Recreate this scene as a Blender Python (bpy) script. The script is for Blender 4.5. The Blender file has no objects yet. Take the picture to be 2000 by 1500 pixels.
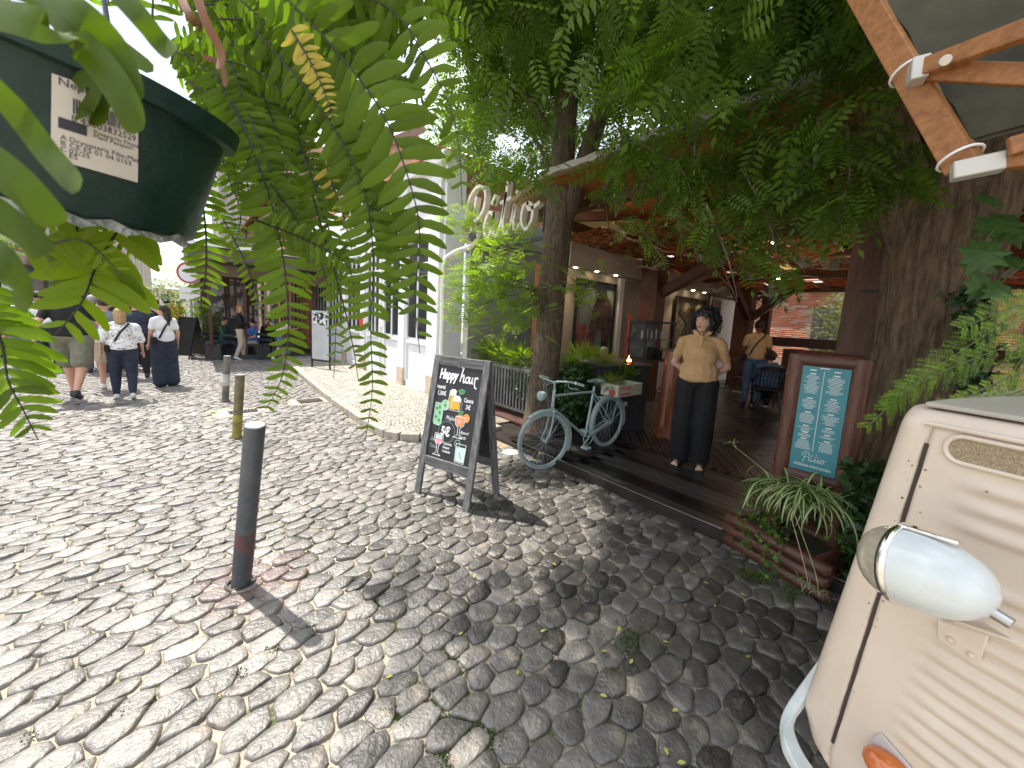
import bpy, bmesh, math, random, time
import numpy as np
from mathutils import Vector, Matrix, Euler
T0=time.time()
random.seed(7); rng=np.random.default_rng(7)
scene=bpy.context.scene
R=math.radians
# ---------------------------------------------------------------- camera
F_=751.;CX=1000.;CY=717.;H=1.7
A_=R(40.2);P_=R(7.);RO=R(3.15)
fw=np.array([math.sin(A_)*math.cos(P_),math.cos(A_)*math.cos(P_),-math.sin(P_)])
_r0=np.array([math.cos(A_),-math.sin(A_),0.]);_u0=np.cross(_r0,fw)
rt=math.cos(RO)*_r0+math.sin(RO)*_u0;up=np.cross(rt,fw)
CAM=np.array([0,0,H])
cd=bpy.data.cameras.new('camera');co=bpy.data.objects.new('camera',cd);scene.collection.objects.link(co)
co.matrix_world=Matrix(((rt[0],up[0],-fw[0],0),(rt[1],up[1],-fw[1],0),(rt[2],up[2],-fw[2],H),(0,0,0,1)))
cd.sensor_width=36;cd.lens=F_/2000*36;cd.shift_y=-(750-CY)/2000;cd.clip_end=2000;cd.clip_start=.01
cd.dof.use_dof=True;cd.dof.focus_distance=3.6;cd.dof.aperture_fstop=8.5
scene.camera=co
# ---------------------------------------------------------------- sky, sun, exposure
w=bpy.data.worlds.new("World");scene.world=w;w.use_nodes=True
nt=w.node_tree;N=nt.nodes;L=nt.links
bg=N['Background'];sky=N.new('ShaderNodeTexSky');sky.sky_type='NISHITA';sky.sun_disc=False
SUN_EL=R(62);SUN_AZ=R(-18)      # azimuth from +Y towards +X
sky.sun_elevation=SUN_EL;sky.sun_rotation=SUN_AZ;sky.air_density=1.2;sky.dust_density=2.5
tc=N.new('ShaderNodeTexCoord');mp=N.new('ShaderNodeMapping');mp.inputs['Scale'].default_value=(1,1,3.2)
no=N.new('ShaderNodeTexNoise');no.inputs['Scale'].default_value=2.6;no.inputs['Detail'].default_value=9;no.inputs['Roughness'].default_value=.62
rp=N.new('ShaderNodeValToRGB');rp.color_ramp.elements[0].position=.38;rp.color_ramp.elements[1].position=.58
mx=N.new('ShaderNodeMixRGB');mx.inputs[2].default_value=(10.5,10.8,11.4,1)
L.new(tc.outputs['Generated'],mp.inputs[0]);L.new(mp.outputs[0],no.inputs[0]);L.new(no.outputs[0],rp.inputs[0])
L.new(rp.outputs[0],mx.inputs[0]);L.new(sky.outputs[0],mx.inputs[1]);L.new(mx.outputs[0],bg.inputs[0])
bg.inputs[1].default_value=.11
sd=bpy.data.lights.new('sun','SUN');sd.energy=4.0;sd.angle=R(.8);sd.color=(1,.94,.85)
so=bpy.data.objects.new('sun',sd);scene.collection.objects.link(so)
sdir=Vector((math.sin(SUN_AZ)*math.cos(SUN_EL),math.cos(SUN_AZ)*math.cos(SUN_EL),math.sin(SUN_EL)))
so.rotation_euler=(-sdir).to_track_quat('-Z','Y').to_euler();so.location=(0,0,30)
vs=scene.view_settings;vs.view_transform='Standard';vs.look='None';vs.gamma=1;vs.exposure=1.0
try: vs.use_curve_mapping=False
except Exception: pass
# ---------------------------------------------------------------- helpers
def ray(x,y): return fw+rt*((x-CX)/F_)-up*((y-CY)/F_)
def onz(x,y,z=0.):
    d=ray(x,y);return Vector(CAM+d*((z-H)/d[2]))
def onx(x,y,X):
    d=ray(x,y);return Vector(CAM+d*(X/d[0]))
def ony(x,y,Y):
    d=ray(x,y);return Vector(CAM+d*(Y/d[1]))
def att(x,y,t): return Vector(CAM+ray(x,y)*t)
def proj(p):
    d=np.array(p)-CAM;z=d@fw;return CX+F_*(d@rt)/z,CY-F_*(d@up)/z,z
COL=scene.collection
MATS={}
def mat(name,c1=(.5,.5,.5),c2=None,scale=8.,rough=.6,bump=0.,bscale=None,stretch=None,metal=0.,spec=.5,
        trans=0.,emit=None,estr=0.,detail=5.,tone=None,coat=0.,alpha=None,ramp=(.35,.65),rvar=0.,obj=True,sheen=0.):
    if name in MATS: return MATS[name]
    m=bpy.data.materials.new(name);m.use_nodes=True;nt=m.node_tree;N=nt.nodes;L=nt.links
    b=N['Principled BSDF'];b.inputs['Roughness'].default_value=rough;b.inputs['Metallic'].default_value=metal
    b.inputs['Specular IOR Level'].default_value=spec;b.inputs['Coat Weight'].default_value=coat;b.inputs['Coat Roughness'].default_value=.15
    b.inputs['Base Color'].default_value=(*c1,1)
    col=None
    if c2 is not None or bump or rvar:
        tc=N.new('ShaderNodeTexCoord');mp=N.new('ShaderNodeMapping')
        if stretch: mp.inputs['Scale'].default_value=stretch
        L.new(tc.outputs['Object' if obj else 'Generated'],mp.inputs[0])
    if c2 is not None:
        no=N.new('ShaderNodeTexNoise');no.inputs['Scale'].default_value=scale;no.inputs['Detail'].default_value=detail;no.inputs['Roughness'].default_value=.6
        L.new(mp.outputs[0],no.inputs[0])
        r=N.new('ShaderNodeValToRGB');r.color_ramp.elements[0].position=ramp[0];r.color_ramp.elements[1].position=ramp[1]
        r.color_ramp.elements[0].color=(*c1,1);r.color_ramp.elements[1].color=(*c2,1)
        L.new(no.outputs[0],r.inputs[0]);col=r.outputs[0]
        if rvar:
            mr=N.new('ShaderNodeMapRange');mr.inputs[3].default_value=rough-rvar;mr.inputs[4].default_value=rough+rvar
            L.new(no.outputs[0],mr.inputs[0]);L.new(mr.outputs[0],b.inputs['Roughness'])
    if tone:
        at=N.new('ShaderNodeAttribute');at.attribute_name='tone'
        hs=N.new('ShaderNodeMixRGB');hs.blend_type='MULTIPLY';hs.inputs[0].default_value=1
        mr=N.new('ShaderNodeMapRange');mr.inputs[3].default_value=tone[0];mr.inputs[4].default_value=tone[1]
        L.new(at.outputs['Fac'],mr.inputs[0])
        if col is not None: L.new(col,hs.inputs[1])
        else: hs.inputs[1].default_value=(*c1,1)
        L.new(mr.outputs[0],hs.inputs[2]);col=hs.outputs[0]
    if col is not None: L.new(col,b.inputs['Base Color'])
    if bump:
        n2=N.new('ShaderNodeTexNoise');n2.inputs['Scale'].default_value=bscale or scale*3;n2.inputs['Detail'].default_value=6
        L.new(mp.outputs[0],n2.inputs[0]);bp=N.new('ShaderNodeBump');bp.inputs['Strength'].default_value=bump;bp.inputs['Distance'].default_value=.02
        L.new(n2.outputs[0],bp.inputs['Height']);L.new(bp.outputs[0],b.inputs['Normal'])
    if trans:
        lf_=any(k in name for k in ('leaf','ivy','spider','asparagus'));tint=(1.5,1.75,.5,1) if lf_ else (1.3,1.2,1.,1)
        t=N.new('ShaderNodeBsdfTranslucent');ms=N.new('ShaderNodeMixShader');ms.inputs[0].default_value=trans
        if col is not None:
            g=N.new('ShaderNodeMixRGB');g.blend_type='MULTIPLY';g.inputs[0].default_value=1;g.inputs[2].default_value=tint
            L.new(col,g.inputs[1]);L.new(g.outputs[0],t.inputs[0])
        else: t.inputs[0].default_value=(c1[0]*tint[0],c1[1]*tint[1],c1[2]*tint[2],1)
        L.new(b.outputs[0],ms.inputs[1]);L.new(t.outputs[0],ms.inputs[2]);L.new(ms.outputs[0],N['Material Output'].inputs[0])
    if emit is not None:
        b.inputs['Emission Color'].default_value=(*emit,1);b.inputs['Emission Strength'].default_value=estr
    if alpha is not None:
        b.inputs['Transmission Weight'].default_value=alpha;b.inputs['IOR'].default_value=1.2
    MATS[name]=m;return m
class G:      # group node: parents its parts
    pass
RM={}
def props(o,label=None,cat=None,group=None,kind=None):
    if label:o['label']=label
    if cat:o['category']=cat
    if group:o['group']=group
    if kind:o['kind']=kind
    return o
def thing(name,label,cat,loc=(0,0,0),rotz=0.,group=None,kind=None,parent=None):
    o=bpy.data.objects.new(name,None);COL.objects.link(o);o.empty_display_size=.1
    o.location=loc;o.rotation_euler=(0,0,rotz)
    M=Matrix.Translation(Vector(loc))@Matrix.Rotation(rotz,4,'Z')
    RM[o]=M
    if parent: o.parent=parent
    return props(o,label,cat,group,kind)
class MB:
    def __init__(s): s.v=[];s.f=[]
    def add(s,vs,fs):
        n=len(s.v);s.v.extend([tuple(v) for v in vs]);s.f.extend([tuple(i+n for i in f) for f in fs]);return s
    def box(s,c,d,rz=0.,M=None,taper=1.):
        hx,hy,hz=d[0]/2,d[1]/2,d[2]/2
        vs=[Vector((x*hx*(taper if z>0 else 1),y*hy*(taper if z>0 else 1),z*hz)) for z in(-1,1) for y in(-1,1) for x in(-1,1)]
        m=Matrix.Translation(Vector(c))@(M if M is not None else Matrix.Rotation(rz,4,'Z'))
        return s.add([m@v for v in vs],[(0,2,3,1),(4,5,7,6),(0,1,5,4),(2,6,7,3),(0,4,6,2),(1,3,7,5)])
    def beam(s,p0,p1,wd,ht,upv=(0,0,1)):
        p0=Vector(p0);p1=Vector(p1);d=(p1-p0);l=d.length;d.normalize();u=Vector(upv)
        if abs(d.dot(u))>.98:u=Vector((0,1,0))
        x=d.cross(u).normalized();u=x.cross(d)
        M=Matrix((( x.x,d.x,u.x,0),(x.y,d.y,u.y,0),(x.z,d.z,u.z,0),(0,0,0,1)))
        return s.box((p0+p1)/2,(wd,l,ht),M=M)
    def tube(s,pts,rad,n=10,cap=True,flat=1.):
        pts=[Vector(p) for p in pts];k=len(pts)
        if not hasattr(rad,'__len__'): rad=[rad]*k
        vs=[];fs=[];ref=None
        for i,p in enumerate(pts):
            d=(pts[min(i+1,k-1)]-pts[max(i-1,0)]).normalized()
            if ref is None:
                ref=Vector((0,0,1)) if abs(d.z)<.9 else Vector((1,0,0))
            x=(ref-d*ref.dot(d)).normalized();ref=x;y=d.cross(x)
            for j in range(n):
                a=2*math.pi*j/n;vs.append(p+(x*math.cos(a)*flat+y*math.sin(a))*rad[i])
        for i in range(k-1):
            for j in range(n):
                a=i*n+j;b=i*n+(j+1)%n;fs.append((a,b,b+n,a+n))
        if cap: fs.append(tuple(range(n-1,-1,-1)));fs.append(tuple((k-1)*n+j for j in range(n)))
        return s.add(vs,fs)
    def cyl(s,p0,p1,r0,r1=None,n=16): return s.tube([p0,p1],[r0,r1 if r1 is not None else r0],n)
    def ring(s,c,R_,r,ax=(0,0,1),n=40,m=8,fr=1.):
        ax=Vector(ax).normalized();x=ax.orthogonal().normalized();y=ax.cross(x);vs=[];fs=[];c=Vector(c)
        for i in range(n):
            a=2*math.pi*i/n;d=x*math.cos(a)+y*math.sin(a)
            for j in range(m):
                b=2*math.pi*j/m;vs.append(c+d*(R_+r*math.cos(b))+ax*(r*fr*math.sin(b)))
        for i in range(n):
            for j in range(m): fs.append((i*m+j,((i+1)%n)*m+j,((i+1)%n)*m+(j+1)%m,i*m+(j+1)%m))
        return s.add(vs,fs)
    def lathe(s,prof,c=(0,0,0),ax=(0,0,1),n=24):
        ax=Vector(ax).normalized();x=ax.orthogonal().normalized();y=ax.cross(x);c=Vector(c);vs=[];fs=[]
        for (r,h) in prof:
            for j in range(n):
                a=2*math.pi*j/n;vs.append(c+ax*h+(x*math.cos(a)+y*math.sin(a))*r)
        for i in range(len(prof)-1):
            for j in range(n):
                a=i*n+j;b=i*n+(j+1)%n;fs.append((a,b,b+n,a+n))
        fs.append(tuple(range(n-1,-1,-1)));fs.append(tuple((len(prof)-1)*n+j for j in range(n)))
        return s.add(vs,fs)
    def ell(s,c,r,M=None,n=14,m=9):
        vs=[];fs=[];c=Vector(c)
        for i in range(m+1):
            t=math.pi*i/m
            for j in range(n):
                a=2*math.pi*j/n;v=Vector((r[0]*math.sin(t)*math.cos(a),r[1]*math.sin(t)*math.sin(a),r[2]*math.cos(t)))
                vs.append(c+(M@v if M is not None else v))
        for i in range(m):
            for j in range(n):
                a=i*n+j;b=i*n+(j+1)%n;fs.append((a,a+n,b+n,b))
        return s.add(vs,fs)
    def caps(s,p0,p1,r0,r1,n=12):
        s.ell(p0,(r0,)*3,n=n,m=8);s.ell(p1,(r1,)*3,n=n,m=8)
        if (Vector(p1)-Vector(p0)).length>1e-4:s.tube([p0,p1],[r0*.995,r1*.995],n)
        return s
    def quad(s,a,b,c,d): return s.add([a,b,c,d],[(0,1,2,3)])
    def prism(s,poly,z0,z1):
        n=len(poly);vs=[(p[0],p[1],z0) for p in poly]+[(p[0],p[1],z1) for p in poly]
        return s.add(vs,[tuple(range(n-1,-1,-1)),tuple(range(n,2*n))]+[(i,(i+1)%n,(i+1)%n+n,i+n) for i in range(n)])
    def slab(s,pts,off):   # planar polygon with thickness vector
        n=len(pts);off=Vector(off);vs=[Vector(p) for p in pts]+[Vector(p)+off for p in pts]
        return s.add(vs,[tuple(range(n-1,-1,-1)),tuple(range(n,2*n))]+[(i,(i+1)%n,(i+1)%n+n,i+n) for i in range(n)])
    def build(s,name,m,parent=None,smooth=False,bevel=0.,world=False,label=None,cat=None,group=None,kind=None,mods=None,local=None):
        me=bpy.data.meshes.new(name)
        vs=s.v
        M=RM.get(parent) if parent is not None else None
        if world and M is not None:
            Mi=M.inverted();vs=[tuple(Mi@Vector(v)) for v in vs]
        loc=None
        if local: loc=Vector(local);vs=[tuple(Vector(v)-loc) for v in vs]
        me.from_pydata(vs,[],s.f);me.validate(verbose=False)
        if smooth: me.polygons.foreach_set('use_smooth',[True]*len(me.polygons))
        if m is not None:
            for q in (m if isinstance(m,(list,tuple)) else [m]): me.materials.append(q)
        o=bpy.data.objects.new(name,me);COL.objects.link(o)
        if loc is not None:o.location=loc
        if parent is not None:o.parent=parent
        if M is not None:RM[o]=M@(Matrix.Translation(loc) if loc is not None else Matrix())
        else: RM[o]=Matrix.Translation(loc) if loc is not None else Matrix()
        if bevel:
            b=o.modifiers.new('b','BEVEL');b.width=bevel;b.segments=2;b.limit_method='ANGLE';b.angle_limit=R(40)
            me.polygons.foreach_set('use_smooth',[True]*len(me.polygons))
            try: me.set_sharp_from_angle(angle=R(50))
            except Exception: pass
        elif smooth:
            try: me.set_sharp_from_angle(angle=R(48))
            except Exception: pass
        return props(o,label,cat,group,kind)
def fuse(mb,name,m,parent,vox=.012,smooth=6,world=False,noise=0.,nscale=.05,**k):
    o=mb.build(name,m,parent,world=world,smooth=True,**k)
    md=o.modifiers.new('r','REMESH');md.mode='VOXEL';md.voxel_size=vox;md.use_smooth_shade=True
    s=o.modifiers.new('s','SMOOTH');s.factor=.5;s.iterations=smooth
    if noise:
        t=bpy.data.textures.new('n','CLOUDS');t.noise_scale=nscale
        d=o.modifiers.new('d','DISPLACE');d.texture=t;d.strength=noise;d.mid_level=.5
    dg=bpy.context.evaluated_depsgraph_get();me=bpy.data.meshes.new_from_object(o.evaluated_get(dg))
    o.modifiers.clear();o.data=me
    if not me.materials:me.materials.append(m)
    me.polygons.foreach_set('use_smooth',[True]*len(me.polygons))
    return o
def npmesh(name,V,Fq,m,parent=None,smooth=False,tone=None,kind=None,k=4,label=None,cat=None,group=None):
    me=bpy.data.meshes.new(name);V=np.asarray(V,dtype=np.float32);Fq=np.asarray(Fq,dtype=np.int32)
    nf=len(Fq);me.vertices.add(len(V));me.vertices.foreach_set('co',V.ravel())
    me.loops.add(nf*k);me.loops.foreach_set('vertex_index',Fq.ravel())
    me.polygons.add(nf);me.polygons.foreach_set('loop_start',np.arange(nf,dtype=np.int32)*k)
    me.update(calc_edges=True)
    if smooth: me.polygons.foreach_set('use_smooth',np.ones(nf,dtype=bool))
    if tone is not None:
        a=me.attributes.new('tone','FLOAT','POINT');a.data.foreach_set('value',np.asarray(tone,dtype=np.float32))
    me.materials.append(m);o=bpy.data.objects.new(name,me);COL.objects.link(o)
    if parent is not None:o.parent=parent
    return props(o,label,cat,group,kind)
def dup(root,loc=None,rotz=None,label=None,group=None,name=None):
    c=root.copy();COL.objects.link(c)
    if loc is not None:c.location=loc
    if rotz is not None:c.rotation_euler=(0,0,rotz)
    if label:c['label']=label
    if group:c['group']=group
    RM[c]=Matrix.Translation(c.location)@Matrix.Rotation(c.rotation_euler.z,4,'Z')
    for ch in list(root.children):
        d=ch.copy();COL.objects.link(d);d.parent=c
        for g in list(ch.children):
            e=g.copy();COL.objects.link(e);e.parent=d
    return c
def text(body,size,o,rv,uv,m,parent,name='lettering',ext=.0006,shear=0.,off=0.,align='LEFT',sx=1.,label=None,spacing=1.):
    cu=bpy.data.curves.new(name,'FONT');cu.body=body;cu.size=size;cu.extrude=ext;cu.shear=shear;cu.offset=off;cu.align_x=align;cu.space_character=spacing
    cu.resolution_u=2
    t=bpy.data.objects.new(name,cu);COL.objects.link(t)
    dg=bpy.context.evaluated_depsgraph_get();me=bpy.data.meshes.new_from_object(t.evaluated_get(dg))
    bpy.data.objects.remove(t)
    rv=Vector(rv).normalized();uv=Vector(uv).normalized();nv=rv.cross(uv).normalized();uv=nv.cross(rv)
    M=Matrix(((rv.x*sx,uv.x,nv.x,o[0]),(rv.y*sx,uv.y,nv.y,o[1]),(rv.z*sx,uv.z,nv.z,o[2]),(0,0,0,1)))
    if parent is not None: M=RM[parent].inverted()@M
    me.transform(M);me.materials.clear();me.materials.append(m)
    ob=bpy.data.objects.new(name,me);COL.objects.link(ob)
    if parent is not None:ob.parent=parent
    RM[ob]=RM.get(parent,Matrix())
    if label:ob['label']=label
    return ob
def bez(P,n=12):
    P=[Vector(p) for p in P];out=[]
    k=len(P)
    for i in range(k-1):
        p0=P[max(i-1,0)];p1=P[i];p2=P[i+1];p3=P[min(i+2,k-1)]
        for j in range(n):
            t=j/n;out.append(.5*((2*p1)+(p2-p0)*t+(2*p0-5*p1+4*p2-p3)*t*t+(3*p1-p0-3*p2+p3)*t*t*t))
    out.append(P[-1]);return out
def share(o,parent,M,name):
    c=bpy.data.objects.new(name,o);COL.objects.link(c);c.parent=parent;c.matrix_local=M;return c
# ================================================================ MATERIALS
def stone_mat():
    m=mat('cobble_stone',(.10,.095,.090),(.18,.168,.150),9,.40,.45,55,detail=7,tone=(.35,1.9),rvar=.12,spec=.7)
    nt=m.node_tree;N=nt.nodes;L=nt.links;b=N['Principled BSDF']
    # worn sand-coloured scabs and old red paint round the first bollard
    tc=N.new('ShaderNodeTexCoord');n=N.new('ShaderNodeTexNoise');n.inputs['Scale'].default_value=9;n.inputs['Detail'].default_value=7
    L.new(tc.outputs['Object'],n.inputs[0]);r=N.new('ShaderNodeValToRGB');r.color_ramp.elements[0].position=.6;r.color_ramp.elements[1].position=.68
    L.new(n.outputs[0],r.inputs[0]);mx=N.new('ShaderNodeMixRGB');mx.inputs[2].default_value=(.27,.225,.18,1)
    src=b.inputs['Base Color'].links[0].from_socket
    mu=N.new('ShaderNodeMath');mu.operation='MULTIPLY';mu.inputs[1].default_value=.75
    L.new(r.outputs[0],mu.inputs[0]);L.new(mu.outputs[0],mx.inputs[0]);L.new(src,mx.inputs[1])
    L.new(paint_mask(nt,mx.outputs[0],tc),b.inputs['Base Color'])
    return m
def paint_mask(nt,src,tc):
    N=nt.nodes;L=nt.links
    v=N.new('ShaderNodeVectorMath');v.operation='DISTANCE';v.inputs[1].default_value=(.27,2.66,0)
    L.new(tc.outputs['Object'],v.inputs[0]);n=N.new('ShaderNodeTexNoise');n.inputs['Scale'].default_value=11;n.inputs['Detail'].default_value=4
    L.new(tc.outputs['Object'],n.inputs[0])
    a=N.new('ShaderNodeMath');a.operation='MULTIPLY_ADD';a.inputs[1].default_value=.9;L.new(n.outputs[0],a.inputs[0]);L.new(v.outputs['Value'],a.inputs[2])
    mr=N.new('ShaderNodeMapRange');mr.inputs[1].default_value=.62;mr.inputs[2].default_value=.76;mr.inputs[3].default_value=.14;mr.inputs[4].default_value=0
    L.new(a.outputs[0],mr.inputs[0]);mx=N.new('ShaderNodeMixRGB');mx.inputs[2].default_value=(.36,.09,.075,1)
    L.new(mr.outputs[0],mx.inputs[0]);L.new(src,mx.inputs[1]);return mx.outputs[0]
M_STONE=stone_mat()
def mortar_mat():
    m=mat('sandy_joint',(.33,.285,.215),(.54,.47,.37),14,.95,.8,90)
    nt=m.node_tree;N=nt.nodes;L=nt.links;b=N['Principled BSDF'];tc=N.new('ShaderNodeTexCoord')
    n=N.new('ShaderNodeTexNoise');n.inputs['Scale'].default_value=1.7;n.inputs['Detail'].default_value=9;n.inputs['Roughness'].default_value=.75
    L.new(tc.outputs['Object'],n.inputs[0]);r=N.new('ShaderNodeValToRGB');r.color_ramp.elements[0].position=.53;r.color_ramp.elements[1].position=.6
    L.new(n.outputs[0],r.inputs[0]);mx=N.new('ShaderNodeMixRGB');mx.inputs[2].default_value=(.07,.105,.03,1)
    L.new(r.outputs[0],mx.inputs[0]);L.new(b.inputs['Base Color'].links[0].from_socket,mx.inputs[1])
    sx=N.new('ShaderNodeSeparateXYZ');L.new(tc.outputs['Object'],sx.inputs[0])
    # joints darker and slightly greyer towards the deck, sand-coloured towards the street
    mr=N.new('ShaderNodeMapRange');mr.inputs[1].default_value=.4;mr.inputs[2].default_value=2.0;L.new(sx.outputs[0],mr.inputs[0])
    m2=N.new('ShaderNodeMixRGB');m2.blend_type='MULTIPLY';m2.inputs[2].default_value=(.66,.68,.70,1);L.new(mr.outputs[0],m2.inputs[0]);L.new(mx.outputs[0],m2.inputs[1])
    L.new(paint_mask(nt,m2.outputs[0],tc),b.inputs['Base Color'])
    return m
M_MORTAR=mortar_mat()
def far_street():
    m=bpy.data.materials.new('far_cobbles');m.use_nodes=True;nt=m.node_tree;N=nt.nodes;L=nt.links;b=N['Principled BSDF'];b.inputs['Roughness'].default_value=.5
    tc=N.new('ShaderNodeTexCoord');mp=N.new('ShaderNodeMapping');mp.inputs['Scale'].default_value=(6.2,8.5,1);L.new(tc.outputs['Object'],mp.inputs[0])
    v=N.new('ShaderNodeTexVoronoi');v.feature='DISTANCE_TO_EDGE';L.new(mp.outputs[0],v.inputs[0]);v.inputs['Scale'].default_value=1
    r=N.new('ShaderNodeValToRGB');r.color_ramp.elements[0].color=(.25,.21,.16,1);r.color_ramp.elements[1].color=(.15,.15,.155,1);r.color_ramp.elements[0].position=.03;r.color_ramp.elements[1].position=.12
    L.new(v.outputs[0],r.inputs[0]);L.new(r.outputs[0],b.inputs['Base Color'])
    bp=N.new('ShaderNodeBump');bp.inputs['Strength'].default_value=.7;bp.inputs['Distance'].default_value=.03;L.new(v.outputs[0],bp.inputs['Height']);L.new(bp.outputs[0],b.inputs['Normal']);return m
M_FAR=far_street()
M_LIME=mat('limestone_sett',(.33,.305,.25),(.52,.49,.42),30,.6,.3,80,tone=(.65,1.2))
M_KERB=mat('kerb_limestone',(.26,.23,.19),(.42,.38,.32),9,.75,.4,50)
M_PAVBASE=mat('pavement_sand',(.2,.17,.12),(.33,.28,.21),20,.95,.4)
M_DECK=mat('dark_deck_wood',(.011,.010,.0095),(.042,.038,.036),7,.30,.12,9,stretch=(2.2,1.1,1),rvar=.1,spec=.7,tone=(.25,2.6))
for _n in M_DECK.node_tree.nodes:
    if _n.type=='ATTRIBUTE':
        _oi=M_DECK.node_tree.nodes.new('ShaderNodeObjectInfo');M_DECK.node_tree.links.new(_oi.outputs['Random'],_n.outputs['Fac'].links[0].to_socket);break
M_DECKX=M_DECK
M_FASCIA=mat('deck_fascia',(.012,.009,.008),(.03,.022,.018),4,.5,.2)
M_STEEL=mat('brushed_steel',(.5,.5,.5),rough=.35,metal=1)
M_IRON=mat('cast_iron',(.05,.045,.04),(.11,.1,.09),30,.6,.3,metal=.6)
M_WHITEWALL=mat('white_painted_wall',(.70,.71,.74),(.78,.79,.82),2.5,.75,.12,40)
M_WHITEPAINT=mat('white_gloss_paint',(.76,.77,.79),rough=.4)
M_GREYWALL=mat('grey_green_wall',(.24,.25,.23),(.31,.32,.295),3,.85,.1,60)
M_BEIGE=mat('beige_plaster',(.45,.40,.34),(.52,.47,.40),2,.85,.05,60)
M_SOFFIT=mat('soffit_cream',(.5,.46,.4),rough=.8)
M_STONEB=mat('beige_stone_base',(.46,.36,.27),(.6,.5,.4),6,.8,.3,40)
M_BRICK=mat('red_brick',(.30,.085,.045),(.44,.16,.09),3,.85,.4,50,tone=(.75,1.2))
M_MORT2=mat('brick_mortar',(.33,.23,.18),rough=.95)
M_BROWN=mat('brown_stained_timber',(.055,.017,.010),(.12,.04,.022),6,.42,.3,20,stretch=(6,6,.7))
M_POST=mat('rough_brown_column',(.075,.036,.024),(.14,.07,.048),5,.6,.35,20,stretch=(6,6,.7))
M_LOG=mat('varnished_log',(.075,.026,.015),(.15,.056,.032),7,.38,.35,18,stretch=(7,7,.9),coat=.25)
M_LOGH=mat('varnished_log_lying',(.06,.022,.013),(.125,.046,.028),7,.4,.35,18,stretch=(6,.9,7),coat=.2)
M_OAK=mat('honey_larch',(.22,.085,.022),(.34,.145,.045),5,.48,.2,30,stretch=(1.2,10,10))
M_ORANGE=mat('orange_canvas',(.42,.16,.045),(.55,.23,.075),3,.85,.15,90,trans=.45)
def reed():
    m=mat('woven_reed_mat',(.05,.012,.003),(.70,.34,.13),26,.8,.8,50,stretch=(1,.3,1),trans=.5,detail=6,ramp=(.40,.56))
    return m
M_REED=reed()
M_FRINGE=mat('pale_reed_fringe',(.6,.48,.38),rough=.8)
M_BLACK=mat('black_paint',(.012,.012,.013),rough=.5)
M_DARK=mat('charcoal_metal',(.035,.04,.045),(.06,.065,.07),8,.45,.1)
M_GLASS=mat('clear_glass',(.9,.93,.93),rough=.03,alpha=1.)
M_DGLASS=mat('dark_window_glass',(.03,.035,.04),rough=.08,spec=.9)
M_BARK=mat('furrowed_bark',(.06,.044,.03),(.17,.13,.09),7,.9,1.0,22,stretch=(5,5,.9),detail=9)
M_BARK2=mat('old_plane_bark',(.085,.058,.036),(.25,.185,.12),6,.9,1.0,16,stretch=(5,5,.8),detail=9)
M_LEAF=mat('robinia_leaf',(.10,.165,.02),tone=(.5,1.6),rough=.5,trans=.5)
M_LEAFY=mat('young_leaf',(.19,.27,.03),tone=(.6,1.4),rough=.5,trans=.5)
M_FERN=mat('fern_leaf',(.11,.175,.015),tone=(.6,1.35),rough=.5,trans=.48,spec=.3)
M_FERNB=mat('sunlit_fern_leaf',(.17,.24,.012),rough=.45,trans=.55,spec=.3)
M_FERNY=mat('yellowing_fern_leaf',(.42,.33,.07),rough=.6,trans=.3)
M_DRY=mat('dry_brown_leaf',(.16,.07,.03),rough=.8)
M_RACH=mat('dark_leaf_stalk',(.016,.012,.008),rough=.5)
M_STEMG=mat('green_stem',(.09,.12,.03),rough=.6)
M_IVY=mat('ivy_leaf',(.025,.07,.014),tone=(.5,1.9),rough=.4,trans=.2)
M_MOSS=mat('moss',(.07,.11,.02),tone=(.6,1.3),rough=.9)
M_SKIN=mat('skin',(.50,.27,.18),(.55,.31,.22),20,.5)
M_SKINW=mat('light_warm_skin',(.62,.37,.26),(.66,.41,.30),20,.45)
M_SKIN2=mat('tanned_skin',(.42,.22,.14),rough=.5)
M_SKIN3=mat('brown_skin',(.16,.075,.045),rough=.5)

# ================================================================ STREET
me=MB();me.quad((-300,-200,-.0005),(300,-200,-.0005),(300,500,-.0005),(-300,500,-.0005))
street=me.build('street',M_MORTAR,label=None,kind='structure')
STX0,STX1,STY0,STY1=-9.5,3.5,-1.0,15.
fa=MB()
fa.quad((-10,15,.004),(3.75,15,.004),(3.75,130,.004),(-10,130,.004))
fa.build('far_paving',M_FAR,kind='structure')
def clip(poly,nx,ny,c):
    out=[];n=len(poly)
    for i in range(n):
        a=poly[i];b=poly[(i+1)%n];da=a[0]*nx+a[1]*ny-c;db=b[0]*nx+b[1]*ny-c
        if da<=0: out.append(a)
        if (da<0)!=(db<0) and abs(da-db)>1e-12:
            t=da/(da-db);out.append((a[0]+(b[0]-a[0])*t,a[1]+(b[1]-a[1])*t))
    return out
def kerb_x(y):   # outer line of the kerb
    if y<4.5: return 99
    return np.interp(y,[4.5,4.65,4.9,5.3,6.5,10.3,14,20],[2.75,2.3,2.02,1.93,1.93,2.06,2.2,2.4])
def blocked(x,y):
    if y<4.45: return x>3.28
    if y>4.45 and x>kerb_x(y)-.03: return True
    return False
holes=[(Vector((1.67,7.7)),.42),(Vector((.55,7.35)),.45)]
a_,b_=.172,.112
nu=int((STX1-STX0)/a_)+2;nv=int((STY1-STY0)/b_)+2
S=np.zeros((nv,nu,2))
for j in range(nv):
    for i in range(nu):
        S[j,i]=(i+.5*(j%2)+rng.uniform(-.33,.33),j+rng.uniform(-.27,.27))
def toworld(u,v):
    x=STX0+u*a_;y=STY0+v*b_
    # gentle drift of the courses
    return x,y+.10*math.sin(x*.9)+.05*math.sin(x*2.3+y)+.3*(x-1)*.25
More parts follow.
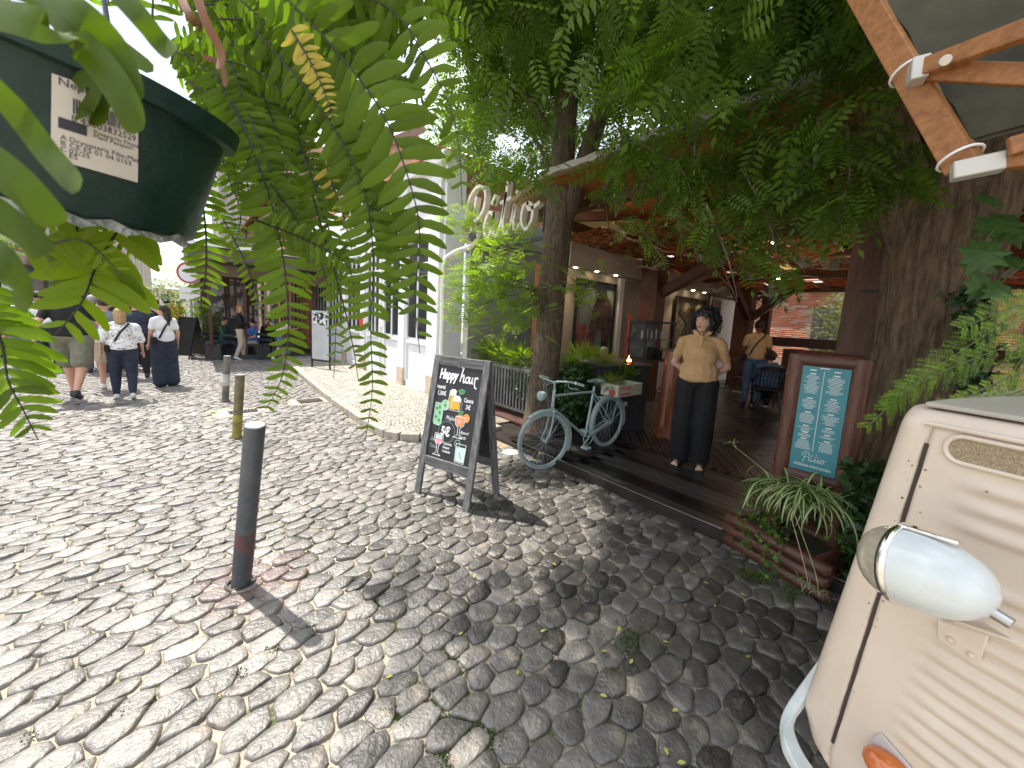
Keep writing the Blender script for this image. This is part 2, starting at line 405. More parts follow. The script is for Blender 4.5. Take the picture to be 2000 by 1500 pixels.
stones=[]
for j in range(2,nv-2):
    for i in range(2,nu-2):
        s=S[j,i];x,y=toworld(*s)
        if y<-.9 or y>15 or blocked(x,y): continue
        px,py,z=proj((x,y,0))
        if z<.3 or px<-350 or px>2250 or py>2000: continue
        if any((Vector((x,y))-h).length<r and abs(y-h.y)<.3 for h,r in holes): continue
        poly=[(s[0]-1.1,s[1]-1.1),(s[0]+1.1,s[1]-1.1),(s[0]+1.1,s[1]+1.1),(s[0]-1.1,s[1]+1.1)]
        for dj in(-2,-1,0,1,2):
            for di in(-2,-1,0,1,2):
                if di==0 and dj==0: continue
                q=S[j+dj,i+di];d=q-s;m_=(q+s)/2;poly=clip(poly,d[0],d[1],m_@d)
                if len(poly)<3:break
            if len(poly)<3:break
        if len(poly)<3: continue
        P=np.array([toworld(*p) for p in poly]);c=P.mean(0)
        stones.append((z,c,P))
stones.sort(key=lambda t:t[0])
NS=16
def stone_geo(c,P,lod):
    # inset, round the corners, jitter the outline
    k=len(P);g=.0015+.0035*rng.random()
    d=P-c;l=np.linalg.norm(d,axis=1,keepdims=True);P=c+d*(1-(g*1.2)/np.maximum(l,.03))
    out=[]
    for i in range(k):
        a=P[i];b=P[(i+1)%k];out+= [a*.90+b*.10,a*.6+b*.4,a*.4+b*.6,a*.10+b*.90]
    P=np.array(out);
    ang=np.arctan2(P[:,1]-c[1],P[:,0]-c[0]);rad=np.linalg.norm(P-c,axis=1);o=np.argsort(ang);ang=ang[o];rad=rad[o]
    n=NS if lod==0 else 10
    th=np.linspace(-np.pi,np.pi,n,endpoint=False)+.1
    rr=np.interp(th,np.r_[ang-2*np.pi,ang,ang+2*np.pi],np.r_[rad,rad,rad]);rr*=1+rng.uniform(-.04,.04,n)
    dx=np.cos(th);dy=np.sin(th)
    tilt=rng.uniform(-.07,.07,2);h=rng.uniform(.009,.021);ph=rng.uniform(0,6.28,3)
    def ringz(f,z):
        x=c[0]+dx*rr*f;y=c[1]+dy*rr*f
        zz=z+tilt[0]*(x-c[0])+tilt[1]*(y-c[1])
        if lod==0: zz=zz+(.0026*np.sin(th*2+ph[0])+.002*np.sin(th*3+ph[1])+.0012*np.sin(th*5+ph[2]))*f
        return np.c_[x,y,zz]
    rings=[ringz(1.0,-.014),ringz(.975,h*.62),ringz(.89,h*.95),ringz(.5,h*1.0)] if lod==0 else [ringz(1.,-.01),ringz(.93,h*.75),ringz(.6,h)]
    V=np.vstack(rings+[np.array([[c[0],c[1],h*1.02+rng.uniform(-.003,.002)]])])
    F=[]
    K=len(rings)
    for r in range(K-1):
        for i in range(n): F.append((r*n+i,r*n+(i+1)%n,(r+1)*n+(i+1)%n,(r+1)*n+i))
    for i in range(0,n):F.append(((K-1)*n+i,(K-1)*n+(i+1)%n,K*n,K*n))
    return V,F
bigV=[];bigF=[];bigT=[];off=0
ff={}
nobj=0
for idx,(z,c,P) in enumerate(stones):
    lod=0 if z<6.5 else 1
    V,Fq=stone_geo(c,P,lod)
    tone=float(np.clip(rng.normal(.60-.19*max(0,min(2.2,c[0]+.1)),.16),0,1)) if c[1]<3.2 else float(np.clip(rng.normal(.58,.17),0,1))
    px,py,_=proj((c[0],c[1],0))
    if nobj<300 and -20<px<2020 and py<1540:
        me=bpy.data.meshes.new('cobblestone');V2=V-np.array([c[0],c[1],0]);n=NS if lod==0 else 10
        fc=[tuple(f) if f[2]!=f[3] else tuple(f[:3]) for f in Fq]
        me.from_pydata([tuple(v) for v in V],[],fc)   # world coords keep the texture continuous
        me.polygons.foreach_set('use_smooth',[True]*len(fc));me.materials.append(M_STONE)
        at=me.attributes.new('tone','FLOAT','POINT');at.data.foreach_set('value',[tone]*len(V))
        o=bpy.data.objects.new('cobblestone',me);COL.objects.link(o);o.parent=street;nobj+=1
    else:
        Fa=np.array(Fq)+off;bigV.append(V);bigF.append(Fa);bigT.append(np.full(len(V),tone));off+=len(V)
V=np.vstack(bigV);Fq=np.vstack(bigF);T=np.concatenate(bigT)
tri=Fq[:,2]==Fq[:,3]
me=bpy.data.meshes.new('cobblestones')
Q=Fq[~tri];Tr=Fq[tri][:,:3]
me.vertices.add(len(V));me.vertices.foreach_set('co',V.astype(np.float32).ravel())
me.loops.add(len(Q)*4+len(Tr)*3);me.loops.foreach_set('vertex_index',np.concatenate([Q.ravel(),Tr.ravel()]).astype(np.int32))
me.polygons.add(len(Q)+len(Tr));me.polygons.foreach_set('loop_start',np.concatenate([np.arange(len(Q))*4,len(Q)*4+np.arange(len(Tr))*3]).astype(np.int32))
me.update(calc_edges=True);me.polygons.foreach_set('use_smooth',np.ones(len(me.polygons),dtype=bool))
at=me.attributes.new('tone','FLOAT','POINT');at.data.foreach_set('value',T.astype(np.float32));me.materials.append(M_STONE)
o=bpy.data.objects.new('cobblestones',me);COL.objects.link(o);o.parent=street;o['kind']='stuff'
print('stones',len(stones),'t',time.time()-T0)

# moss tufts and weeds between the stones
tv=[];tf=[];tt=[]
def tuft(x,y,n,r,h,zb=0.):
    for _ in range(n):
        a=random.uniform(0,6.28);q=r*math.sqrt(random.random());bx=x+q*math.cos(a);by=y+q*math.sin(a);a2=random.uniform(0,6.28);w_=random.uniform(.002,.004);hh=h*random.uniform(.4,1.)
        dx=math.cos(a2)*w_;dy=math.sin(a2)*w_;lx=random.uniform(-1,1)*hh*.7;ly=random.uniform(-1,1)*hh*.7
        n0=len(tv);tv.extend([(bx-dx,by-dy,zb),(bx+dx,by+dy,zb),(bx+lx*.6+dx*1.3,by+ly*.6+dy*1.3,zb+hh*.7),(bx+lx,by+ly,zb+hh)]);tf.append((n0,n0+1,n0+2,n0+3));tt.extend([random.random()]*4)
for cx,cy,nn,sp in [(870,1290,16,70),(850,1420,22,80),(930,1440,18,70),(520,1330,8,160),(640,1100,7,70),(1170,1200,9,90),(1240,1260,9,60),(750,1160,9,60),(680,1020,10,60),(1300,1330,8,90),(800,1010,8,90),(1010,1240,8,80),(300,1200,8,180),(120,1380,7,120)]:
    for _ in range(nn):
        p=onz(cx+random.gauss(0,sp*.5),cy+random.gauss(0,sp*.35));tuft(p.x,p.y,60,.035,.022,-.004)
for cx,cy in [(1470,1130),(1455,1125),(1530,1170),(1550,1160),(1580,1150),(1235,1255),(1490,1135),(1060,880),(1010,880)]:
    p=onz(cx,cy);tuft(p.x,p.y,160,.06,.045,-.004)
npmesh('weeds',tv,tf,M_MOSS,parent=street,tone=tt,kind='stuff')
# fallen leaves
M_FALL=mat('fallen_leaf',(.42,.40,.10),rough=.7)
lf=MB();lf.add([(0,-.022,0),(.009,-.008,.003),(.010,.006,.004),(0,.022,.001),(-.010,.006,.003),(-.009,-.008,.004)],[(0,1,2,3),(0,3,4,5)])
lfm=lf.build('leaf_base',M_FALL).data;bpy.data.objects.remove(bpy.data.objects['leaf_base'])
for px,py in [(900,1245),(1082,1108),(1100,1095),(925,1132),(1208,1235),(1178,1368),(1010,1322),(1300,1262),(1356,1124),(1378,1145),(1318,1396),(1445,1240),(1450,1168),(1180,1280),(1232,1300),(1330,1500),(1300,1478),(1240,1000),(1395,1190),(1460,1290),(760,1330),(1060,1240)]:
    p=onz(px,py);o=bpy.data.objects.new('fallen_leaf',lfm);COL.objects.link(o);o.location=(p.x,p.y,.024);o.rotation_euler=(random.uniform(-.2,.2),random.uniform(-.2,.2),random.uniform(0,6));o.scale=(.8,)*3;o.parent=street
# drain gratings
def grate(name,c,sx,sy,n,label,frame):
    t=thing(name,label,'drain grate',(c[0],c[1],0),rotz=R(2))
    MB().box((0,0,-.02),(sx,sy,.05)).build('surround',frame,t,bevel=.004)
    k=MB();k.box((0,0,.007),(sx*.62,sy*.7,.004));k.build('pit',M_BLACK,t)
    for i in range(n):
        for j in (-1,1): MB().box((-sx*.29+sx*.58*i/(n-1),j*sy*.17,.014),(.02,sy*.3,.012)).build('bar',M_IRON,t)
        if i==0: MB().box((0,0,.014),(sx*.62,.03,.013)).build('cross_bar',M_IRON,t)
    return t
grate('drain_grate',(1.67,7.72),.62,.46,10,'square iron drain grate in pale stone beside the pavement kerb',M_KERB)
grate('drain_grate',(.62,7.35),.62,.34,9,'pale drain cover behind the yellow stained bollard',mat('pale_concrete',(.4,.38,.35),(.5,.48,.44),20,.8))

# ================================================================ PAVEMENT with kerb
pave=MB()
ys=[4.5,4.65,4.9,5.3,6.5,8,10.3,12,14,17.2]
poly=[(kerb_x(y)+.12,y+(.1 if y<4.8 else 0)) for y in ys]+[(3.9,17.2),(3.9,4.6)]
pave.prism(poly,-.05,.085);pav=pave.build('pavement',M_PAVBASE,kind='structure')
kp=[Vector((kerb_x(y)+.07,y,0)) for y in [4.52,4.62,4.72,4.82,4.92,5.05,5.2,5.6,6.4,7.4,8.4,9.4,10.4,11.5,12.6,13.8,15.,16.2]]
kp=[Vector((3.55,4.42,0)),Vector((3.0,4.45,0))]+[Vector((2.62,4.5,0)),Vector((2.35,4.62,0)),Vector((2.15,4.78,0)),Vector((2.05,5.0,0)),Vector((2.0,5.5,0)),Vector((2.0,6.4,0)),Vector((2.01,7.4,0)),Vector((2.04,8.4,0)),Vector((2.08,9.4,0)),Vector((2.13,10.4,0)),Vector((2.2,11.5,0)),Vector((2.24,12.8,0)),Vector((2.28,14.2,0)),Vector((2.33,15.8,0)),Vector((2.4,17.2,0))]
for a,b in zip(kp[:-1],kp[1:]):
    d=(b-a).normalized()*.004
    MB().beam(a+d+Vector((0,0,.02)),b-d+Vector((0,0,.02)),.15,.19+random.uniform(-.008,.008)).build('kerb_stone',M_KERB,pav,bevel=.014)
cv=[];cf=[];ct=[]
y=4.62
def addsett(x0,x1,y0,y1,z,tn):
    n0=len(cv);g=.005;q=[random.uniform(-.004,.004) for _ in range(8)];zz=z+random.uniform(-.002,.003)
    x0+=g;x1-=g;y0+=g;y1-=g
    for (X,Y) in ((x0,y0),(x1,y0),(x1,y1),(x0,y1)): cv.append((X,Y,z-.02))
    for k,(X,Y) in enumerate(((x0,y0),(x1,y0),(x1,y1),(x0,y1))): cv.append((X+q[k],Y+q[k+4],zz+q[k]*.3))
    cf.extend([(n0+4,n0+5,n0+6,n0+7)]+[(n0+i,n0+(i+1)%4,n0+4+(i+1)%4,n0+4+i) for i in range(4)]);ct.extend([tn]*8)
while y<17.2:
    s=.066 if y<9 else (.08 if y<12 else .12)
    x=(kerb_x(y)+.16 if y>4.8 else (2.9 if y<4.68 else 2.4));x+=random.uniform(0,.03)
    x=max(x,2.09)
    while x<3.72:
        addsett(x,min(x+s,3.74),y+.02*math.sin(x*2),y+s+.02*math.sin(x*2),.092,random.random());x+=s
    y+=s
npmesh('limestone_setts',cv,cf,M_LIME,parent=pav,tone=ct,kind='stuff')
MB().box((2.95,5.15,.089),(.55,.42,.02),rz=.05).build('inspection_cover',M_KERB,pav,bevel=.004)
# sandy soil round the tree foot
so_=MB();pts=[]
for i in range(28):
    a=2*math.pi*i/28;pts.append((3.75+.62*math.cos(a)*(1+.12*random.random()),3.95+.5*math.sin(a)*(1+.12*random.random()),.012))
so_.add(pts+[(3.75,3.95,.035)],[(i,(i+1)%28,28) for i in range(28)]);so_.build('soil_patch',mat('dry_soil',(.28,.2,.13),(.42,.32,.21),25,.95,.8,60),kind='structure',smooth=True)

# ================================================================ DECK
DZ=.085
deck=MB().box((9.2,1.2,DZ/2-.03),(11.9,6.5+2*0+1.,DZ+.0)).build('restaurant_deck',M_FASCIA,kind='structure')
deck['label']='dark timber deck floor of the restaurant terrace'
DX0,DY1=3.26,5.15
fr=MB().box((DX0-.012,.55,.05),(.022,5.3,.085));fr.build('fascia_board',M_FASCIA,deck)
fr=MB().box((DX0+.012,.55,.104),(.022,5.3,.010));fr.build('steel_edging',M_STEEL,deck)
planks=[]
for k in range(11):     # long boards parallel to the edge
    x=DX0+.10+k*.118
    for y0,y1 in ((-2.1,.3+.2*(k%3)),(.3+.2*(k%3),2.9-.25*(k%2))): planks.append((x,(y0+y1)/2,.108,abs(y1-y0)-.006,0.))
for k in range(0,16):      # boards running inwards beside the bicycle
    pass
for k in range(11):
    x=DX0+.10+k*.118
    if x<4.6: planks.append((x,(2.65+3.75)/2+.15,.108,1.1,0.))
wd=.125
cx0=4.62
bay=0;x=cx0
while x<14.8:          # chevron bays
    yy=-2.4
    while yy<5.1:
        ang=R(38 if bay%2==0 else -38)
        planks.append((x+.55,yy+.5,wd*.94,1.43,ang+R(90),.0028*(bay%2)+.0009*(len(planks)%2)));yy+=wd/math.cos(R(38))*1.0
    x+=1.08;bay+=1
def plank_obj(mesh,pl,z):
    o=bpy.data.objects.new('deck_plank',mesh);COL.objects.link(o);o.parent=deck
    o.location=(pl[0],pl[1],z);o.rotation_euler=(0,0,pl[4]);o.scale=(pl[2],pl[3],1);return o
pm=MB()
for k in range(2):   # board with two grooves
    pm.box((-.25+k*.5,0,0),(.46,.996,.02))
pmesh=pm.build('pb',M_DECK).data;bpy.data.objects.remove(bpy.data.objects['pb'])
M_DECK.node_tree.nodes  # grain follows the board
pl2=sorted(planks,key=lambda p:proj((p[0],p[1],.1))[2])
tv=[];tf=[];tt=[];cnt=0
for p in pl2:
    q=proj((p[0],p[1],.1))
    if q[2]<.2: continue
    if cnt<280 and 900<q[0]<1900:
        o=plank_obj(pmesh,p,DZ+.012+(p[5] if len(p)>5 else -.003));cnt+=1
    else:
        M=Matrix.Translation((p[0],p[1],DZ+.012+(p[5] if len(p)>5 else -.003)))@Matrix.Rotation(p[4],4,'Z')
        for k in range(2):
            n0=len(tv)
            for (X,Y) in ((-.48+k*.5,-.498),(-.02+k*.5,-.498),(-.02+k*.5,.498),(-.48+k*.5,.498)):
                for Z in(-.01,.01):
                    v=M@Vector((X*p[2],Y*p[3],Z));tv.append(tuple(v))
            tf.extend([(n0+1,n0+3,n0+5,n0+7),(n0,n0+1,n0+3,n0+2)[::-1],(n0+2,n0+3,n0+5,n0+4)[::-1],(n0+4,n0+5,n0+7,n0+6)[::-1],(n0+6,n0+7,n0+1,n0)[::-1]])
npmesh('deck_planks',tv,tf,M_DECK,parent=deck,tone=np.full(len(tv),.5),kind='stuff')
# ledge boards under the fence
for i in range(3):
    MB().box((3.96+.13*i,4.6,.1-.0*i),(.12,1.5,.035)).build('ledge_board',mat('reddish_deck_board',(.07,.03,.022),(.13,.06,.045),5,.5,.3,stretch=(8,1,8)),deck,bevel=.003)
MB().box((3.99,4.6,.04),(.12,1.5,.075)).build('ledge_riser',M_BROWN,deck)
print('ground t',time.time()-T0)
# ================================================================ WHITE BUILDING (facade x=3.75)
wb=thing('white_building','white painted building with panelled door bays, plinth stones and a rainwater pipe at its corner','building',(3.75,11.8,0))
b=MB();b.box((3.98,11.8,2.35),(.42,10.4,4.7));b.build('wall',M_WHITEWALL,wb,world=True)
b=MB();b.box((6.2,12.2,4.75),(5.2,11,.1));b.build('roof',mat('clay_roof',(.35,.14,.08),(.45,.2,.12),12,.8),wb,world=True)
b=MB();b.box((3.72,11.8,4.6),(.16,10.5,.2));b.build('cornice',M_WHITEPAINT,wb,world=True,bevel=.02)
X=3.765
def pil(y,w_=.32):
    MB().box((X-.035,y,2.35),(.07,w_,4.5)).build('pilaster',M_WHITEWALL,wb,world=True,bevel=.006)
    MB().box((X-.045,y,.27),(.1,w_+.03,.46)).build('plinth_stone',M_STONEB,wb,world=True,bevel=.012)
for y in (6.88,8.35,10.9,12.6,16.6): pil(y,.36 if y<7 else .30)
def bay(y0,y1,win):
    yc=(y0+y1)/2;wd=y1-y0
    fr=MB()
    for yy in (y0+.04,y1-.04): fr.box((X-.02,yy,1.75),(.05,.08,3.1))
    fr.box((X-.02,yc,3.28),(.05,wd,.1));fr.box((X-.02,yc,1.1),(.05,wd-.16,.07));fr.box((X-.02,yc,.16),(.05,wd-.16,.14))
    o=fr.build('door_frame',M_WHITEPAINT,wb,world=True,bevel=.004)
    MB().box((X-.004,yc,.66),(.02,wd-.3,.78)).build('door_panel',M_WHITEWALL,wb,world=True,bevel=.004)
    p=MB().box((X-.006,yc,2.2),(.014,wd-.2,2.0)).build('window_pane',M_DGLASS,wb,world=True)
    for k in range(1,win):
        MB().box((X-.018,y0+.1+(wd-.2)*k/win,2.2),(.03,.045,2.05)).build('glazing_bar',M_WHITEPAINT,p,world=True)
    MB().box((X-.018,yc,2.75),(.028,wd-.2,.04)).build('glazing_bar',M_WHITEPAINT,p,world=True)
bay(7.1,8.2,2);bay(8.5,9.5,2);bay(9.7,10.7,3);bay(11.1,12.4,3);bay(12.8,14.4,4);bay(14.6,16.4,4)
for yy,zz in((9.6,1.45),(9.62,1.75)): MB().box((X-.03,yy,zz),(.03,.16,.22)).build('notice',mat('notice_white',(.75,.76,.78),rough=.5),wb,world=True)
MB().box((X-.05,10.95,1.45),(.12,.2,.3)).build('red_box',mat('red_plastic',(.6,.06,.04),rough=.4),wb,world=True,bevel=.01)
# downpipe
xp,yp=3.66,6.55
dp=MB();dp.tube(bez([(3.95,5.75,3.2),(3.93,5.9,2.98),(3.74,6.3,2.83),(xp,6.42,2.6),(xp,6.42,1.6),(xp,6.42,.12)],8),.048,14)
dp.build('downpipe',mat('cream_pipe',(.72,.71,.66),rough=.4),wb,world=True,smooth=True)
for z in (.9,1.9): MB().ring((xp,6.42,z),.05,.008,(0,0,1),20,6).build('pipe_bracket',M_WHITEPAINT,wb,world=True,smooth=True)
# ================================================================ RESTAURANT
rs=thing('restaurant_terrace','open fronted restaurant terrace with dark timber frame and orange reed ceiling','restaurant',(8,2.5,0))
def rb(mb,name,m,**k): return mb.build(name,m,rs,world=True,**k)
# grey green return wall (plane y=5.3..6.2)
rb(MB().box((5.2,6.0,1.55),(2.6,.16,3.1)),'return_wall',M_GREYWALL)
rb(MB().box((5.1,5.88,3.12),(2.7,.2,.10)),'wall_coping',mat('grey_coping',(.2,.21,.2),rough=.6))
rb(MB().box((5.3,5.97,3.38),(2.5,.1,.44)),'upper_lintel',M_GREYWALL)
# side wall with the pictures y=5.25
rb(MB().box((10.2,5.33,1.7),(9.5,.14,3.4)),'side_wall',M_BEIGE)
rb(MB().box((10.2,5.13,2.98),(9.4,.26,.42)),'soffit_box',M_SOFFIT,bevel=.004)
rb(MB().box((13.8,5.18,1.4),(2.3,.10,2.6)),'white_partition',M_WHITEWALL)
rb(MB().box((5.02,5.2,1.4),(.14,.3,2.7)),'door_jamb',mat('orange_wood_jamb',(.30,.10,.04),(.4,.15,.06),6,.5,stretch=(6,6,1)),bevel=.005)
rb(MB().box((5.3,5.24,1.3),(.5,.06,2.4)),'dark_doorway',M_BLACK)
for x in (7.45,9.3): rb(MB().box((x,5.2,1.4),(.16,.09,2.7)),'cream_mullion',M_WHITEPAINT,bevel=.004)
# downlights (lit)
M_LAMP=mat('lit_lamp',(1,.85,.6),emit=(1,.80,.5),estr=18)
def spot(x,y,z,e,name='downlight'):
    rb(MB().cyl((x,y,z+.006),(x,y,z-.008),.035,n=14),name,M_LAMP)
    l=bpy.data.lights.new('downlight_lamp','SPOT');l.energy=e;l.color=(1,.74,.45);l.spot_size=R(95);l.spot_blend=.8;l.shadow_soft_size=.03
    o=bpy.data.objects.new('downlight_lamp',l);COL.objects.link(o);o.location=(x,y,z-.02);o.rotation_euler=(R(-18),0,0)
for x in (5.75,6.4,7.05,9.9,10.6,11.3): spot(x,5.07,2.765,20)
# posts and braces
def post(name,p,wd,h,m=M_BROWN,label=None): return rb(MB().box((p[0],p[1],DZ+h/2),(wd,wd,h)),name,m,bevel=.012)
post('timber_post',(7.7,4.55),.40,3.05)
post('timber_post',(12.4,4.35),.42,2.9)
post('timber_post',(13.0,3.98),.24,2.9)
for a,c in (((7.75,4.45,2.45),(9.3,3.6,3.2)),((7.75,4.35,2.45),(7.75,3.0,3.2)),((12.4,4.2,2.1),(12.4,3.2,2.95)),((12.3,4.2,2.1),(10.9,4.2,2.95))):
    rb(MB().beam(a,c,.16,.2),'timber_brace',M_BROWN,bevel=.01)
cp=rb(MB().box((4.55,.60,1.75),(.34,.34,3.5)),'corner_column',M_POST,bevel=.015)
MB().box((4.36,.415,1.7),(.035,.025,3.3)).build('corner_strip',mat('orange_wood_jamb'),cp,world=True)
for z in(1.25,2.1): MB().box((4.375,.6,z),(.006,.12,.03)).build('score_mark',M_BLACK,cp,world=True)
# main beams
for x,z in ((4.4,3.42),(6.4,3.3),(8.6,3.2),(11.,3.12),(13.1,3.0)):
    rb(MB().box((x,1.,z),(.16,8.6,.22)),'main_beam',M_BROWN,bevel=.01)
for y,z in ((4.9,3.35),(2.6,3.4),(.2,3.4),(-2,3.4)):
    rb(MB().beam((3.6 if y<4.5 else 4.45,y,z+.12),(13.4,y,z-.25),.12,.18),'cross_beam',M_BROWN,bevel=.01)
for a,c in (((4.4,2.6,3.25),(6.3,2.6,3.75)),((4.4,4.3,3.3),(6.5,3.3,3.6)),((4.45,.6,3.3),(6.2,1.8,3.8)),((6.4,1.,3.1),(8.,-.5,3.6))):
    rb(MB().beam(a,c,.1,.13),'truss_strut',M_BROWN)
# roof edge: pale scalloped fascia, roof sheet above
rf=MB();rf.slab([(3.5,-4.5,3.56),(3.5,3.6,3.52),(3.9,4.9,3.5),(15,5.4,3.62),(15,-4.5,3.62)],(0,0,.05));rb(rf,'roof_sheet',mat('translucent_roof_sheet',(.5,.42,.3),rough=.6,trans=.6))
ed=MB();yy=-4.4;i=0
while yy<3.6:
    h_=.07+.012*math.sin(i*.7);ed.box((3.48,yy+.02,3.53+.006*math.sin(i*.23)),(.035,.041,h_));yy+=.04;i+=1
rb(ed,'scalloped_fascia',mat('pale_fascia',(.36,.34,.31),rough=.7))
# orange canvas panels between the beams
def cloth(name,x0,x1,y0,y1,z0,z1,m,nx=26,ny=14,amp=.05,waves=3.,edge=None,stuff=False,jag=0.):
    V=[];F=[];T=[]
    for j in range(ny+1):
        for i in range(nx+1):
            u=i/nx;v=j/ny
            z=z0+(z1-z0)*u-amp*math.sin(math.pi*v)*1.2+amp*.6*math.sin(u*waves*6.28+v*2)
            V.append((x0+(x1-x0)*u,y0+(y1-y0)*v+(jag*math.sin(i*2.1)*.5 if j in(0,ny) else 0),z))
    n=len(V);V2=[(a,b_2,c+.018) for a,b_2,c in V]
    for j in range(ny):
        for i in range(nx):
            a=j*(nx+1)+i;F.append((a,a+1,a+nx+2,a+nx+1));F.append((n+a,n+a+nx+1,n+a+nx+2,n+a+1))
    mb=MB();mb.add(V+V2,F)
    o=rb(mb,name,m,smooth=True)
    if edge is not None:
        for jj in (0,ny):
            e=MB();pts=[(V[jj*(nx+1)+i][0],V[jj*(nx+1)+i][1],V[jj*(nx+1)+i][2]+.004*math.sin(i*3)) for i in range(nx+1)]
            e.tube(pts,.018,6);e.build('reed_edge',edge,o,world=True)
    return o
for (x0,x1,y0,y1) in ((3.62,6.3,2.7,3.9),(3.62,6.3,.3,2.5),(3.62,6.3,-2,.1),(3.62,6.3,-4.2,-2.2)):
    cloth('orange_canvas',x0,x1,y0,y1,3.50,3.42,M_ORANGE,amp=.03,waves=1.2)
for (x0,x1) in ((6.5,8.5),(8.7,10.9)):
    for (y0,y1) in ((2.8,4.8),(.3,2.5),(-2,.1)):
        cloth('orange_canvas',x0,x1,y0,y1,3.4,3.36,M_ORANGE,amp=.03,waves=1.2)
k=0
for (y0,y1) in ((4.0,5.0),(2.85,3.8),(1.6,2.6),(.35,1.35),(-1.,.1)):
    for (x0,x1,z) in ((5.1,7.5,3.24),(7.8,10.6,3.17),(10.8,13.6,3.1)):
        cloth('reed_mat',x0,x1,y0,y1,z+.03*math.sin(k),z-.06,M_REED,nx=44,amp=.055,waves=2.2,edge=M_FRINGE,jag=.02);k+=1
# back opening, sill, low rail and glass
rb(MB().box((13.3,1.2,1.5),(.22,5.4,.26)),'sill_beam',M_BROWN,bevel=.01)
rb(MB().box((13.3,1.2,3.07),(.2,5.4,.18)),'head_beam',M_BROWN,bevel=.01)
rb(MB().box((13.35,1.2,.4),(.12,5.4,.65)),'low_panel',M_BROWN)
for y in (-1.2,1.3,3.9): rb(MB().box((13.3,y,.8),(.12,.10,1.3)),'rail_post',M_BROWN)
rb(MB().box((13.25,2.9,1.0),(.06,1.2,.6)),'cardboard_panel',mat('brown_board',(.16,.075,.04),rough=.8))
rb(MB().box((9.5,-4.3,1.75),(10.,.12,3.5)),'far_side_wall',M_BROWN)
# pictures
def picture(name,x0,x1,z0,z1,label):
    t=thing(name,label,'picture',((x0+x1)/2,5.2,z0))
    f=MB();w_=.035
    for (c,d) in ((((x0+x1)/2,5.17,z1),(x1-x0+w_,.05,w_)),(((x0+x1)/2,5.17,z0),(x1-x0+w_,.05,w_)),((x0,5.17,(z0+z1)/2),(w_,.05,z1-z0-w_)),((x1,5.17,(z0+z1)/2),(w_,.05,z1-z0-w_))): f.box(c,d)
    f.build('frame',M_BLACK,t,world=True);return t
y5=5.185
def pt(px,py): q=ony(px,py,y5);return q
h=picture('horse_picture',ony(1119,660,y5).x,ony(1193,660,y5).x,1.05,ony(1195,556,y5).z,'tall framed painting of a dark horse head on the side wall')
a0,a1,z1=ony(1119,660,y5).x,ony(1193,660,y5).x,ony(1195,556,y5).z
MB().box(((a0+a1)/2,y5+.01,(1.05+z1)/2),(a1-a0,.01,z1-1.05)).build('canvas',mat('painted_sky_canvas',(.06,.09,.10),(.20,.23,.23),2.2,.7,ramp=(.3,.7)),h,world=True)
def flat(name,m,parent,px,yoff=0.,base=None):
    P=[]
    for (u,v) in px: P.append((a0+(a1-a0)*u,y5-.002-yoff,1.05+(z1-1.05)*v))
    MB().slab(P,(0,.004,0)).build(name,m,parent,world=True)
flat('painted_rocks',mat('paint_red_brown',(.10,.035,.03),(.26,.12,.11),4,.7),h,[(0,0),(.55,0),(.5,.3),(.3,.42),(.12,.45),(0,.36)],.001)
flat('painted_horse',mat('paint_horse_black',(.014,.01,.012),(.11,.075,.07),6,.6),h,[(.35,.25),(.42,.5),(.44,.66),(.52,.78),(.56,.9),(.62,.82),(.72,.84),(.76,.93),(.8,.82),(.93,.7),(.97,.45),(.9,.02),(.72,.02),(.74,.3),(.66,.42),(.55,.3),(.45,.2)],.006)
flat('painted_water',mat('paint_teal',(.10,.22,.25),rough=.7),h,[(.55,0),(.72,0),(.7,.24),(.6,.26)],.011)
a0,a1,z0,z1=ony(1312,660,y5).x,ony(1369,660,y5).x,.95,ony(1312,577,y5).z
c=picture('cow_picture',a0,a1,z0,z1,'framed picture of a dark cow facing forward, behind the standing woman')
MB().box(((a0+a1)/2,y5+.01,(z0+z1)/2),(a1-a0,.01,z1-z0)).build('canvas',mat('painted_meadow',(.12,.10,.05),(.32,.29,.20),9,.7),c,world=True)
z0s=z0
def flat2(name,m,px,yo):
    MB().slab([(a0+(a1-a0)*u,y5-.002-yo,z0+(z1-z0)*v) for u,v in px],(0,.004,0)).build(name,m,c,world=True)
flat2('painted_cow',mat('paint_cow',(.02,.022,.018),(.10,.09,.06),6,.7),[(.3,.1),(.28,.4),(.38,.55),(.30,.66),(.1,.74),(.16,.8),(.34,.76),(.42,.84),(.66,.84),(.74,.76),(.92,.8),(.96,.74),(.76,.66),(.68,.55),(.85,.4),(.9,.1)],.001)
flat2('painted_ground',mat('paint_plum',(.10,.03,.03),rough=.7),[(.05,.02),(.95,.02),(.95,.2),(.05,.2)],.007)
rb(MB().box((ony(1400,600,5.1).x,5.1,ony(1400,600,5.1).z),(.9,.03,.55)),'vent_frame',M_WHITEPAINT)
rb(MB().box((ony(1398,600,5.08).x,5.07,ony(1398,600,5.08).z),(.62,.03,.42)),'vent_glass',M_DGLASS)
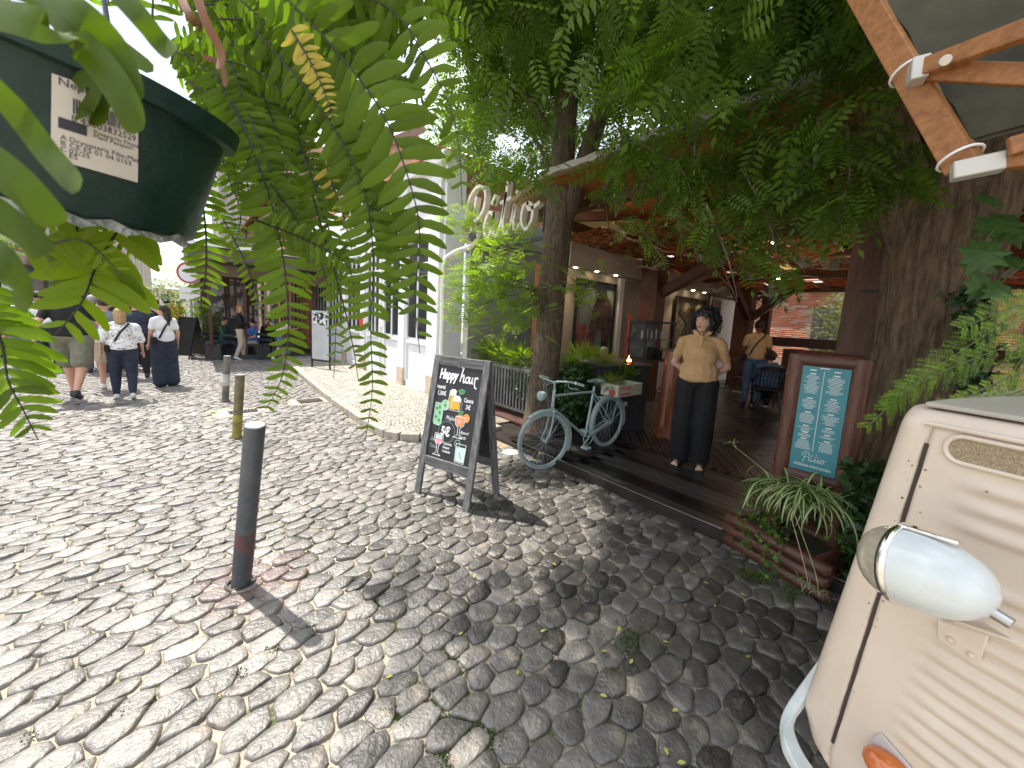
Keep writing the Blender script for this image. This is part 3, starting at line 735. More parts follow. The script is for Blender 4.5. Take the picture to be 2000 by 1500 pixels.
# brick yard building behind the opening
by=thing('brick_yard_building','sunlit red brick building seen through the back opening with a dark window and white gutter','building',(17.5,2,0))
MB().box((17.75,2,1.8),(.4,15,3.6)).build('wall',M_MORT2,by,world=True)
bv=[];bf=[];bt=[]
z=.8;r=0
while z<3.45:
    y=-3.2+(r%2)*.12
    while y<6.2:
        if not(abs(y-3.35)<.55 and z<2.75):
            n0=len(bv);g=.004;y0,y1=y+g,y+.235-g;za,zb_=z+g,z+.075-g;xo=17.551-random.uniform(0,.004)
            bv+= [(xo,y0,za),(xo,y1,za),(xo,y1,zb_),(xo,y0,zb_),(17.56,y0,za),(17.56,y1,za),(17.56,y1,zb_),(17.56,y0,zb_)]
            bf+= [(n0,n0+3,n0+2,n0+1),(n0,n0+1,n0+5,n0+4),(n0+3,n0+7,n0+6,n0+2)];bt+=[random.random()]*8
        y+=.235
    z+=.075;r+=1
q=npmesh('bricks',bv,bf,M_BRICK,tone=bt,kind='stuff');q.parent=by;q.matrix_parent_inverse=Matrix.Translation((-17.5,-2,0))
MB().box((17.5,3.35,2.0),(.14,1.,1.5)).build('window',mat('dark_shutter',(.06,.055,.06),rough=.5),by,world=True)
for dy in (-.25,0,.25): MB().box((17.42,3.35+dy,2.0),(.03,.035,1.45)).build('window_bar',M_DARK,by,world=True)
MB().box((17.45,2,3.56),(.3,15,.16)).build('gutter',M_WHITEPAINT,by,world=True)
MB().slab([(17.3,-6,3.66),(17.3,10,3.66),(21,10,5.2),(21,-6,5.2)],(0,0,.06)).build('roof',mat('clay_roof'),by,world=True)
print('rest t',time.time()-T0)
# ================================================================ FAR STREET
# brick pillar at the end of the white building
bp_=thing('brick_pillar','narrow red brick pillar with a grey drainpipe between the white building and the brick gable','pillar',(3.6,17.6,0))
MB().box((3.85,17.75,3.),(.55,.5,6)).build('core',M_MORT2,bp_,world=True)
bv=[];bf=[];bt=[]
z=.0;r=0
while z<6:
    for (xa,xb,yy) in [(3.56+k*.19,3.56+k*.19+.18,17.485) for k in range(3)]:
        n0=len(bv);bv+=[(xa,yy-.01,z+.006),(xb,yy-.01,z+.006),(xb,yy-.01,z+.08),(xa,yy-.01,z+.08)];bf.append((n0,n0+1,n0+2,n0+3));bt+=[random.random()]*4
    for k in range(2):
        ya=17.5+k*.24;n0=len(bv);bv+=[(3.565,ya,z+.006),(3.565,ya+.22,z+.006),(3.565,ya+.22,z+.08),(3.565,ya,z+.08)];bf.append((n0+3,n0+2,n0+1,n0));bt+=[random.random()]*4
    z+=.087
q=npmesh('bricks',bv,bf,M_BRICK,tone=bt,kind='stuff');q.parent=bp_;q.matrix_parent_inverse=Matrix.Translation((-3.6,-17.6,0))
MB().cyl((3.42,17.7,0),(3.42,17.7,6),.07).build('drainpipe',mat('zinc_pipe',(.25,.27,.28),rough=.5),bp_,world=True,smooth=True)
M_FARBRICK=mat('weathered_far_brick',(.33,.19,.14),(.45,.29,.22),5,.9,.2)
M_PINK=mat('faded_pink_render',(.42,.33,.30),(.52,.43,.39),1.5,.9,.1,stretch=(1,1,.3))
M_GREYR=mat('faded_grey_render',(.30,.29,.28),(.48,.46,.44),1.2,.9,.1,stretch=(2,2,.2))
def windows(parent,wall,pts,fm=M_WHITEPAINT,nx=2,nz=3,arch=False):
    for (c,wd,ht,ax) in pts:   # ax: 'x' plane normal along x (facing -x) or 'y' facing -y, or 'X' facing +x
        n={'x':(-1,0),'y':(0,-1),'X':(1,0)}[ax];t_=(abs(n[1]),abs(n[0]))
        def bx(off,du,dz,su,sz,th):
            return MB().box((c[0]+n[0]*off+t_[0]*du,c[1]+n[1]*off+t_[1]*du,c[2]+dz),(su*t_[0]+th*abs(n[0]),su*t_[1]+th*abs(n[1]),sz))
        w0=bx(.05,0,0,wd+.25,ht+.25,.1).build('window',fm,parent,world=True)
        bx(.09,0,0,wd,ht,.06).build('pane',M_DGLASS,w0,world=True)
        k=MB()
        for i in range(1,nx): k.v.extend([]);m_=bx(.13,-wd/2+wd*i/nx,0,.05,ht,.05);k.add(m_.v,m_.f)
        for i in range(1,nz): m_=bx(.13,0,-ht/2+ht*i/nz,wd,.05,.05);k.add(m_.v,m_.f)
        k.build('glazing_bars',fm,w0,world=True)
# brick gable building on the right of the street (behind pillar), gable wall facing us at y=24
gb=thing('brick_gable_building','weathered brick building with a sloping gable roof and tall metal windows behind the cafe kiosk','building',(7,24,0))
MB().slab([(3.6,22,0),(12,22,0),(12,22,11),(10.5,22,12.),(3.6,22,7.2)],(0,14,0)).build('wall',M_FARBRICK,gb,world=True)
MB().beam((3.2,21.9,7.1),(10.8,21.9,12.35),.5,.35).build('gable_roof_edge',mat('old_roof_edge',(.2,.13,.11),rough=.9),gb,world=True)
MB().slab([(3.2,21.7,7.2),(10.6,21.7,12.3),(10.6,36.5,12.3),(3.2,36.5,7.2)],(0,0,.15)).build('roof',mat('clay_roof'),gb,world=True)
windows(gb,None,[((5.2,22,z),1.3,1.9,'y') for z in (1.6,4.6)]+[((7.6,22,z),1.3,1.9,'y') for z in (1.6,4.6,7.4)]+[((3.6,y,z),1.3,2.,'x') for y in (24.5,28,31.5) for z in (1.8,5)],nx=3,nz=4,fm=mat('grey_window_metal',(.25,.27,.3),rough=.5))
for k in range(5): MB().beam((5+k*.5,21.8,8+k*.2),(6+k*.5,21.8,7.2+k*.2),.06,.06).build('metal_strut',M_WHITEPAINT,gb,world=True)
# tall pinkish tower block
tb=thing('tall_pink_building','tall faded pink and grey building with small paned windows rising above the kiosk','building',(6,42,0))
MB().box((9.4,45,8),(9.,12,16)).build('wall',M_FARBRICK,tb,world=True)
MB().box((5.6,40,8),(2.2,6.,16.1)).build('corner_bay',M_PINK,tb,world=True)
MB().box((3.3,41,7.7),(2.6,9,15.4)).build('grey_wing',M_GREYR,tb,world=True)
for k in range(6): MB().box((2.2+k*.42,36.45,7.6),(.12,.12,15)).build('vertical_rib',M_GREYR,tb,world=True)
MB().box((5.2,41,15.9),(7,9.6,.35)).build('cornice',M_WHITEPAINT,tb,world=True)
windows(tb,None,[((x,39,z),1.25,1.9,'y') for x in (8.,10.6) for z in (6.6,9.8,13)],nx=3,nz=4)
windows(tb,None,[((2.0,y,z),1.2,1.9,'x') for y in (39,43) for z in (5,9,13)],nx=3,nz=4)
# long building on the left side
lb=thing('long_left_building','long pale two storey building lining the left side of the street','building',(-9,60,0))
MB().box((-10.5,66,4.5),(9,104,9.)).build('wall',mat('pale_pink_plaster',(.52,.42,.34),(.60,.51,.43),.8,.9,.1),lb,world=True)
MB().box((-10.4,66,9.15),(9.9,104.6,.35)).build('cornice',mat('cornice_cream',(.5,.45,.38),rough=.8),lb,world=True)
MB().slab([(-5.4,13.6,9.32),(-5.4,118.4,9.32),(-10.5,118.4,11.2),(-10.5,13.6,11.2)],(0,0,.12)).build('roof',mat('brown_roof',(.22,.15,.11),rough=.9),lb,world=True)
y=15.;k=0
while y<116:
    MB().box((-5.95,y,6.4),(.18,.45,4.6)).build('pilaster',mat('cornice_cream'),lb,world=True)
    w0=MB().box((-5.97,y+1.35,6.4),(.1,1.2,3.2)).build('window',mat('grey_window_metal'),lb,world=True)
    MB().box((-5.93,y+1.35,6.4),(.1,1.0,3.0)).build('pane',M_DGLASS if k%3 else M_GREYR,w0,world=True)
    MB().box((-5.88,y+1.35,6.4),(.06,.06,3.0)).build('glazing_bar',mat('cornice_cream'),w0,world=True)
    y+=2.7;k+=1
MB().box((-5.9,66,3.95),(.35,104,.35)).build('string_course',mat('cornice_cream'),lb,world=True)
y=16.;k=0
while y<100:
    MB().box((-5.97,y+1,1.6),(.12,2.2,2.9)).build('shopfront',[M_DGLASS,M_DARK,mat('grey_window_metal')][k%3],lb,world=True);y+=3.4;k+=1
# awnings / pergola of the cafes along it
def awning(y,ln,m,label):
    t=thing('awning',label,'awning',(-5.4,y,0),group='awnings along the left building')
    MB().slab([(-5.8,y,3.5),(-5.8,y+ln,3.5),(-3.9,y+ln,2.9),(-3.9,y,2.9)],(0,0,.05)).build('awning_roof',m,t,world=True)
    for yy in (y+.1,y+ln-.1): MB().box((-3.95,yy,1.45),(.08,.08,2.9)).build('post',M_DARK,t,world=True)
    MB().beam((-3.9,y,2.88),(-3.9,y+ln,2.88),.08,.12).build('front_rail',M_DARK,t,world=True)
AL=['grey cafe awning nearest to us along the left building','dark cafe awning second along the left building','green cafe awning third along the left building','pale cafe awning far down the left building','farthest dark cafe awning at the end of the left building']
for i,(y,ln) in enumerate(((22,7),(30,8),(39,9),(50,12),(64,18))): awning(y,ln,[M_GREYR,M_DARK,mat('green_canvas',(.12,.16,.12),rough=.8),M_PINK,M_DARK][i],AL[i])
# taller block rising behind the left building
tl=thing('dark_tall_block','tall plain grey block standing behind the roof of the long left building','building',(-13,40,0))
MB().box((-15,32,7.5),(8,16,15)).build('wall',M_GREYR,tl,world=True)
MB().box((-15,32,15.1),(8.4,16.4,.3)).build('parapet',M_GREYR,tl,world=True)
# end of street: trees and building far away
eb=thing('street_end_building','small pale building closing the far end of the street','building',(0,150,0))
MB().box((2,150,2.4),(26,10,4.8)).build('wall',mat('pale_pink_plaster'),eb,world=True)
MB().slab([(-11.5,144.5,4.8),(15.5,144.5,4.8),(15.5,150,6.),(-11.5,150,6.)],(0,0,.2)).build('roof',M_GREYR,eb,world=True)
windows(eb,None,[((x,145,2.6),1.4,2,'y') for x in (-9,-5,-1,3,7,11)])
# overhead cables
for i,(za,zb_) in enumerate(((10.2,9.2),(8.6,8.3),(7.4,7.9))):
    cb=MB();a=Vector((-6,26+10*i,za));b2=Vector((5.5,24+9*i,zb_));pts=[a.lerp(b2,t/12)-Vector((0,0,.5*math.sin(math.pi*t/12))) for t in range(13)]
    cb.tube(pts,.012,5);cb.build('overhead_cable',M_BLACK,label=['highest overhead cable crossing the street','middle overhead cable crossing the street','lowest overhead cable crossing the street'][i],cat='cable')
# ---- kiosk (open cafe pavilion)
K0=onz(395,700);kx0,ky0=.45,14.6
kk=thing('cafe_kiosk','open cafe pavilion with flat dark roof and slim posts at the end of the street','kiosk',(2,17.5,0))
MB().box((2.0,18.6,.07),(3.2,8.2,.16)).build('floor',M_DARK,kk,world=True)
MB().box((1.9,18.2,3.03),(3.7,9.4,.34)).build('roof',mat('dark_brown_roof',(.10,.075,.065),rough=.7),kk,world=True,bevel=.02)
MB().box((1.9,18.2,3.27),(3.9,9.6,.1)).build('roof_sheet',mat('pale_metal_sheet',(.66,.67,.7),rough=.5),kk,world=True)
MB().box((1.9,13.75,2.62),(3.4,.12,.3)).build('awning_front',mat('brown_fabric',(.10,.06,.045),rough=.9),kk,world=True)
for x in (.5,1.35,2.2,3.3):
    for y in (14.6,17.5,20.5,22.4): MB().box((x,y,1.5),(.08,.08,2.75)).build('post',M_BROWN,kk,world=True)
for k in range(9): MB().box((3.35,15+.85*k,1.55),(.05,.28,2.5)).build('wall_slat',mat('warm_slat',(.32,.17,.10),rough=.7),kk,world=True)
MB().box((1.4,22.5,1.6),(2.4,.1,2.6)).build('back_wall',mat('grey_mural',(.12,.12,.125),(.55,.55,.55),3.5,.8,ramp=(.48,.52)),kk,world=True)
MB().box((1.3,19.8,.62),(1.6,.5,1.05)).build('bar_counter',M_DARK,kk,world=True)
# ================================================================ PROPS
def ribbon(mb,pts,wd,nv,dp):
    nv=Vector(nv).normalized();pts=[Vector(p) for p in pts];vs=[];k=len(pts)
    for i,p in enumerate(pts):
        d=(pts[min(i+1,k-1)]-pts[max(i-1,0)]).normalized();x=nv.cross(d).normalized()*(wd/2);q=nv*(dp/2)
        vs+= [p-x-q,p+x-q,p+x+q,p-x+q]
    fs=[(0,1,2,3),(4*k-1,4*k-2,4*k-3,4*k-4)]
    for i in range(k-1):
        for j in range(4):
            a=4*i+j;b=4*i+(j+1)%4;fs.append((a,a+4,b+4,b))
    mb.add(vs,fs);return mb
PATIO=[[(.72,1.85),(.45,.7),(.2,-.6)],[(-.05,1.0),(.1,1.8),(.75,2.25),(1.35,1.95),(1.3,1.25),(.8,.85),(.5,.95)],
 [(2.0,.9),(1.7,1.),(1.42,.6),(1.47,.12),(1.75,.05),(2.0,.5),(2.1,1.),(2.02,.3),(2.2,0),(2.45,.2),(2.75,1.2),(2.88,2.0)],[(2.82,1.6),(2.7,.5),(2.78,.05),(3.0,.05),(3.18,.35),(3.4,1.),(3.36,.3),(3.52,0),(3.75,.3)],
 [(1.85,1.3),(2.1,1.65)],[(2.45,1.25),(3.15,1.33)],[(3.45,1.42),(3.52,1.52)],[(4.2,.95),(3.9,.85),(3.82,.35),(4.05,0),(4.38,.25),(4.42,.75),(4.15,.95),(4.25,.7),(4.8,.85)]]
def script(strokes,o,rv,uv,size,wd,dp,m,parent,name,sub=6):
    rv=Vector(rv).normalized();uv=Vector(uv).normalized();nv=rv.cross(uv);o=Vector(o)
    mb=MB()
    for s in strokes: ribbon(mb,[o+rv*(p.x*size)+uv*(p.y*size) for p in bez([(a,b,0) for a,b in s],sub)],wd,nv,dp)
    return mb.build(name,m,parent,world=True)
# ---- bollards
M_BOL=mat('bollard_paint',(.05,.062,.075),(.085,.095,.105),9,.45,.15,40)
def bollard(base,toppx,dep,r,m,label,band=None,cap=True):
    t=thing('bollard',label,'bollard',(base.x,base.y,0),group='bollards along the street')
    tp=att(toppx[0],toppx[1],dep);b=Vector((base.x,base.y,-.02))
    MB().tube([b,b.lerp(tp,.5),tp],r,26).build('post',m,t,world=True,smooth=True)
    MB().lathe([(r*.6,0),(r*.98,.003),(r*.9,.010),(.01,.012)],tp,(tp-b),22).build('cap',mat('worn_cap_metal',(.28,.28,.28),(.4,.4,.4),30,.5,metal=.3),t,world=True,smooth=True)
    MB().ring(b+Vector((0,0,.035)),r+.02,.010,(0,0,1),28,6).build('ground_sleeve',M_IRON,t,world=True,smooth=True)
    if band:
        for f0,f1,mm in band: MB().tube([b.lerp(tp,f0),b.lerp(tp,f1)],r+.0012,26,cap=False).build('paint_patch',mm,t,world=True,smooth=True)
    return t
M_REDP=mat('old_red_paint',(.05,.06,.07),(.20,.025,.03),6,.5,ramp=(.42,.62))
MB_=bollard(onz(470,1143),(498,832),2.13,.052,M_BOL,'tall dark blue grey bollard nearest the camera with faded red patch',[(.13,.38,M_REDP)])
M_YEL=mat('lichen_brown_paint',(.10,.085,.055),(.22,.18,.08),8,.7,.3)
bollard(onz(462,857),(469,733),att(0,0,1).length and proj((.42,5.86,.5))[2],.052,M_YEL,'slim brown bollard with yellow stained foot in the middle of the row',[(.02,.4,mat('yellow_lichen',(.20,.16,.05),(.42,.36,.06),7,.8))])
bollard(onz(440,785),(444,696),proj((.44,8.24,.5))[2],.052,mat('worn_dark_paint',(.10,.08,.07),(.2,.18,.16),8,.7),'farthest slim bollard with a pale worn band',[(.38,.62,mat('pale_band',(.35,.34,.33),(.5,.49,.47),9,.7))])
# ---- A frame chalkboard
M_GREYW=mat('grey_stained_wood',(.07,.07,.072),(.20,.20,.20),7,.6,.25,25,stretch=(7,7,.7))
M_GREYWH=mat('grey_stained_wood_lying',(.07,.07,.072),(.20,.20,.20),7,.6,.25,25,stretch=(.8,7,7))
M_CHALK=mat('chalkboard',(.014,.016,.02),(.028,.03,.036),6,.6)
C_W=mat('chalk_white',(.8,.8,.8),rough=.8);C_Y=mat('chalk_amber',(.65,.38,.04),rough=.8);C_G=mat('chalk_green',(.28,.55,.33),rough=.8);C_DG=mat('chalk_dark_green',(.06,.25,.10),rough=.8);C_O=mat('chalk_orange',(.8,.33,.12),rough=.8);C_P=mat('chalk_pink',(.75,.33,.38),rough=.8);C_M=mat('chalk_mint',(.55,.72,.66),rough=.8);C_GR=mat('chalk_grey',(.35,.36,.37),rough=.8)
af=thing('chalkboard_sign','grey wooden A-frame chalkboard with drinks prices on the cobbles','sign',(1.93,3.0,0),rotz=math.atan2(-.62,.2))
HB=1.33
def afl(x,sgn,f): # point on leg plane
    return Vector((x,sgn*.235*(1-f),HB*f))
for sg in (-1,1):
    for x in(-.295,.295): MB().beam(afl(x,sg,0),afl(x,sg,.997),.07,.028,(0,-sg,.2)).build('leg',M_GREYW,af,bevel=.003)
    MB().beam(afl(-.258,sg,.965),afl(.258,sg,.965),.028,.085,(0,0,1)).build('top_rail',M_GREYWH,af,bevel=.003)
    MB().beam(afl(-.258,sg,.255),afl(.258,sg,.255),.026,.09,(0,0,1)).build('bottom_rail',M_GREYWH,af,bevel=.003)
Zn=Vector((0,-HB,-.235)).normalized()      # outward normal of the front panel
upv=Vector((0,.235,HB)).normalized()
f0,f1=.285,.94
bd=[afl(-.26,-1,f0),afl(.26,-1,f0),afl(.26,-1,f1),afl(-.26,-1,f1)]
board=MB().slab(bd,-Zn*-.001+Vector((0,.008,0))).build('chalk_panel',M_CHALK,af)
bd2=[afl(-.26,1,f0),afl(.26,1,f0),afl(.26,1,f1),afl(-.26,1,f1)]
MB().slab(bd2,(0,-.008,0)).build('chalk_panel',M_CHALK,af)
MB().tube([afl(-.2,-1,.5),afl(-.2,1,.5)],.003,6).build('chain',M_STEEL,af)
BW=.52;BL=(bd[3]-bd[0]).length
Nn=Vector((0,-1,0));Nn=(Vector((1,0,0)).cross(upv)).normalized()  # points to the viewer (-y)
def bp(u,v,o=.002):
    p=bd[3]+Vector((1,0,0))*(BW*u)-upv*(BL*v)+Nn*o;return p
RB=RM[af]
RX=(RB.to_3x3()@Vector((1,0,0)));UX=RB.to_3x3()@upv
def btxt(s,u,v,size,m=C_W,shear=0.,off=.0,sx=1.,name='lettering',rot=0.):
    o=RB@bp(u,v,.0025);rv=RX*math.cos(rot)+UX*math.sin(rot);uv=UX*math.cos(rot)-RX*math.sin(rot)
    o_=text(s,size,o,rv,uv,m,None,name=name,shear=shear,off=off,sx=sx)
    o_.parent=board;o_.matrix_parent_inverse=Matrix();o_.data.transform(RB.inverted());return o_
btxt('Happy',.04,.155,.128,shear=.15,off=.006,sx=.66)
HOUR=[[(-.7,2.2),(-.3,2.35),(.3,2.1),(.7,2.5),(.55,2.6),(.2,1.3),(0,0)],[(.1,.6),(.5,1.1),(.65,.8),(.6,.1),(.8,.0),(1.05,.4)],[(1.35,.9),(1.05,.6),(1.15,.05),(1.5,.1),(1.6,.7),(1.35,.9)],[(1.75,.95),(1.74,.2),(1.9,0),(2.15,.3),(2.25,.95),(2.26,.1),(2.45,.05)],[(2.72,.98),(2.70,.5),(2.72,.0)],[(2.72,.5),(2.88,.9),(3.12,.95),(3.2,.75)],[(2.72,.0),(2.9,-.5),(3.2,-.6)]]
def bstroke(strokes,u,v,size,wd,m,name='lettering'):
    mb=MB()
    for s in strokes: ribbon(mb,[bp(u,v,.003)+Vector((1,0,0))*(p.x*size)+upv*(p.y*size) for p in bez([(a,b_2,0) for a,b_2 in s],5)],wd,Nn,.001)
    return mb.build(name,m,board)
bstroke(HOUR,.53,.165,.062,.013,C_W)
btxt('Imperial',.02,.265,.052,off=.001,sx=.62);btxt('1,50€',.05,.335,.058,off=.001,sx=.8)
btxt('Caneca',.68,.36,.055,shear=.1,off=.001,sx=.66);btxt('3€',.74,.43,.058,off=.001,sx=.85)
btxt('Mojito',.33,.575,.055,shear=.4,sx=.75);btxt('5€',.27,.745,.115,off=.005,sx=.8)
btxt('Aperol',.70,.685,.045,shear=.4,sx=.75);btxt('Spritz',.69,.735,.045,shear=.4,sx=.75)
btxt('Gin',.04,.83,.05,C_GR,shear=.4,sx=.7);btxt('Tónico',.04,.9,.05,C_GR,shear=.4,sx=.7)
for i,s in enumerate(('Caipirinha','Daiquiri','Cocktails')): btxt(s,.36,.835+.04*i,.032,off=.0005,sx=.8)
def bpoly(name,m,pts,o=.001): return MB().slab([bp(u,v,o) for u,v in pts],Nn*.0012).build(name,m,board)
def boutl(pts,m=C_W,wd=.006,closed=True):
    P=[bp(u,v,.004) for u,v in pts];P=P+[P[0]] if closed else P
    return ribbon(MB(),P,wd,Nn,.001).build('chalk_line',m,board)
g1=[(.35,.27),(.49,.26),(.48,.47),(.33,.47)]
bpoly('drawn_beer',C_Y,[(.36,.32),(.48,.31),(.475,.46),(.34,.46)]);bpoly('drawn_foam',C_W,[(.35,.27),(.39,.25),(.46,.25),(.49,.27),(.49,.31),(.36,.325)],.002);boutl(g1)
bpoly('drawn_beer',C_Y,[(.45,.37),(.6,.36),(.59,.455),(.44,.455)],.0035);bpoly('drawn_foam',C_W,[(.45,.33),(.5,.31),(.58,.31),(.62,.34),(.61,.37),(.45,.375)],.0045);boutl([(.44,.34),(.62,.34),(.6,.47),(.42,.47)]);boutl([(.62,.35),(.66,.38),(.65,.44),(.6,.455)],closed=False,m=C_GR)
boutl([(.455,.39),(.45,.44)],closed=False);boutl([(.5,.385),(.495,.45)],closed=False);boutl([(.55,.385),(.545,.45)],closed=False)
bpoly('drawn_lime',C_DG,[(.54,.26),(.6,.235),(.68,.25),(.66,.28),(.58,.29)]);boutl([(.54,.26),(.6,.235),(.68,.25),(.66,.28),(.58,.29)],C_G,.004)
def circ(u,v,r,n=18,ry=None): return [(u+r*math.cos(2*math.pi*i/n),v+(ry or r*BW/BL)*math.sin(2*math.pi*i/n)) for i in range(n)]
bpoly('drawn_glass',C_G,[(.05,.42),(.25,.42),(.24,.63),(.2,.655),(.08,.65),(.05,.62)]);boutl([(.05,.42),(.25,.42),(.24,.63),(.2,.655),(.08,.65),(.05,.62)],C_M)
bpoly('drawn_lime',C_G,circ(.28,.43,.09),.0015);boutl(circ(.28,.43,.09),C_M);
for q in ((.1,.48),(.17,.52),(.1,.57),(.18,.6),(.16,.46),(.28,.43)): bpoly('drawn_mint',C_DG,circ(q[0],q[1],.028,8),.003)
bpoly('drawn_aperol',C_O,circ(.66,.555,.095,ry=.065));boutl([(.56,.52),(.57,.6),(.64,.63),(.645,.71),(.55,.735),(.77,.735),(.69,.71),(.69,.63),(.76,.6),(.78,.52)])
bpoly('drawn_orange',C_O,circ(.79,.52,.07),.0005);boutl(circ(.79,.52,.07),C_Y);bpoly('drawn_leaf',C_DG,[(.62,.5),(.6,.46),(.66,.45),(.72,.455),(.7,.5)],.003);bpoly('drawn_fruit',C_P,circ(.66,.57,.04),.003)
boutl(circ(.4,.705,.19),C_GR,.003)
bpoly('drawn_gin',C_P,circ(.245,.81,.085,ry=.04));boutl([(.15,.74),(.14,.81),(.22,.86),(.23,.94),(.15,.965),(.34,.965),(.265,.94),(.27,.86),(.35,.81),(.34,.74)]);bpoly('drawn_ice',C_M,[(.17,.75),(.32,.75),(.33,.79),(.16,.79)],.002)
bpoly('drawn_cocktail',C_M,[(.66,.82),(.87,.82),(.86,.97),(.68,.97)]);boutl([(.66,.79),(.88,.79),(.87,.98),(.67,.98)]);boutl([(.74,.87),(.8,.93)],C_DG,closed=False);boutl(circ(.68,.79,.06),C_G)
# ---- bicycle
M_BIKE=mat('pale_blue_bike_paint',(.25,.35,.36),(.36,.46,.46),12,.4,.1,spec=.6)
M_TYRE=mat('painted_tyre',(.30,.37,.38),(.40,.47,.47),10,.7)
M_SPOKE=mat('dull_spokes',(.30,.34,.34),rough=.5,metal=.4)
Fh=Vector((3.08,3.0,.345));Rh=Vector((4.23,2.97,.43))
bk=thing('bicycle','pale blue painted old bicycle leaning by the ivy with a crate on its rack','bicycle',(3.65,2.985,0))
Y0=2.98
def B(px,py,dy=0): return ony(px,py,Y0+dy)
def wheel(c,axis,name='wheel'):
    axis=Vector(axis).normalized()
    w0=MB().ring(c,.325,.0185,axis,56,10).build(name,M_TYRE,bk,world=True,smooth=True)
    MB().ring(c,.300,.013,axis,56,8,fr=1.2).build('rim',M_BIKE,w0,world=True,smooth=True)
    MB().cyl(c-axis*.045,c+axis*.045,.018).build('hub',M_BIKE,w0,world=True,smooth=True)
    x=axis.orthogonal().normalized();y=axis.cross(x);s=MB()
    for i in range(36):
        a=2*math.pi*i/36;a2=a+(.55 if i%4<2 else -.55);sd=1 if i%2 else -1
        s.tube([c+(x*math.cos(a2)+y*math.sin(a2))*.02+axis*sd*.035,c+(x*math.cos(a)+y*math.sin(a))*.292],.0017,5,cap=False)
    s.build('spokes',M_SPOKE,w0,world=True)
    return w0
axF=Vector((math.sin(R(14)),math.cos(R(14)),0))
wheel(Fh,axF);wheel(Rh,(0,1,0))
def arc(c,axis,r,a0,a1,wd,name,n=22):
    axis=Vector(axis).normalized();x=Vector((0,0,1)).cross(axis).normalized()*-1;z=Vector((0,0,1));vs=[];fs=[]
    for i in range(n+1):
        a=a0+(a1-a0)*i/n;d=x*math.cos(a)+z*math.sin(a)
        for k,(o,h) in enumerate(((-1,-.010),(-.6,.003),(0,.007),(.6,.003),(1,-.010))): vs.append(c+d*(r+h)+axis*(o*wd/2))
        for k,(o,h) in enumerate(((1,-.014),(0,.003),(-1,-.014))): vs.append(c+d*(r+h-.001)+axis*(o*wd/2))
    for i in range(n):
        for j in range(8): a=i*8+j;b=i*8+(j+1)%8;fs.append((a,b,b+8,a+8))
    fs+= [tuple(range(8)),tuple(n*8+j for j in range(8))[::-1]]
    return MB().add(vs,fs).build(name,M_BIKE,bk,world=True,smooth=True)
arc(Fh,axF,.365,R(-25),R(128),.062,'mudguard');arc(Rh,(0,1,0),.365,R(-15),R(205),.062,'mudguard')
BBk=B(1143,852);ST=B(1158,765);HT=B(1083,766);HBt=B(1079,797);SEAT=B(1163,748)
def tb_(name,a,b,r,p=bk): return MB().tube([a,b],r,12).build(name,M_BIKE,p,world=True,smooth=True)
tb_('top_tube',HT+Vector((0,0,-.04)),ST,.0155);tb_('down_tube',HBt,BBk,.0175);tb_('seat_tube',BBk,ST.lerp(SEAT,.6),.0155);tb_('head_tube',HBt,HT+Vector((0,0,.03)),.02)
for s in(-1,1):
    tb_('chain_stay',BBk+Vector((0,s*.03,0)),Rh+Vector((0,s*.06,0)),.010);tb_('seat_stay',ST+Vector((0,s*.02,-.01)),Rh+Vector((0,s*.06,0)),.008)
    cr=HBt+Vector((0,0,-.03))+axF*s*.045
    MB().tube(bez([cr,cr.lerp(Fh+axF*s*.055,.6)+Vector((.02,0,0)),Fh+axF*s*.055+Vector((0,0,.03)),Fh+axF*s*.055],5),.011,10).build('fork_blade',M_BIKE,bk,world=True,smooth=True)
    MB().tube([Fh+axF*s*.05,Fh+axF*s*.035+Vector((.20,-.05,.29))],.0035,6).build('guard_stay',M_BIKE,bk,world=True)
    MB().tube([Rh+Vector((0,s*.06,0)),Rh+Vector((.30,s*.035,.19))],.0035,6).build('guard_stay',M_BIKE,bk,world=True)
MB().box(HBt+Vector((0,0,-.03)),(.05,.12,.03)).build('fork_crown',M_BIKE,bk,world=True,bevel=.008)
st=HT+Vector((-.005,0,.11));tb_('stem',HT,st,.012)
hb=MB()
for s in(-1,1):
    hb.tube(bez([st,st+Vector((-.06,s*.09,.03)),st+Vector((-.02,s*.23,.045)),st+Vector((.13,s*.27,.01))],7),.011,10)
hb.build('handlebar',M_BIKE,bk,world=True,smooth=True)
for s in(-1,1):
    MB().tube([st+Vector((.04,s*.265,.035)),st+Vector((.17,s*.275,.0))],.016,12).build('grip',mat('pale_grip',(.5,.55,.55),rough=.6),bk,world=True,smooth=True)
    MB().tube(bez([st+Vector((0,s*.2,.03)),st+Vector((.03,s*.2,-.03)),st+Vector((.13,s*.24,-.045))],4),.005,6).build('brake_lever',M_BIKE,bk,world=True)
hl=Vector(B(1066,772));MB().lathe([(.0,-.05),(.03,-.045),(.05,-.01),(.055,.03),(.048,.045),(.0,.055)],hl+Vector((-.05,0,0)),(-1,-.1,-.1),20).build('bicycle_lamp',M_BIKE,bk,world=True,smooth=True)
for dy in (-.02,.02): MB().tube(bez([st+Vector((0,dy*3,0)),hl+Vector((-.02,dy,.12)),hl+Vector((.03,dy,-.05)),HBt+Vector((0,dy,-.05))],6),.0025,5).build('cable',M_BIKE,bk,world=True)
sd_=MB();sd_.ell(SEAT+Vector((.07,0,.025)),(.09,.085,.03));sd_.ell(SEAT+Vector((-.06,0,.03)),(.11,.035,.022));fuse(sd_,'saddle',mat('green_grey_saddle',(.16,.22,.21),(.25,.32,.3),10,.5),bk,vox=.008,world=True)
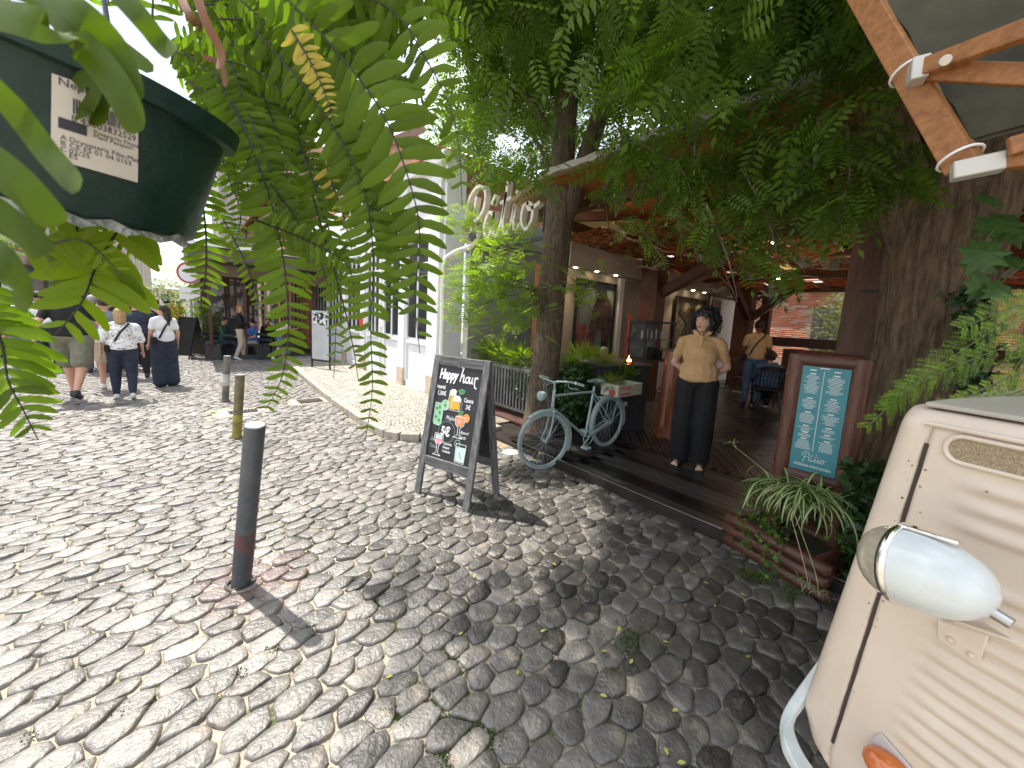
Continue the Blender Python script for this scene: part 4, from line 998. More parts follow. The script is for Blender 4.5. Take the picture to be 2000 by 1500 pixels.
for s in(-1,1): MB().ring(SEAT+Vector((.08,s*.04,-.02)),.02,.005,(0,0,1),14,6).build('saddle_spring',M_SPOKE,bk,world=True,smooth=True)
MB().ring(BBk+Vector((0,-.05,0)),.09,.006,(0,1,0),32,6).build('chainring',M_BIKE,bk,world=True,smooth=True)
for s,dx,dz in((-1,-.13,-.09),(1,.13,.02)):
    cr=MB().tube([BBk+Vector((0,s*.06,0)),BBk+Vector((dx,s*.075,dz))],.011,8).build('crank',M_BIKE,bk,world=True,smooth=True)
    MB().box(BBk+Vector((dx,s*.13,dz)),(.085,.10,.028)).build('pedal',M_BIKE,cr,world=True,bevel=.005)
MB().box((BBk+Rh)/2+Vector((-.02,-.06,.02)),(.42,.02,.05),M=Matrix.Rotation(-math.atan2(Rh.z-BBk.z,Rh.x-BBk.x),4,'Y')).build('chain_guard',M_BIKE,bk,world=True,bevel=.006)
rkz=B(1210,772).z;rk=MB();rk.box((Rh.x+.03,Y0,rkz),(.42,.14,.012));rk.build('rack',M_BIKE,bk,world=True,bevel=.004)
for s in(-1,1): tb_('rack_leg',Vector((Rh.x+.1,Y0+s*.07,rkz)),Rh+Vector((0,s*.06,0)),.005)
MB().box(Rh+Vector((.37,0,.20)),(.03,.05,.06)).build('rear_light',mat('dull_reflector',(.35,.38,.38),rough=.4),bk,world=True,bevel=.006)
# ---- crate on the rack
cl,crx=B(1192,750).x,B(1237,750).x;cz=rkz+.012
ct_=thing('wooden_crate','small weathered painted crate with red lettering on the bicycle rack','crate',((cl+crx)/2,Y0,cz))
CM=mat('weathered_crate_paint',(.42,.44,.36),(.55,.55,.45),8,.75,.2);CW=crx-cl
for z in (.035,.115): MB().box(((cl+crx)/2,Y0-.13,cz+z),(CW,.012,.072)).build('slat',CM,ct_,world=True,bevel=.002)
for z in (.035,.115): MB().box(((cl+crx)/2,Y0+.13,cz+z),(CW,.012,.072)).build('slat',CM,ct_,world=True)
for x in(cl,crx): MB().box((x,Y0,cz+.08),(.018,.27,.16)).build('end_board',CM,ct_,world=True,bevel=.002)
MB().box(((cl+crx)/2,Y0,cz+.008),(CW,.25,.012)).build('base',CM,ct_,world=True)
CR_=mat('red_crate_lettering',(.42,.06,.04),rough=.7)
text('REDLANDS',.062,(cl+.035,Y0-.1375,cz+.093),(1,0,0),(0,0,1),CR_,ct_,sx=.82,off=.0015);text('CALIFORNIA',.058,(cl+.035,Y0-.1375,cz+.015),(1,0,0),(0,0,1),CR_,ct_,sx=.72,off=.0015)
MB().ell((cl-.012,Y0-.05,cz+.05),(.01,.05,.05)).build('painted_orange',mat('crate_red_fruit',(.4,.08,.05),rough=.7),ct_,world=True)
# yellow stone by the wheel, metal cover
q=onz(1058,893);s_=MB();s_.box((q.x,q.y,.05),(.11,.08,.10),rz=.4,taper=.8)
fuse(s_,'yellow_stone',mat('ochre_stone',(.5,.36,.12),(.62,.48,.2),12,.8,.3),None,vox=.012,smooth=3,label='small ochre yellow stone wedged behind the front bicycle wheel',cat='stone')
q=onz(998,886);MB().lathe([(.0,0),(.11,0),(.115,.012),(.1,.02),(0,.022)],(q.x,q.y,.01),(0,0,1),24).build('round_cover',mat('grey_steel_cover',(.4,.41,.42),rough=.5),smooth=True,label='small round metal cover on the sandy ground beside the bicycle',cat='cover')
# ---- counter with glass case, flame, stump lectern
M_CTR=mat('dark_slate_panel',(.028,.036,.042),(.045,.053,.06),6,.5,.05)
ct=thing('serving_counter','dark slate serving counter standing on the deck beside the lectern','counter',(5.0,3.5,DZ+.02),rotz=math.atan2(-.28,.86))
MB().box((.02,.30,.5),(.92,1.1,1.0)).build('body',M_CTR,ct,bevel=.006)
MB().box((.02,.30,1.02),(.98,1.16,.03)).build('top',mat('grey_counter_top',(.10,.105,.11),rough=.4),ct,bevel=.004)
CS=onz(1268,703,1.141)
gc=thing('glass_display_case','tall glass display case with dark frame on the serving counter','display case',(CS.x,CS.y,DZ+.02+1.036),rotz=math.atan2(-.28,.86))
for x in(-.3,.3):
    for y in(-.2,.2): MB().box((x,y,.33),(.022,.022,.66)).build('frame_post',M_DARK,gc)
for z in(.01,.65): MB().box((0,0,z),(.64,.44,.03)).build('frame_plate',M_DARK,gc)
for y in(-.205,.205): MB().box((0,y,.33),(.57,.004,.6)).build('glass_pane',M_GLASS,gc)
MB().box((0,0,.36),(.56,.36,.008)).build('glass_shelf',M_GLASS,gc)
MB().box((0,.19,.33),(.57,.01,.6)).build('back_panel',mat('misty_grey_panel',(.10,.12,.12),(.3,.33,.32),6,.4),gc)
for k_ in range(5): MB().cyl((-.2+.1*k_,0,.365),(-.2+.1*k_,0,.5+.03*(k_%2)),.022,.018).build('jar',mat('pale_jar',(.4,.42,.4),rough=.2),gc,smooth=True)
MB().box((0.1,0,.12),(.2,.16,.2)).build('dark_tray',M_BLACK,gc)
q=Vector(RM[ct]@Vector((.2,-.1,1.035)))
fl=thing('table_flame','small burning flame in a low dish on the counter edge','flame',tuple(q))
MB().lathe([(0,0),(.07,0),(.085,.02),(.07,.022),(0,.015)],n=20).build('dish',M_BLACK,fl,smooth=True)
MF=mat('flame',(1,.4,.1),emit=(1,.33,.06),estr=14)
for dx,dy,h in ((0,0,.1),(.02,.01,.07),(-.025,0,.06),(.035,-.01,.045)): MB().lathe([(.002,0),(.013,.02),(.010,h*.5),(.001,h)],(dx,dy,.018),(.1*dx,0,1),8).build('flame_tongue',MF,fl,smooth=True)
sl=thing('stump_lectern','reddish polished tree trunk lectern standing behind the woman','lectern',(5.50,2.72,DZ+.02))
V=[];F_2=[];n=40
for k in range(13):
    z=1.27*k/12
    for j in range(n):
        a=2*math.pi*j/n;r_=.225*(1.12-.22*k/12+.1*math.exp(-z*6))*(1+.10*math.sin(3*a+.8)+.06*math.sin(7*a+z*1.5)+.03*math.sin(11*a));V.append((r_*math.cos(a),r_*math.sin(a)*.85,z))
for k in range(12):
    for j in range(n): F_2.append((k*n+j,k*n+(j+1)%n,(k+1)*n+(j+1)%n,(k+1)*n+j))
F_2+= [tuple(range(n))[::-1],tuple(12*n+j for j in range(n))]
MB().add(V,F_2).build('trunk',mat('polished_red_trunk',(.13,.035,.016),(.30,.10,.045),5,.32,.2,stretch=(6,6,.6),coat=.3),sl,smooth=True)
MB().box((0,0,1.285),(.46,.4,.03)).build('top_plate',M_LOG,sl,bevel=.006)
pk=MB();pk.tube([(-.1,0,1.33),(.12,.02,1.36)],.008,6);pk.build('pink_pen',mat('pink_plastic',(.8,.1,.2),rough=.4),sl)
# fire extinguisher stand
q=ony(1222,705,4.4)
fe=thing('fire_extinguisher_stand','red fire extinguisher on a red pole stand by the side wall','fire extinguisher',(q.x,q.y,DZ))
MR=mat('signal_red',(.55,.02,.015),rough=.35)
MB().cyl((0,0,0),(0,0,1.75),.018).build('pole',MR,fe);MB().ring((0,0,1.8),.055,.012,(0,1,0),20,6).build('ring_handle',MR,fe,smooth=True)
MB().box((0,-.01,1.35),(.16,.02,.10)).build('sign_plate',MR,fe);MB().lathe([(.0,0),(.07,0),(.075,.05),(.075,.38),(.04,.45),(.02,.5),(0,.5)],(0.0,-.1,.55),(0,0,1),16).build('cylinder',MR,fe,smooth=True)
MB().cyl((0,0,0),(0,0,.03),.16,n=20).build('base',MR,fe)
# ---- menu board
mn=thing('menu_board','teal menu poster in a frame of thick varnished brown logs','menu board',(3.5,.66,DZ+.02))
X=3.5;yl,yr=onx(1550,760,X).y,onx(1678,760,X).y;zt=onx(1620,697,X).z;pr=.058
zb_=onx(1585,925,X).z-.03
for y in(yl,yr):
    V=[(X,y,.1+ (zt-.1)*k/9) for k in range(10)]
    MB().tube(V,[pr*(1+.03*math.sin(k*1.7+y*9)) for k in range(10)],18).build('log_post',M_LOG,mn,world=True,smooth=True)
for z in (zt-.03,zb_):
    MB().tube([(X,yl-.0-.03*(z<1),z),(X,(yl+yr)/2,z),(X,yr+.03*(z<1),z)],[pr*.95,pr,pr*.95],18).build('log_rail',M_LOGH,mn,world=True,smooth=True)
ya,yb=yl-pr*.8,yr+pr*.8;za=zb_+pr*.8;zc=zt-.03-pr*.8
TEAL=mat('teal_poster',(.045,.25,.30),(.055,.28,.33),3,.45)
po=MB().box((X-.02,(ya+yb)/2,(za+zc)/2),(.03,abs(ya-yb),zc-za)).build('poster',TEAL,mn,world=True)
PW=abs(ya-yb);PH=zc-za;xs=X-.0365
def pp(u,v): return Vector((xs,ya-PW*u,zc-PH*v))
MW=mat('poster_print_white',(.75,.8,.78),rough=.6)
ln=MB();ln.box(pp(.47,.42),(.001,.004,PH*.76));ln.build('divider_line',MW,po,world=True)
rows=MB();rnd=random.Random(3)
def block(uc,v0,v1,head=True):
    v=v0
    if head:
        rows.box(pp(uc+rnd.uniform(-.01,.01),v),(.001,PW*.13,PH*.012));v+=.019
    while v<v1:
        wd_=rnd.uniform(.16,.36);rows.box(pp(uc,v),(.001,PW*wd_,PH*.0042));v+=.0115
for (uc,bl) in ((.24,((.035,.05),(.07,.26),(.30,.41),(.435,.535),(.565,.62),(.63,.675),(.69,.80))),(.73,((.035,.05),(.07,.25),(.285,.40),(.425,.53),(.555,.60),(.62,.66),(.68,.79)))):
    for a,b in bl: block(uc,a,b)
rows.box(pp(.47,.012),(.001,PW*.2,PH*.01))
rows.build('small_print',MW,po,world=True,kind='stuff')
script(PATIO,pp(.27,.895),(0,-1,0),(0,0,1),PW*.105,PW*.014,.001,MW,po,'lettering')
text('COZINHA PORTUGUESA',PW*.088,pp(.10,.955),(0,-1,0),(0,0,1),MW,po,off=.0007,sx=.82)
# ---- log planter
A=onz(1422,1060);A=Vector((3.27,1.06,0));Bq=Vector((3.09,.45,0));dv=(Bq-A).normalized();nv=Vector((-dv.y,dv.x,0));nv=nv if nv.x>0 else -nv
pl=thing('log_planter','low planter box of stacked reddish logs at the corner of the deck','planter',tuple((A+Bq)/2))
for k in range(3):
    r_=.045;z=.045+.086*k;off=(random.uniform(-.03,.02))
    for sgn,o2 in ((0,Vector((0,0,0))),(1,nv*.42)):
        a=A+o2-dv*(.05+off)+Vector((0,0,z));b=Bq+o2+dv*(.05-off)+Vector((0,0,z))
        MB().tube([a,a+dv*.012,b-dv*.012,b],[r_*.7,r_,r_,r_*.7],16).build('log',M_LOGH,pl,world=True,smooth=True)
    for e in (A+dv*.03,Bq-dv*.03):
        MB().tube([e-nv*.03+Vector((0,0,z+.04 if k<2 else z)),e+nv*.45+Vector((0,0,z+.04 if k<2 else z))],.04,14).build('log',M_LOGH,pl,world=True,smooth=True)
mb=MB();P4=[A+dv*.02,Bq-dv*.02,Bq-dv*.02+nv*.4,A+dv*.02+nv*.4];mb.slab([p+Vector((0,0,.02)) for p in P4],(0,0,.2));mb.build('soil',mat('dark_soil',(.03,.022,.016),(.06,.045,.03),20,.95,.6),pl,world=True)
PLC=(A+Bq)/2+nv*.2
# ---- fence
fn=thing('slat_fence','black vertical slat fence under the planted boxes beside the tree','fence',(4.12,5.1,.15))
fx=4.12;ft=onx(985,716,fx).z;fb=onx(985,792,fx).z
for z in (fb,ft): MB().box((fx,5.2,z),(.05,1.75,.05)).build('rail',M_GREYW,fn,world=True,bevel=.003)
y=4.36
while y<6.05: MB().box((fx-.02,y,(fb+ft)/2),(.022,.038,ft-fb-.05)).build('slat',M_GREYW,fn,world=True,bevel=.002);y+=.082
MB().box((fx,4.33,(fb+ft)/2-.03),(.07,.07,ft-fb+.14)).build('end_post',M_GREYW,fn,world=True,bevel=.004)
MB().box((fx+.1,5.2,(fb+ft)/2),(.02,1.7,ft-fb)).build('dark_backing',M_BLACK,fn,world=True)
FT=ft
bxp=thing('planter_box','long grey planter trough along the top of the slat fence','planter',(fx+.14,5.2,ft-.2))
MB().box((fx+.16,5.2,ft-.08),(.24,1.7,.26)).build('trough',M_GREYW,bxp,world=True,bevel=.006);MB().box((fx+.16,5.2,ft+.055),(.2,1.64,.01)).build('soil',mat('dark_soil'),bxp,world=True)
# ---- Patio sign
sg=thing('patio_sign','large white cursive letters standing on the restaurant roof edge','sign',(4.0,5.2,3.2))
SM=mat('sign_white',(.70,.66,.58),rough=.5)
o=Vector((3.98,6.16,3.06))
script(PATIO,o,(0,-1,0),(0,0,1),.40,.055,.10,SM,sg,'letters',sub=8)
MB().box((4.05,5.15,2.92),(.05,2.3,.05)).build('support_rail',M_DARK,sg,world=True)
for y in (6.,5.4,4.8,4.25): MB().box((4.05,y,3.2),(.03,.03,.4)).build('support_leg',M_DARK,sg,world=True)
# ---- string bulbs
for i,(px,py,d,lb_) in enumerate(((1205,383,5.2,'lit round bulb under the beam just right of the forked tree'),(1706,251,3.6,'lit bulb among dark leaves near the top right'),(1511,473,6,'lit bulb hanging behind the leaves above the menu'),(1683,533,6.5,'lit bulb above the back opening beside the column'),(1520,545,7,'small lit bulb above the fan and dark post'))):
    p=att(px,py,d);t=thing('string_bulb',lb_,'light bulb',tuple(p),group='string lights under the terrace roof')
    MB().ell((0,0,0),(.028,.028,.034)).build('bulb',M_LAMP,t,smooth=True);MB().cyl((0,0,.03),(0,0,.075),.014).build('socket',M_BLACK,t);MB().cyl((0,0,.07),(0,0,.3),.003,n=5).build('cord',M_BLACK,t)
    l=bpy.data.lights.new('bulb_light','POINT');l.energy=3;l.color=(1,.75,.45);l.shadow_soft_size=.04;o_=bpy.data.objects.new('bulb_light',l);COL.objects.link(o_);o_.location=p+Vector((0,0,-.06))
# ---- origami birds
M_BIRD=mat('folded_paper_white',(.52,.49,.45),rough=.8,trans=.3)
BL_=['white paper gull beside the left timber post','paper gull under the diagonal brace','paper gull over the standing woman','paper gull left of the fan','large pale paper gull behind the leaves above the menu','paper gull with spread wings over the back opening','paper gull touching the head beam','paper gull beside the lit bulb','small paper gull low by the dark post','paper gull partly hidden by the column','paper gull at the far right behind the tree','paper gull above the reed mats','farthest small paper gull','paper gull with raised wings']
for i,(px,py,d,s) in enumerate(((1275,525,6.2,.36),(1372,507,6.6,.34),(1398,570,7.5,.3),(1470,545,7.,.34),(1590,452,4.6,.5),(1575,520,6,.5),(1625,525,6.3,.5),(1655,512,6.,.5),(1500,578,8,.34),(1690,480,5,.5),(1960,540,4.,.4),(1440,495,6.5,.35),(1345,492,8,.3),(1545,545,6.6,.45))):
    p=att(px,py,d);t=thing('paper_bird',BL_[i],'paper bird',tuple(p),rotz=R(random.uniform(0,360)),group='paper gulls hanging from the terrace ceiling')
    w_=s;th=Vector((0,0,-.004))
    b=MB();b.slab([(0,-.5*s,0),(.07*s,0,-.05*s),(0,.45*s,0),(-.07*s,0,-.05*s)],(0,0,.008));b.slab([(0,.45*s,0),(.04*s,.55*s,.01),(0,.62*s,-.03*s),(-.04*s,.55*s,.01)],(0,0,.006));b.build('body',M_BIRD,t)
    for q in(-1,1):
        lift=random.uniform(.15,.45);mb=MB();P=[(q*.04*s,-.15*s,0),(q*.04*s,.2*s,0),(q*.45*s,.22*s,lift*s*.8),(q*.42*s,-.05*s,lift*s*.8)];mb.slab(P,(0,0,.006));mb.slab([P[2],P[3],(q*.95*s,-.12*s,lift*s*.5)],(0,0,.006));mb.build('wing',M_BIRD,t)
    b=MB();b.slab([(0,-.45*s,0),(.1*s,-.65*s,.01),(-.1*s,-.65*s,.01)],(0,0,.006));b.build('tail',M_BIRD,t)
    MB().cyl((0,0,0),(0,0,.5),.0015,n=4).build('thread',M_BLACK,t)
# ---- fan on the dark post
q=att(1495,575,8.5);t=thing('wall_fan','dark wall fan mounted high on the rear timber post','fan',tuple(q))
for r_ in (.1,.17,.24): MB().ring((0,0,0),r_,.008,(-.6,-.75,-.2),28,5).build('guard_ring',M_DARK,t,smooth=True)
for k in range(3):
    a=k*2.1;M_=Vector((-.6,-.75,-.2)).normalized();x=M_.orthogonal().normalized();y=M_.cross(x);d=x*math.cos(a)+y*math.sin(a);e=M_.cross(d);MB().slab([d*.03+e*.02,d*.2+e*.06,d*.2-e*.04,d*.03-e*.02],M_*.006).build('blade',M_DARK,t)
MB().cyl((0,0,0),(.12,.15,.04),.05).build('motor',M_BLACK,t)
# ---- chair and table inside
def chair(loc,rot,label,m=M_BLACK,g='black chairs in the restaurant'):
    t=thing('chair',label,'chair',loc,rotz=rot,group=g)
    MB().box((0,0,.45),(.44,.42,.04)).build('seat',m,t,bevel=.012)
    for x in(-1,1):
        for y in(-1,1): MB().cyl((x*.16,y*.15,.44),(x*.23,y*.23,0),.016,.012).build('leg',m,t,smooth=True)
        MB().cyl((x*.18,-.19,.46),(x*.21,-.27,.88),.013).build('back_post',m,t,smooth=True)
    pts=bez([(-.22,-.25,.86),(-.1,-.31,.9),(.1,-.31,.9),(.22,-.25,.86)],4);mb=MB();ribbon(mb,pts,.09,(0,1,.1),.02);mb.build('top_rail',m,t)
    for x in (-.12,-.06,0,.06,.12): MB().cyl((x,-.19,.46),(x*1.2,-.285,.87),.008).build('spindle',m,t)
    for y in(-.19,.19): MB().cyl((-.2,y,.2),(.2,y,.2),.009).build('stretcher',m,t)
    return t
CH=onz(1492,800,DZ+.02)
c0=chair((CH.x,CH.y,DZ+.02),R(-60),'black spindle chair under the seated person in the denim jacket')
c1=dup(c0,(CH.x+1.5,CH.y+.9,DZ+.02),R(150),'black spindle chair on the far side of the dining table')
c2=dup(c0,(CH.x-.3,CH.y-2.6,DZ+.02),R(-20),'black spindle chair behind the menu board')
def table(loc,label,w_=1.1,d_=.8,rot=0.,m=M_BROWN,g='dining tables in the restaurant'):
    t=thing('dining_table',label,'table',loc,rotz=rot,group=g)
    MB().box((0,0,.74),(w_,d_,.04)).build('tabletop',m,t,bevel=.006)
    for x in(-1,1):
        for y in(-1,1): MB().box((x*(w_/2-.06),y*(d_/2-.06),.36),(.05,.05,.72)).build('leg',M_BLACK,t)
    return t
table((CH.x+.9,CH.y+.25,DZ+.02),'dark dining table in front of the seated person in denim',rot=R(30))
table((CH.x-.1,CH.y-1.7,DZ+.02),'dark dining table partly hidden by the menu board')
for dx,dy,l in ((.75,.1,'clear wine glass on the dining table near the denim jacket'),(1.0,.45,'clear wine glass at the far end of the dining table')):
    MB().lathe([(.035,0),(.035,.004),(.005,.01),(.005,.09),(.035,.13),(.04,.17),(.032,.21)],(CH.x+dx,CH.y+dy,DZ+.78),(0,0,1),14).build('wine_glass',M_GLASS,smooth=True,label=l,cat='wine glass')
# ---- poster stand by the white building, black board, road sign, plant pots
q=onz(640,728)
ps=thing('poster_stand','tall black framed stand with a blank white panel on the pavement edge','stand',(2.75,11.4,.02),rotz=R(-62))
for x in(-.33,.33): MB().box((x,0,.85),(.035,.035,1.7)).build('upright',M_BLACK,ps);MB().box((x,0,.02),(.05,.42,.03)).build('foot',M_BLACK,ps)
for z in (.28,1.68): MB().box((0,0,z),(.63,.03,.035)).build('crossbar',M_BLACK,ps)
MB().box((0,-.01,.98),(.62,.012,1.32)).build('panel',mat('pale_grey_panel',(.42,.43,.45),(.52,.53,.55),3,.6),ps);MB().box((0,-.018,1.42),(.5,.006,.34)).build('printed_patch',mat('black_white_print',(.02,.02,.02),(.7,.7,.7),9,.6,ramp=(.48,.52)),ps)
q=onz(372,700)
bs=thing('black_sidewalk_board','folded black sidewalk board standing beside the road sign pole','sign',(q.x,q.y,0),rotz=R(-50))
for sgn in(-1,1):
    MB().slab([(-.3,sgn*.28,.12),(.3,sgn*.28,.12),(.3,0,1.25),(-.3,0,1.25)],(0,-.02*sgn,0)).build('panel',M_BLACK,bs)
    for x in(-.3,.3): MB().beam((x,sgn*.3,0),(x,0,1.27),.03,.03).build('leg',M_BLACK,bs)
q=onz(378,697);dp=proj((q.x,q.y,1.5))[2]
rsn=thing('no_entry_sign','round white road sign with red rim on a grey pole beyond the crowd','road sign',(q.x,q.y,0))
zc_=q.z+1.7+(588-532)/751*dp
MB().cyl((0,0,0),(0,0,zc_+.3),.03).build('pole',mat('galvanised',(.35,.37,.4),rough=.5),rsn)
n_=Vector((-q.x,-q.y,0)).normalized();n_=(n_+Vector((-.5,0,0))).normalized()
MB().lathe([(0,0),(.33,0),(.33,.015),(0,.015)],n_*.03+Vector((0,0,zc_)),n_,30).build('disc',M_WHITEPAINT,rsn);MB().ring(n_*.05+Vector((0,0,zc_)),.295,.028,n_,36,6,fr=.2).build('red_rim',mat('faded_sign_red',(.42,.10,.10),rough=.6),rsn,smooth=True)
for dz in(-.52,-.72): MB().box(n_*.04+Vector((0,0,zc_+dz)),(.03,.55,.16),rz=math.atan2(n_.y,n_.x)).build('plate',M_WHITEPAINT,rsn)
# barcode etc are with the fern pot
# ================================================================ VAN (food truck nose)
AZ=R(18);nv_=Vector((math.cos(AZ),-math.sin(AZ),0));ev=Vector((-math.sin(AZ),-math.cos(AZ),0))  # nv away from camera, ev to the rear
p0=att(1690,1100,1.02);CA=Vector((0,0,H))
def VP(px,py,off=0.):
    d=Vector(ray(px,py));t=((p0+nv_*off)-CA).dot(nv_)/d.dot(nv_);return CA+d*t
def sz(px,py): q=VP(px,py);return (q-p0).dot(ev),q.z
def SP(s,z,off=0.): q=p0+ev*s+nv_*off;return Vector((q.x,q.y,z))
tl,bl=sz(1760,792),sz(1550,1402)
zT=tl[1];print('van',tl,bl,sz(2000,1300),'off',(p0-CA).dot(nv_))
M_VAN=mat('cream_van_paint',(.50,.415,.335),(.64,.55,.455),2.2,.40,.05,90,coat=.2,spec=.5,detail=12,ramp=(.22,.6),rvar=.08)
M_VANT=mat('greyish_cream_roof',(.36,.33,.29),(.42,.39,.34),5,.45)
van=thing('food_truck','cream vintage food truck nose with ribbed side panel and bullet headlamp','food truck',tuple(SP(.6,0,.5)))
def sl_(z): return bl[0]+(tl[0]-bl[0])*(z-bl[1])/(tl[1]-bl[1])
seam_t,seam_b=sz(1797,905),sz(1628,1440)
def sm_(z): return seam_b[0]+(seam_t[0]-seam_b[0])*(z-seam_b[1])/(seam_t[1]-seam_b[1])
ribs=[sz(1820,927)[1],sz(1807,962)[1],sz(1797,997)[1]]
zr=sz(1730,1190)[1]
ribs+= [zr+.041*k for k in (-7,-6,-5,-4,-3,-2,-1,0,1,2,3,4)]
ribs=sorted(set(round(r,4) for r in ribs));rr_=[ribs[0]]
for r_ in ribs[1:]:
    if r_-rr_[-1]>.03: rr_.append(r_)
ribs=rr_
NSx,NZ=230,150;s0g=0;V=[];Fq=[]
zB=.42;rc=.05
us=[(-k) for k in (.75,.5,.3)]+[0]*0
def col(u):  # u in [0,1]
    return u
import itertools
ulist=[('n',a) for a in (.75,.5,.3,.15)]+[('c',a) for a in (90,72,54,36,18)]+[('p',a) for a in np.linspace(0,1.15,NSx)]
vlist=[('p',z) for z in np.linspace(zB,zT-rc,NZ)]+[('c',a) for a in (15,30,45,60,75,90)]+[('t',a) for a in (.1,.25,.5,.9)]
for (vk,vv) in vlist:
    if vk=='p': z=vv;ov=0
    elif vk=='c': z=zT-rc+rc*math.sin(R(vv));ov=rc*(1-math.cos(R(vv)))
    else: z=zT+.02*math.sin(vv*2);ov=rc+vv
    zz=min(z,zT);L0=sl_(zz)
    # the bottom front corner curves back
    if z<bl[1]+.06: t=(bl[1]+.06-z);L0+=t*.55+.9*max(0,t-.08)
    for (uk,uu) in ulist:
        ru=.035
        if uk=='n': s=L0;ou=ru+uu
        elif uk=='c': s=L0+ru-ru*math.sin(R(uu));ou=ru*(1-math.cos(R(uu)))
        else: s=L0+ru+uu;ou=0
        d=0
        if uk=='p' and vk=='p':
            x=s-sm_(z)
            for rz in ribs:
                dz=z-rz
                if abs(dz)<.02:
                    st=.035+(.04 if rz<zr+.1 else .01)
                    tp=min(1,max(0,(x-st)/.09));tp=tp*tp*(3-2*tp)
                    if tp>0: d=max(d,.0115*tp*max(0,math.cos(dz/.02*math.pi/2))**1.3)
            g=abs(x)
            if g<.006: d=-.010*(1-g/.006)
        V.append(SP(s,z,ou+ov-d))
nu_=len(ulist);nv2=len(vlist)
for j in range(nv2-1):
    for i in range(nu_-1): a=j*nu_+i;Fq.append((a,a+nu_,a+nu_+1,a+1))
mb=MB();mb.add(V,Fq);hood=mb.build('hood_body',M_VAN,van,world=True,smooth=True)
MB().tube([SP(sm_(z)+.0,z,.004) for z in np.linspace(seam_b[1]-.02,seam_t[1]+.05,14)],.0045,6).build('panel_seam',mat('dark_gap_paint',(.05,.035,.03),rough=.8),van,world=True)  # dark strip in the groove paints in the darkness of the panel gap
# rear half of the vehicle, beyond the picture edge
MB().slab([SP(1.3,.42,0),SP(3.6,.42,0),SP(3.6,2.25,0),SP(1.9,2.25,0),SP(1.3,1.6,0)],nv_*1.9).build('cab_body',M_VAN,van,world=True)
MB().slab([SP(-.10,.45,.08),SP(1.3,.45,.08),SP(1.3,1.4,.08),SP(.1,1.4,.08)],nv_*1.5).build('inner_nose',M_DARK,van,world=True)
MB().slab([SP(tl[0]+.02,zT+.012,.35),SP(1.5,zT+.012,.35),SP(1.5,zT+.02,1.5),SP(tl[0]+.02,zT+.02,1.5)],(0,0,.02)).build('bonnet_top',M_VANT,van,world=True,bevel=.006)
for s in(.9,3.): 
    for o_ in(.05,1.6):
        w0=MB().ring(SP(s,.33,o_+.1),.24,.09,nv_,32,10).build('wheel',M_BLACK,van,world=True,smooth=True);MB().lathe([(0,0),(.17,0),(.18,.05),(0,.06)],SP(s,.33,o_),-nv_,20).build('hub_cap',M_VAN,w0,world=True,smooth=True)
# lower roof strip / drip rail
MB().tube([SP(sl_(zT)+.05+t,zT-.03,-.004) for t in (0,.5,1.2)],.006,8).build('drip_rail',M_VAN,van,world=True,smooth=True)
MB().slab([SP(sl_(zT)+.03,zT+.004,.03),SP(1.3,zT+.004,.03),SP(1.3,zT+.03,.5),SP(sl_(zT)+.05,zT+.03,.5)],(0,0,.012)).build('grey_top_strip',M_VANT,van,world=True,bevel=.004)
# grille vent
ga,gb_=sz(1850,868),sz(2000,905);gz1=sz(1880,852)[1];gz0=sz(1880,905)[1];gs0=sz(1848,875)[0]
def rr(s0,s1,z0,z1,r,n=6):
    P=[]
    for cx,cz,a in ((s1-r,z1-r,0),(s0+r,z1-r,90),(s0+r,z0+r,180),(s1-r,z0+r,270)):
        for k in range(n+1): t=R(a+90*k/n);P.append((cx+r*math.cos(t),cz+r*math.sin(t)))
    return P
G_=rr(gs0,gs0+.62,gz0,gz1,.028)
MB().slab([SP(s,z,-.0035) for s,z in G_],nv_*.003).build('vent_mesh',mat('golden_speaker_mesh',(.22,.16,.09),(.46,.37,.25),260,.6,.5,300),van,world=True)
mb=MB();pts=[SP(s,z,-.004) for s,z in G_];mb.tube(pts+[pts[0],pts[1]],.0055,8,cap=False);mb.build('vent_rim',M_VAN,van,world=True,smooth=True)
# headlamp
plane_d=(VP(1850,1140)-CA)@Vector(fw)
lc=att(1762,1102,.80);tc_=att(1956,1172,.675)
ax=(tc_-lc);Lh=ax.length;ax.normalize()
hl_=MB();rl=.076
HW=mat('pale_blue_lamp_shell',(.42,.46,.47),(.60,.65,.66),7,.26,.03,coat=.5,detail=12,ramp=(.25,.5),rvar=.08)
prof=[(rl,0.0),(rl*1.01,.02)]+[(rl*math.sqrt(max(0,1-(t**2.2)))*1.0,.02+t*(Lh-.02)) for t in np.linspace(.12,1,16)]
prof[-1]=(.001,Lh)
sh=MB().lathe(prof,lc,ax,36).build('headlamp_shell',HW,van,world=True,smooth=True)
MB().ring(lc,rl,.0075,ax,44,10).build('chrome_ring',mat('chrome',(.8,.8,.8),rough=.08,metal=1),sh,world=True,smooth=True)
MB().ring(lc-ax*.008,rl-.002,.0035,ax,44,8).build('dark_gasket',M_BLACK,sh,world=True,smooth=True)
MB().lathe([(rl*math.sqrt(1-t*t)*.985,-.066*t-.004) for t in (0,.25,.45,.62,.76,.87,.95,.985,.9999)],lc,ax,32).build('lens',mat('lens_glass',(.62,.54,.40),(.75,.70,.58),40,.08,.1,alpha=.6),sh,world=True,smooth=True)
MB().lathe([(.0,-.002),(rl*.9,-.002),(rl*.9,0),(0,0)],lc,ax,24).build('reflector',mat('silver_reflector',(.7,.66,.55),rough=.2,metal=.8),sh,world=True,smooth=True)
upn=Vector((0,0,1));upn=(upn-ax*upn.dot(ax)).normalized()
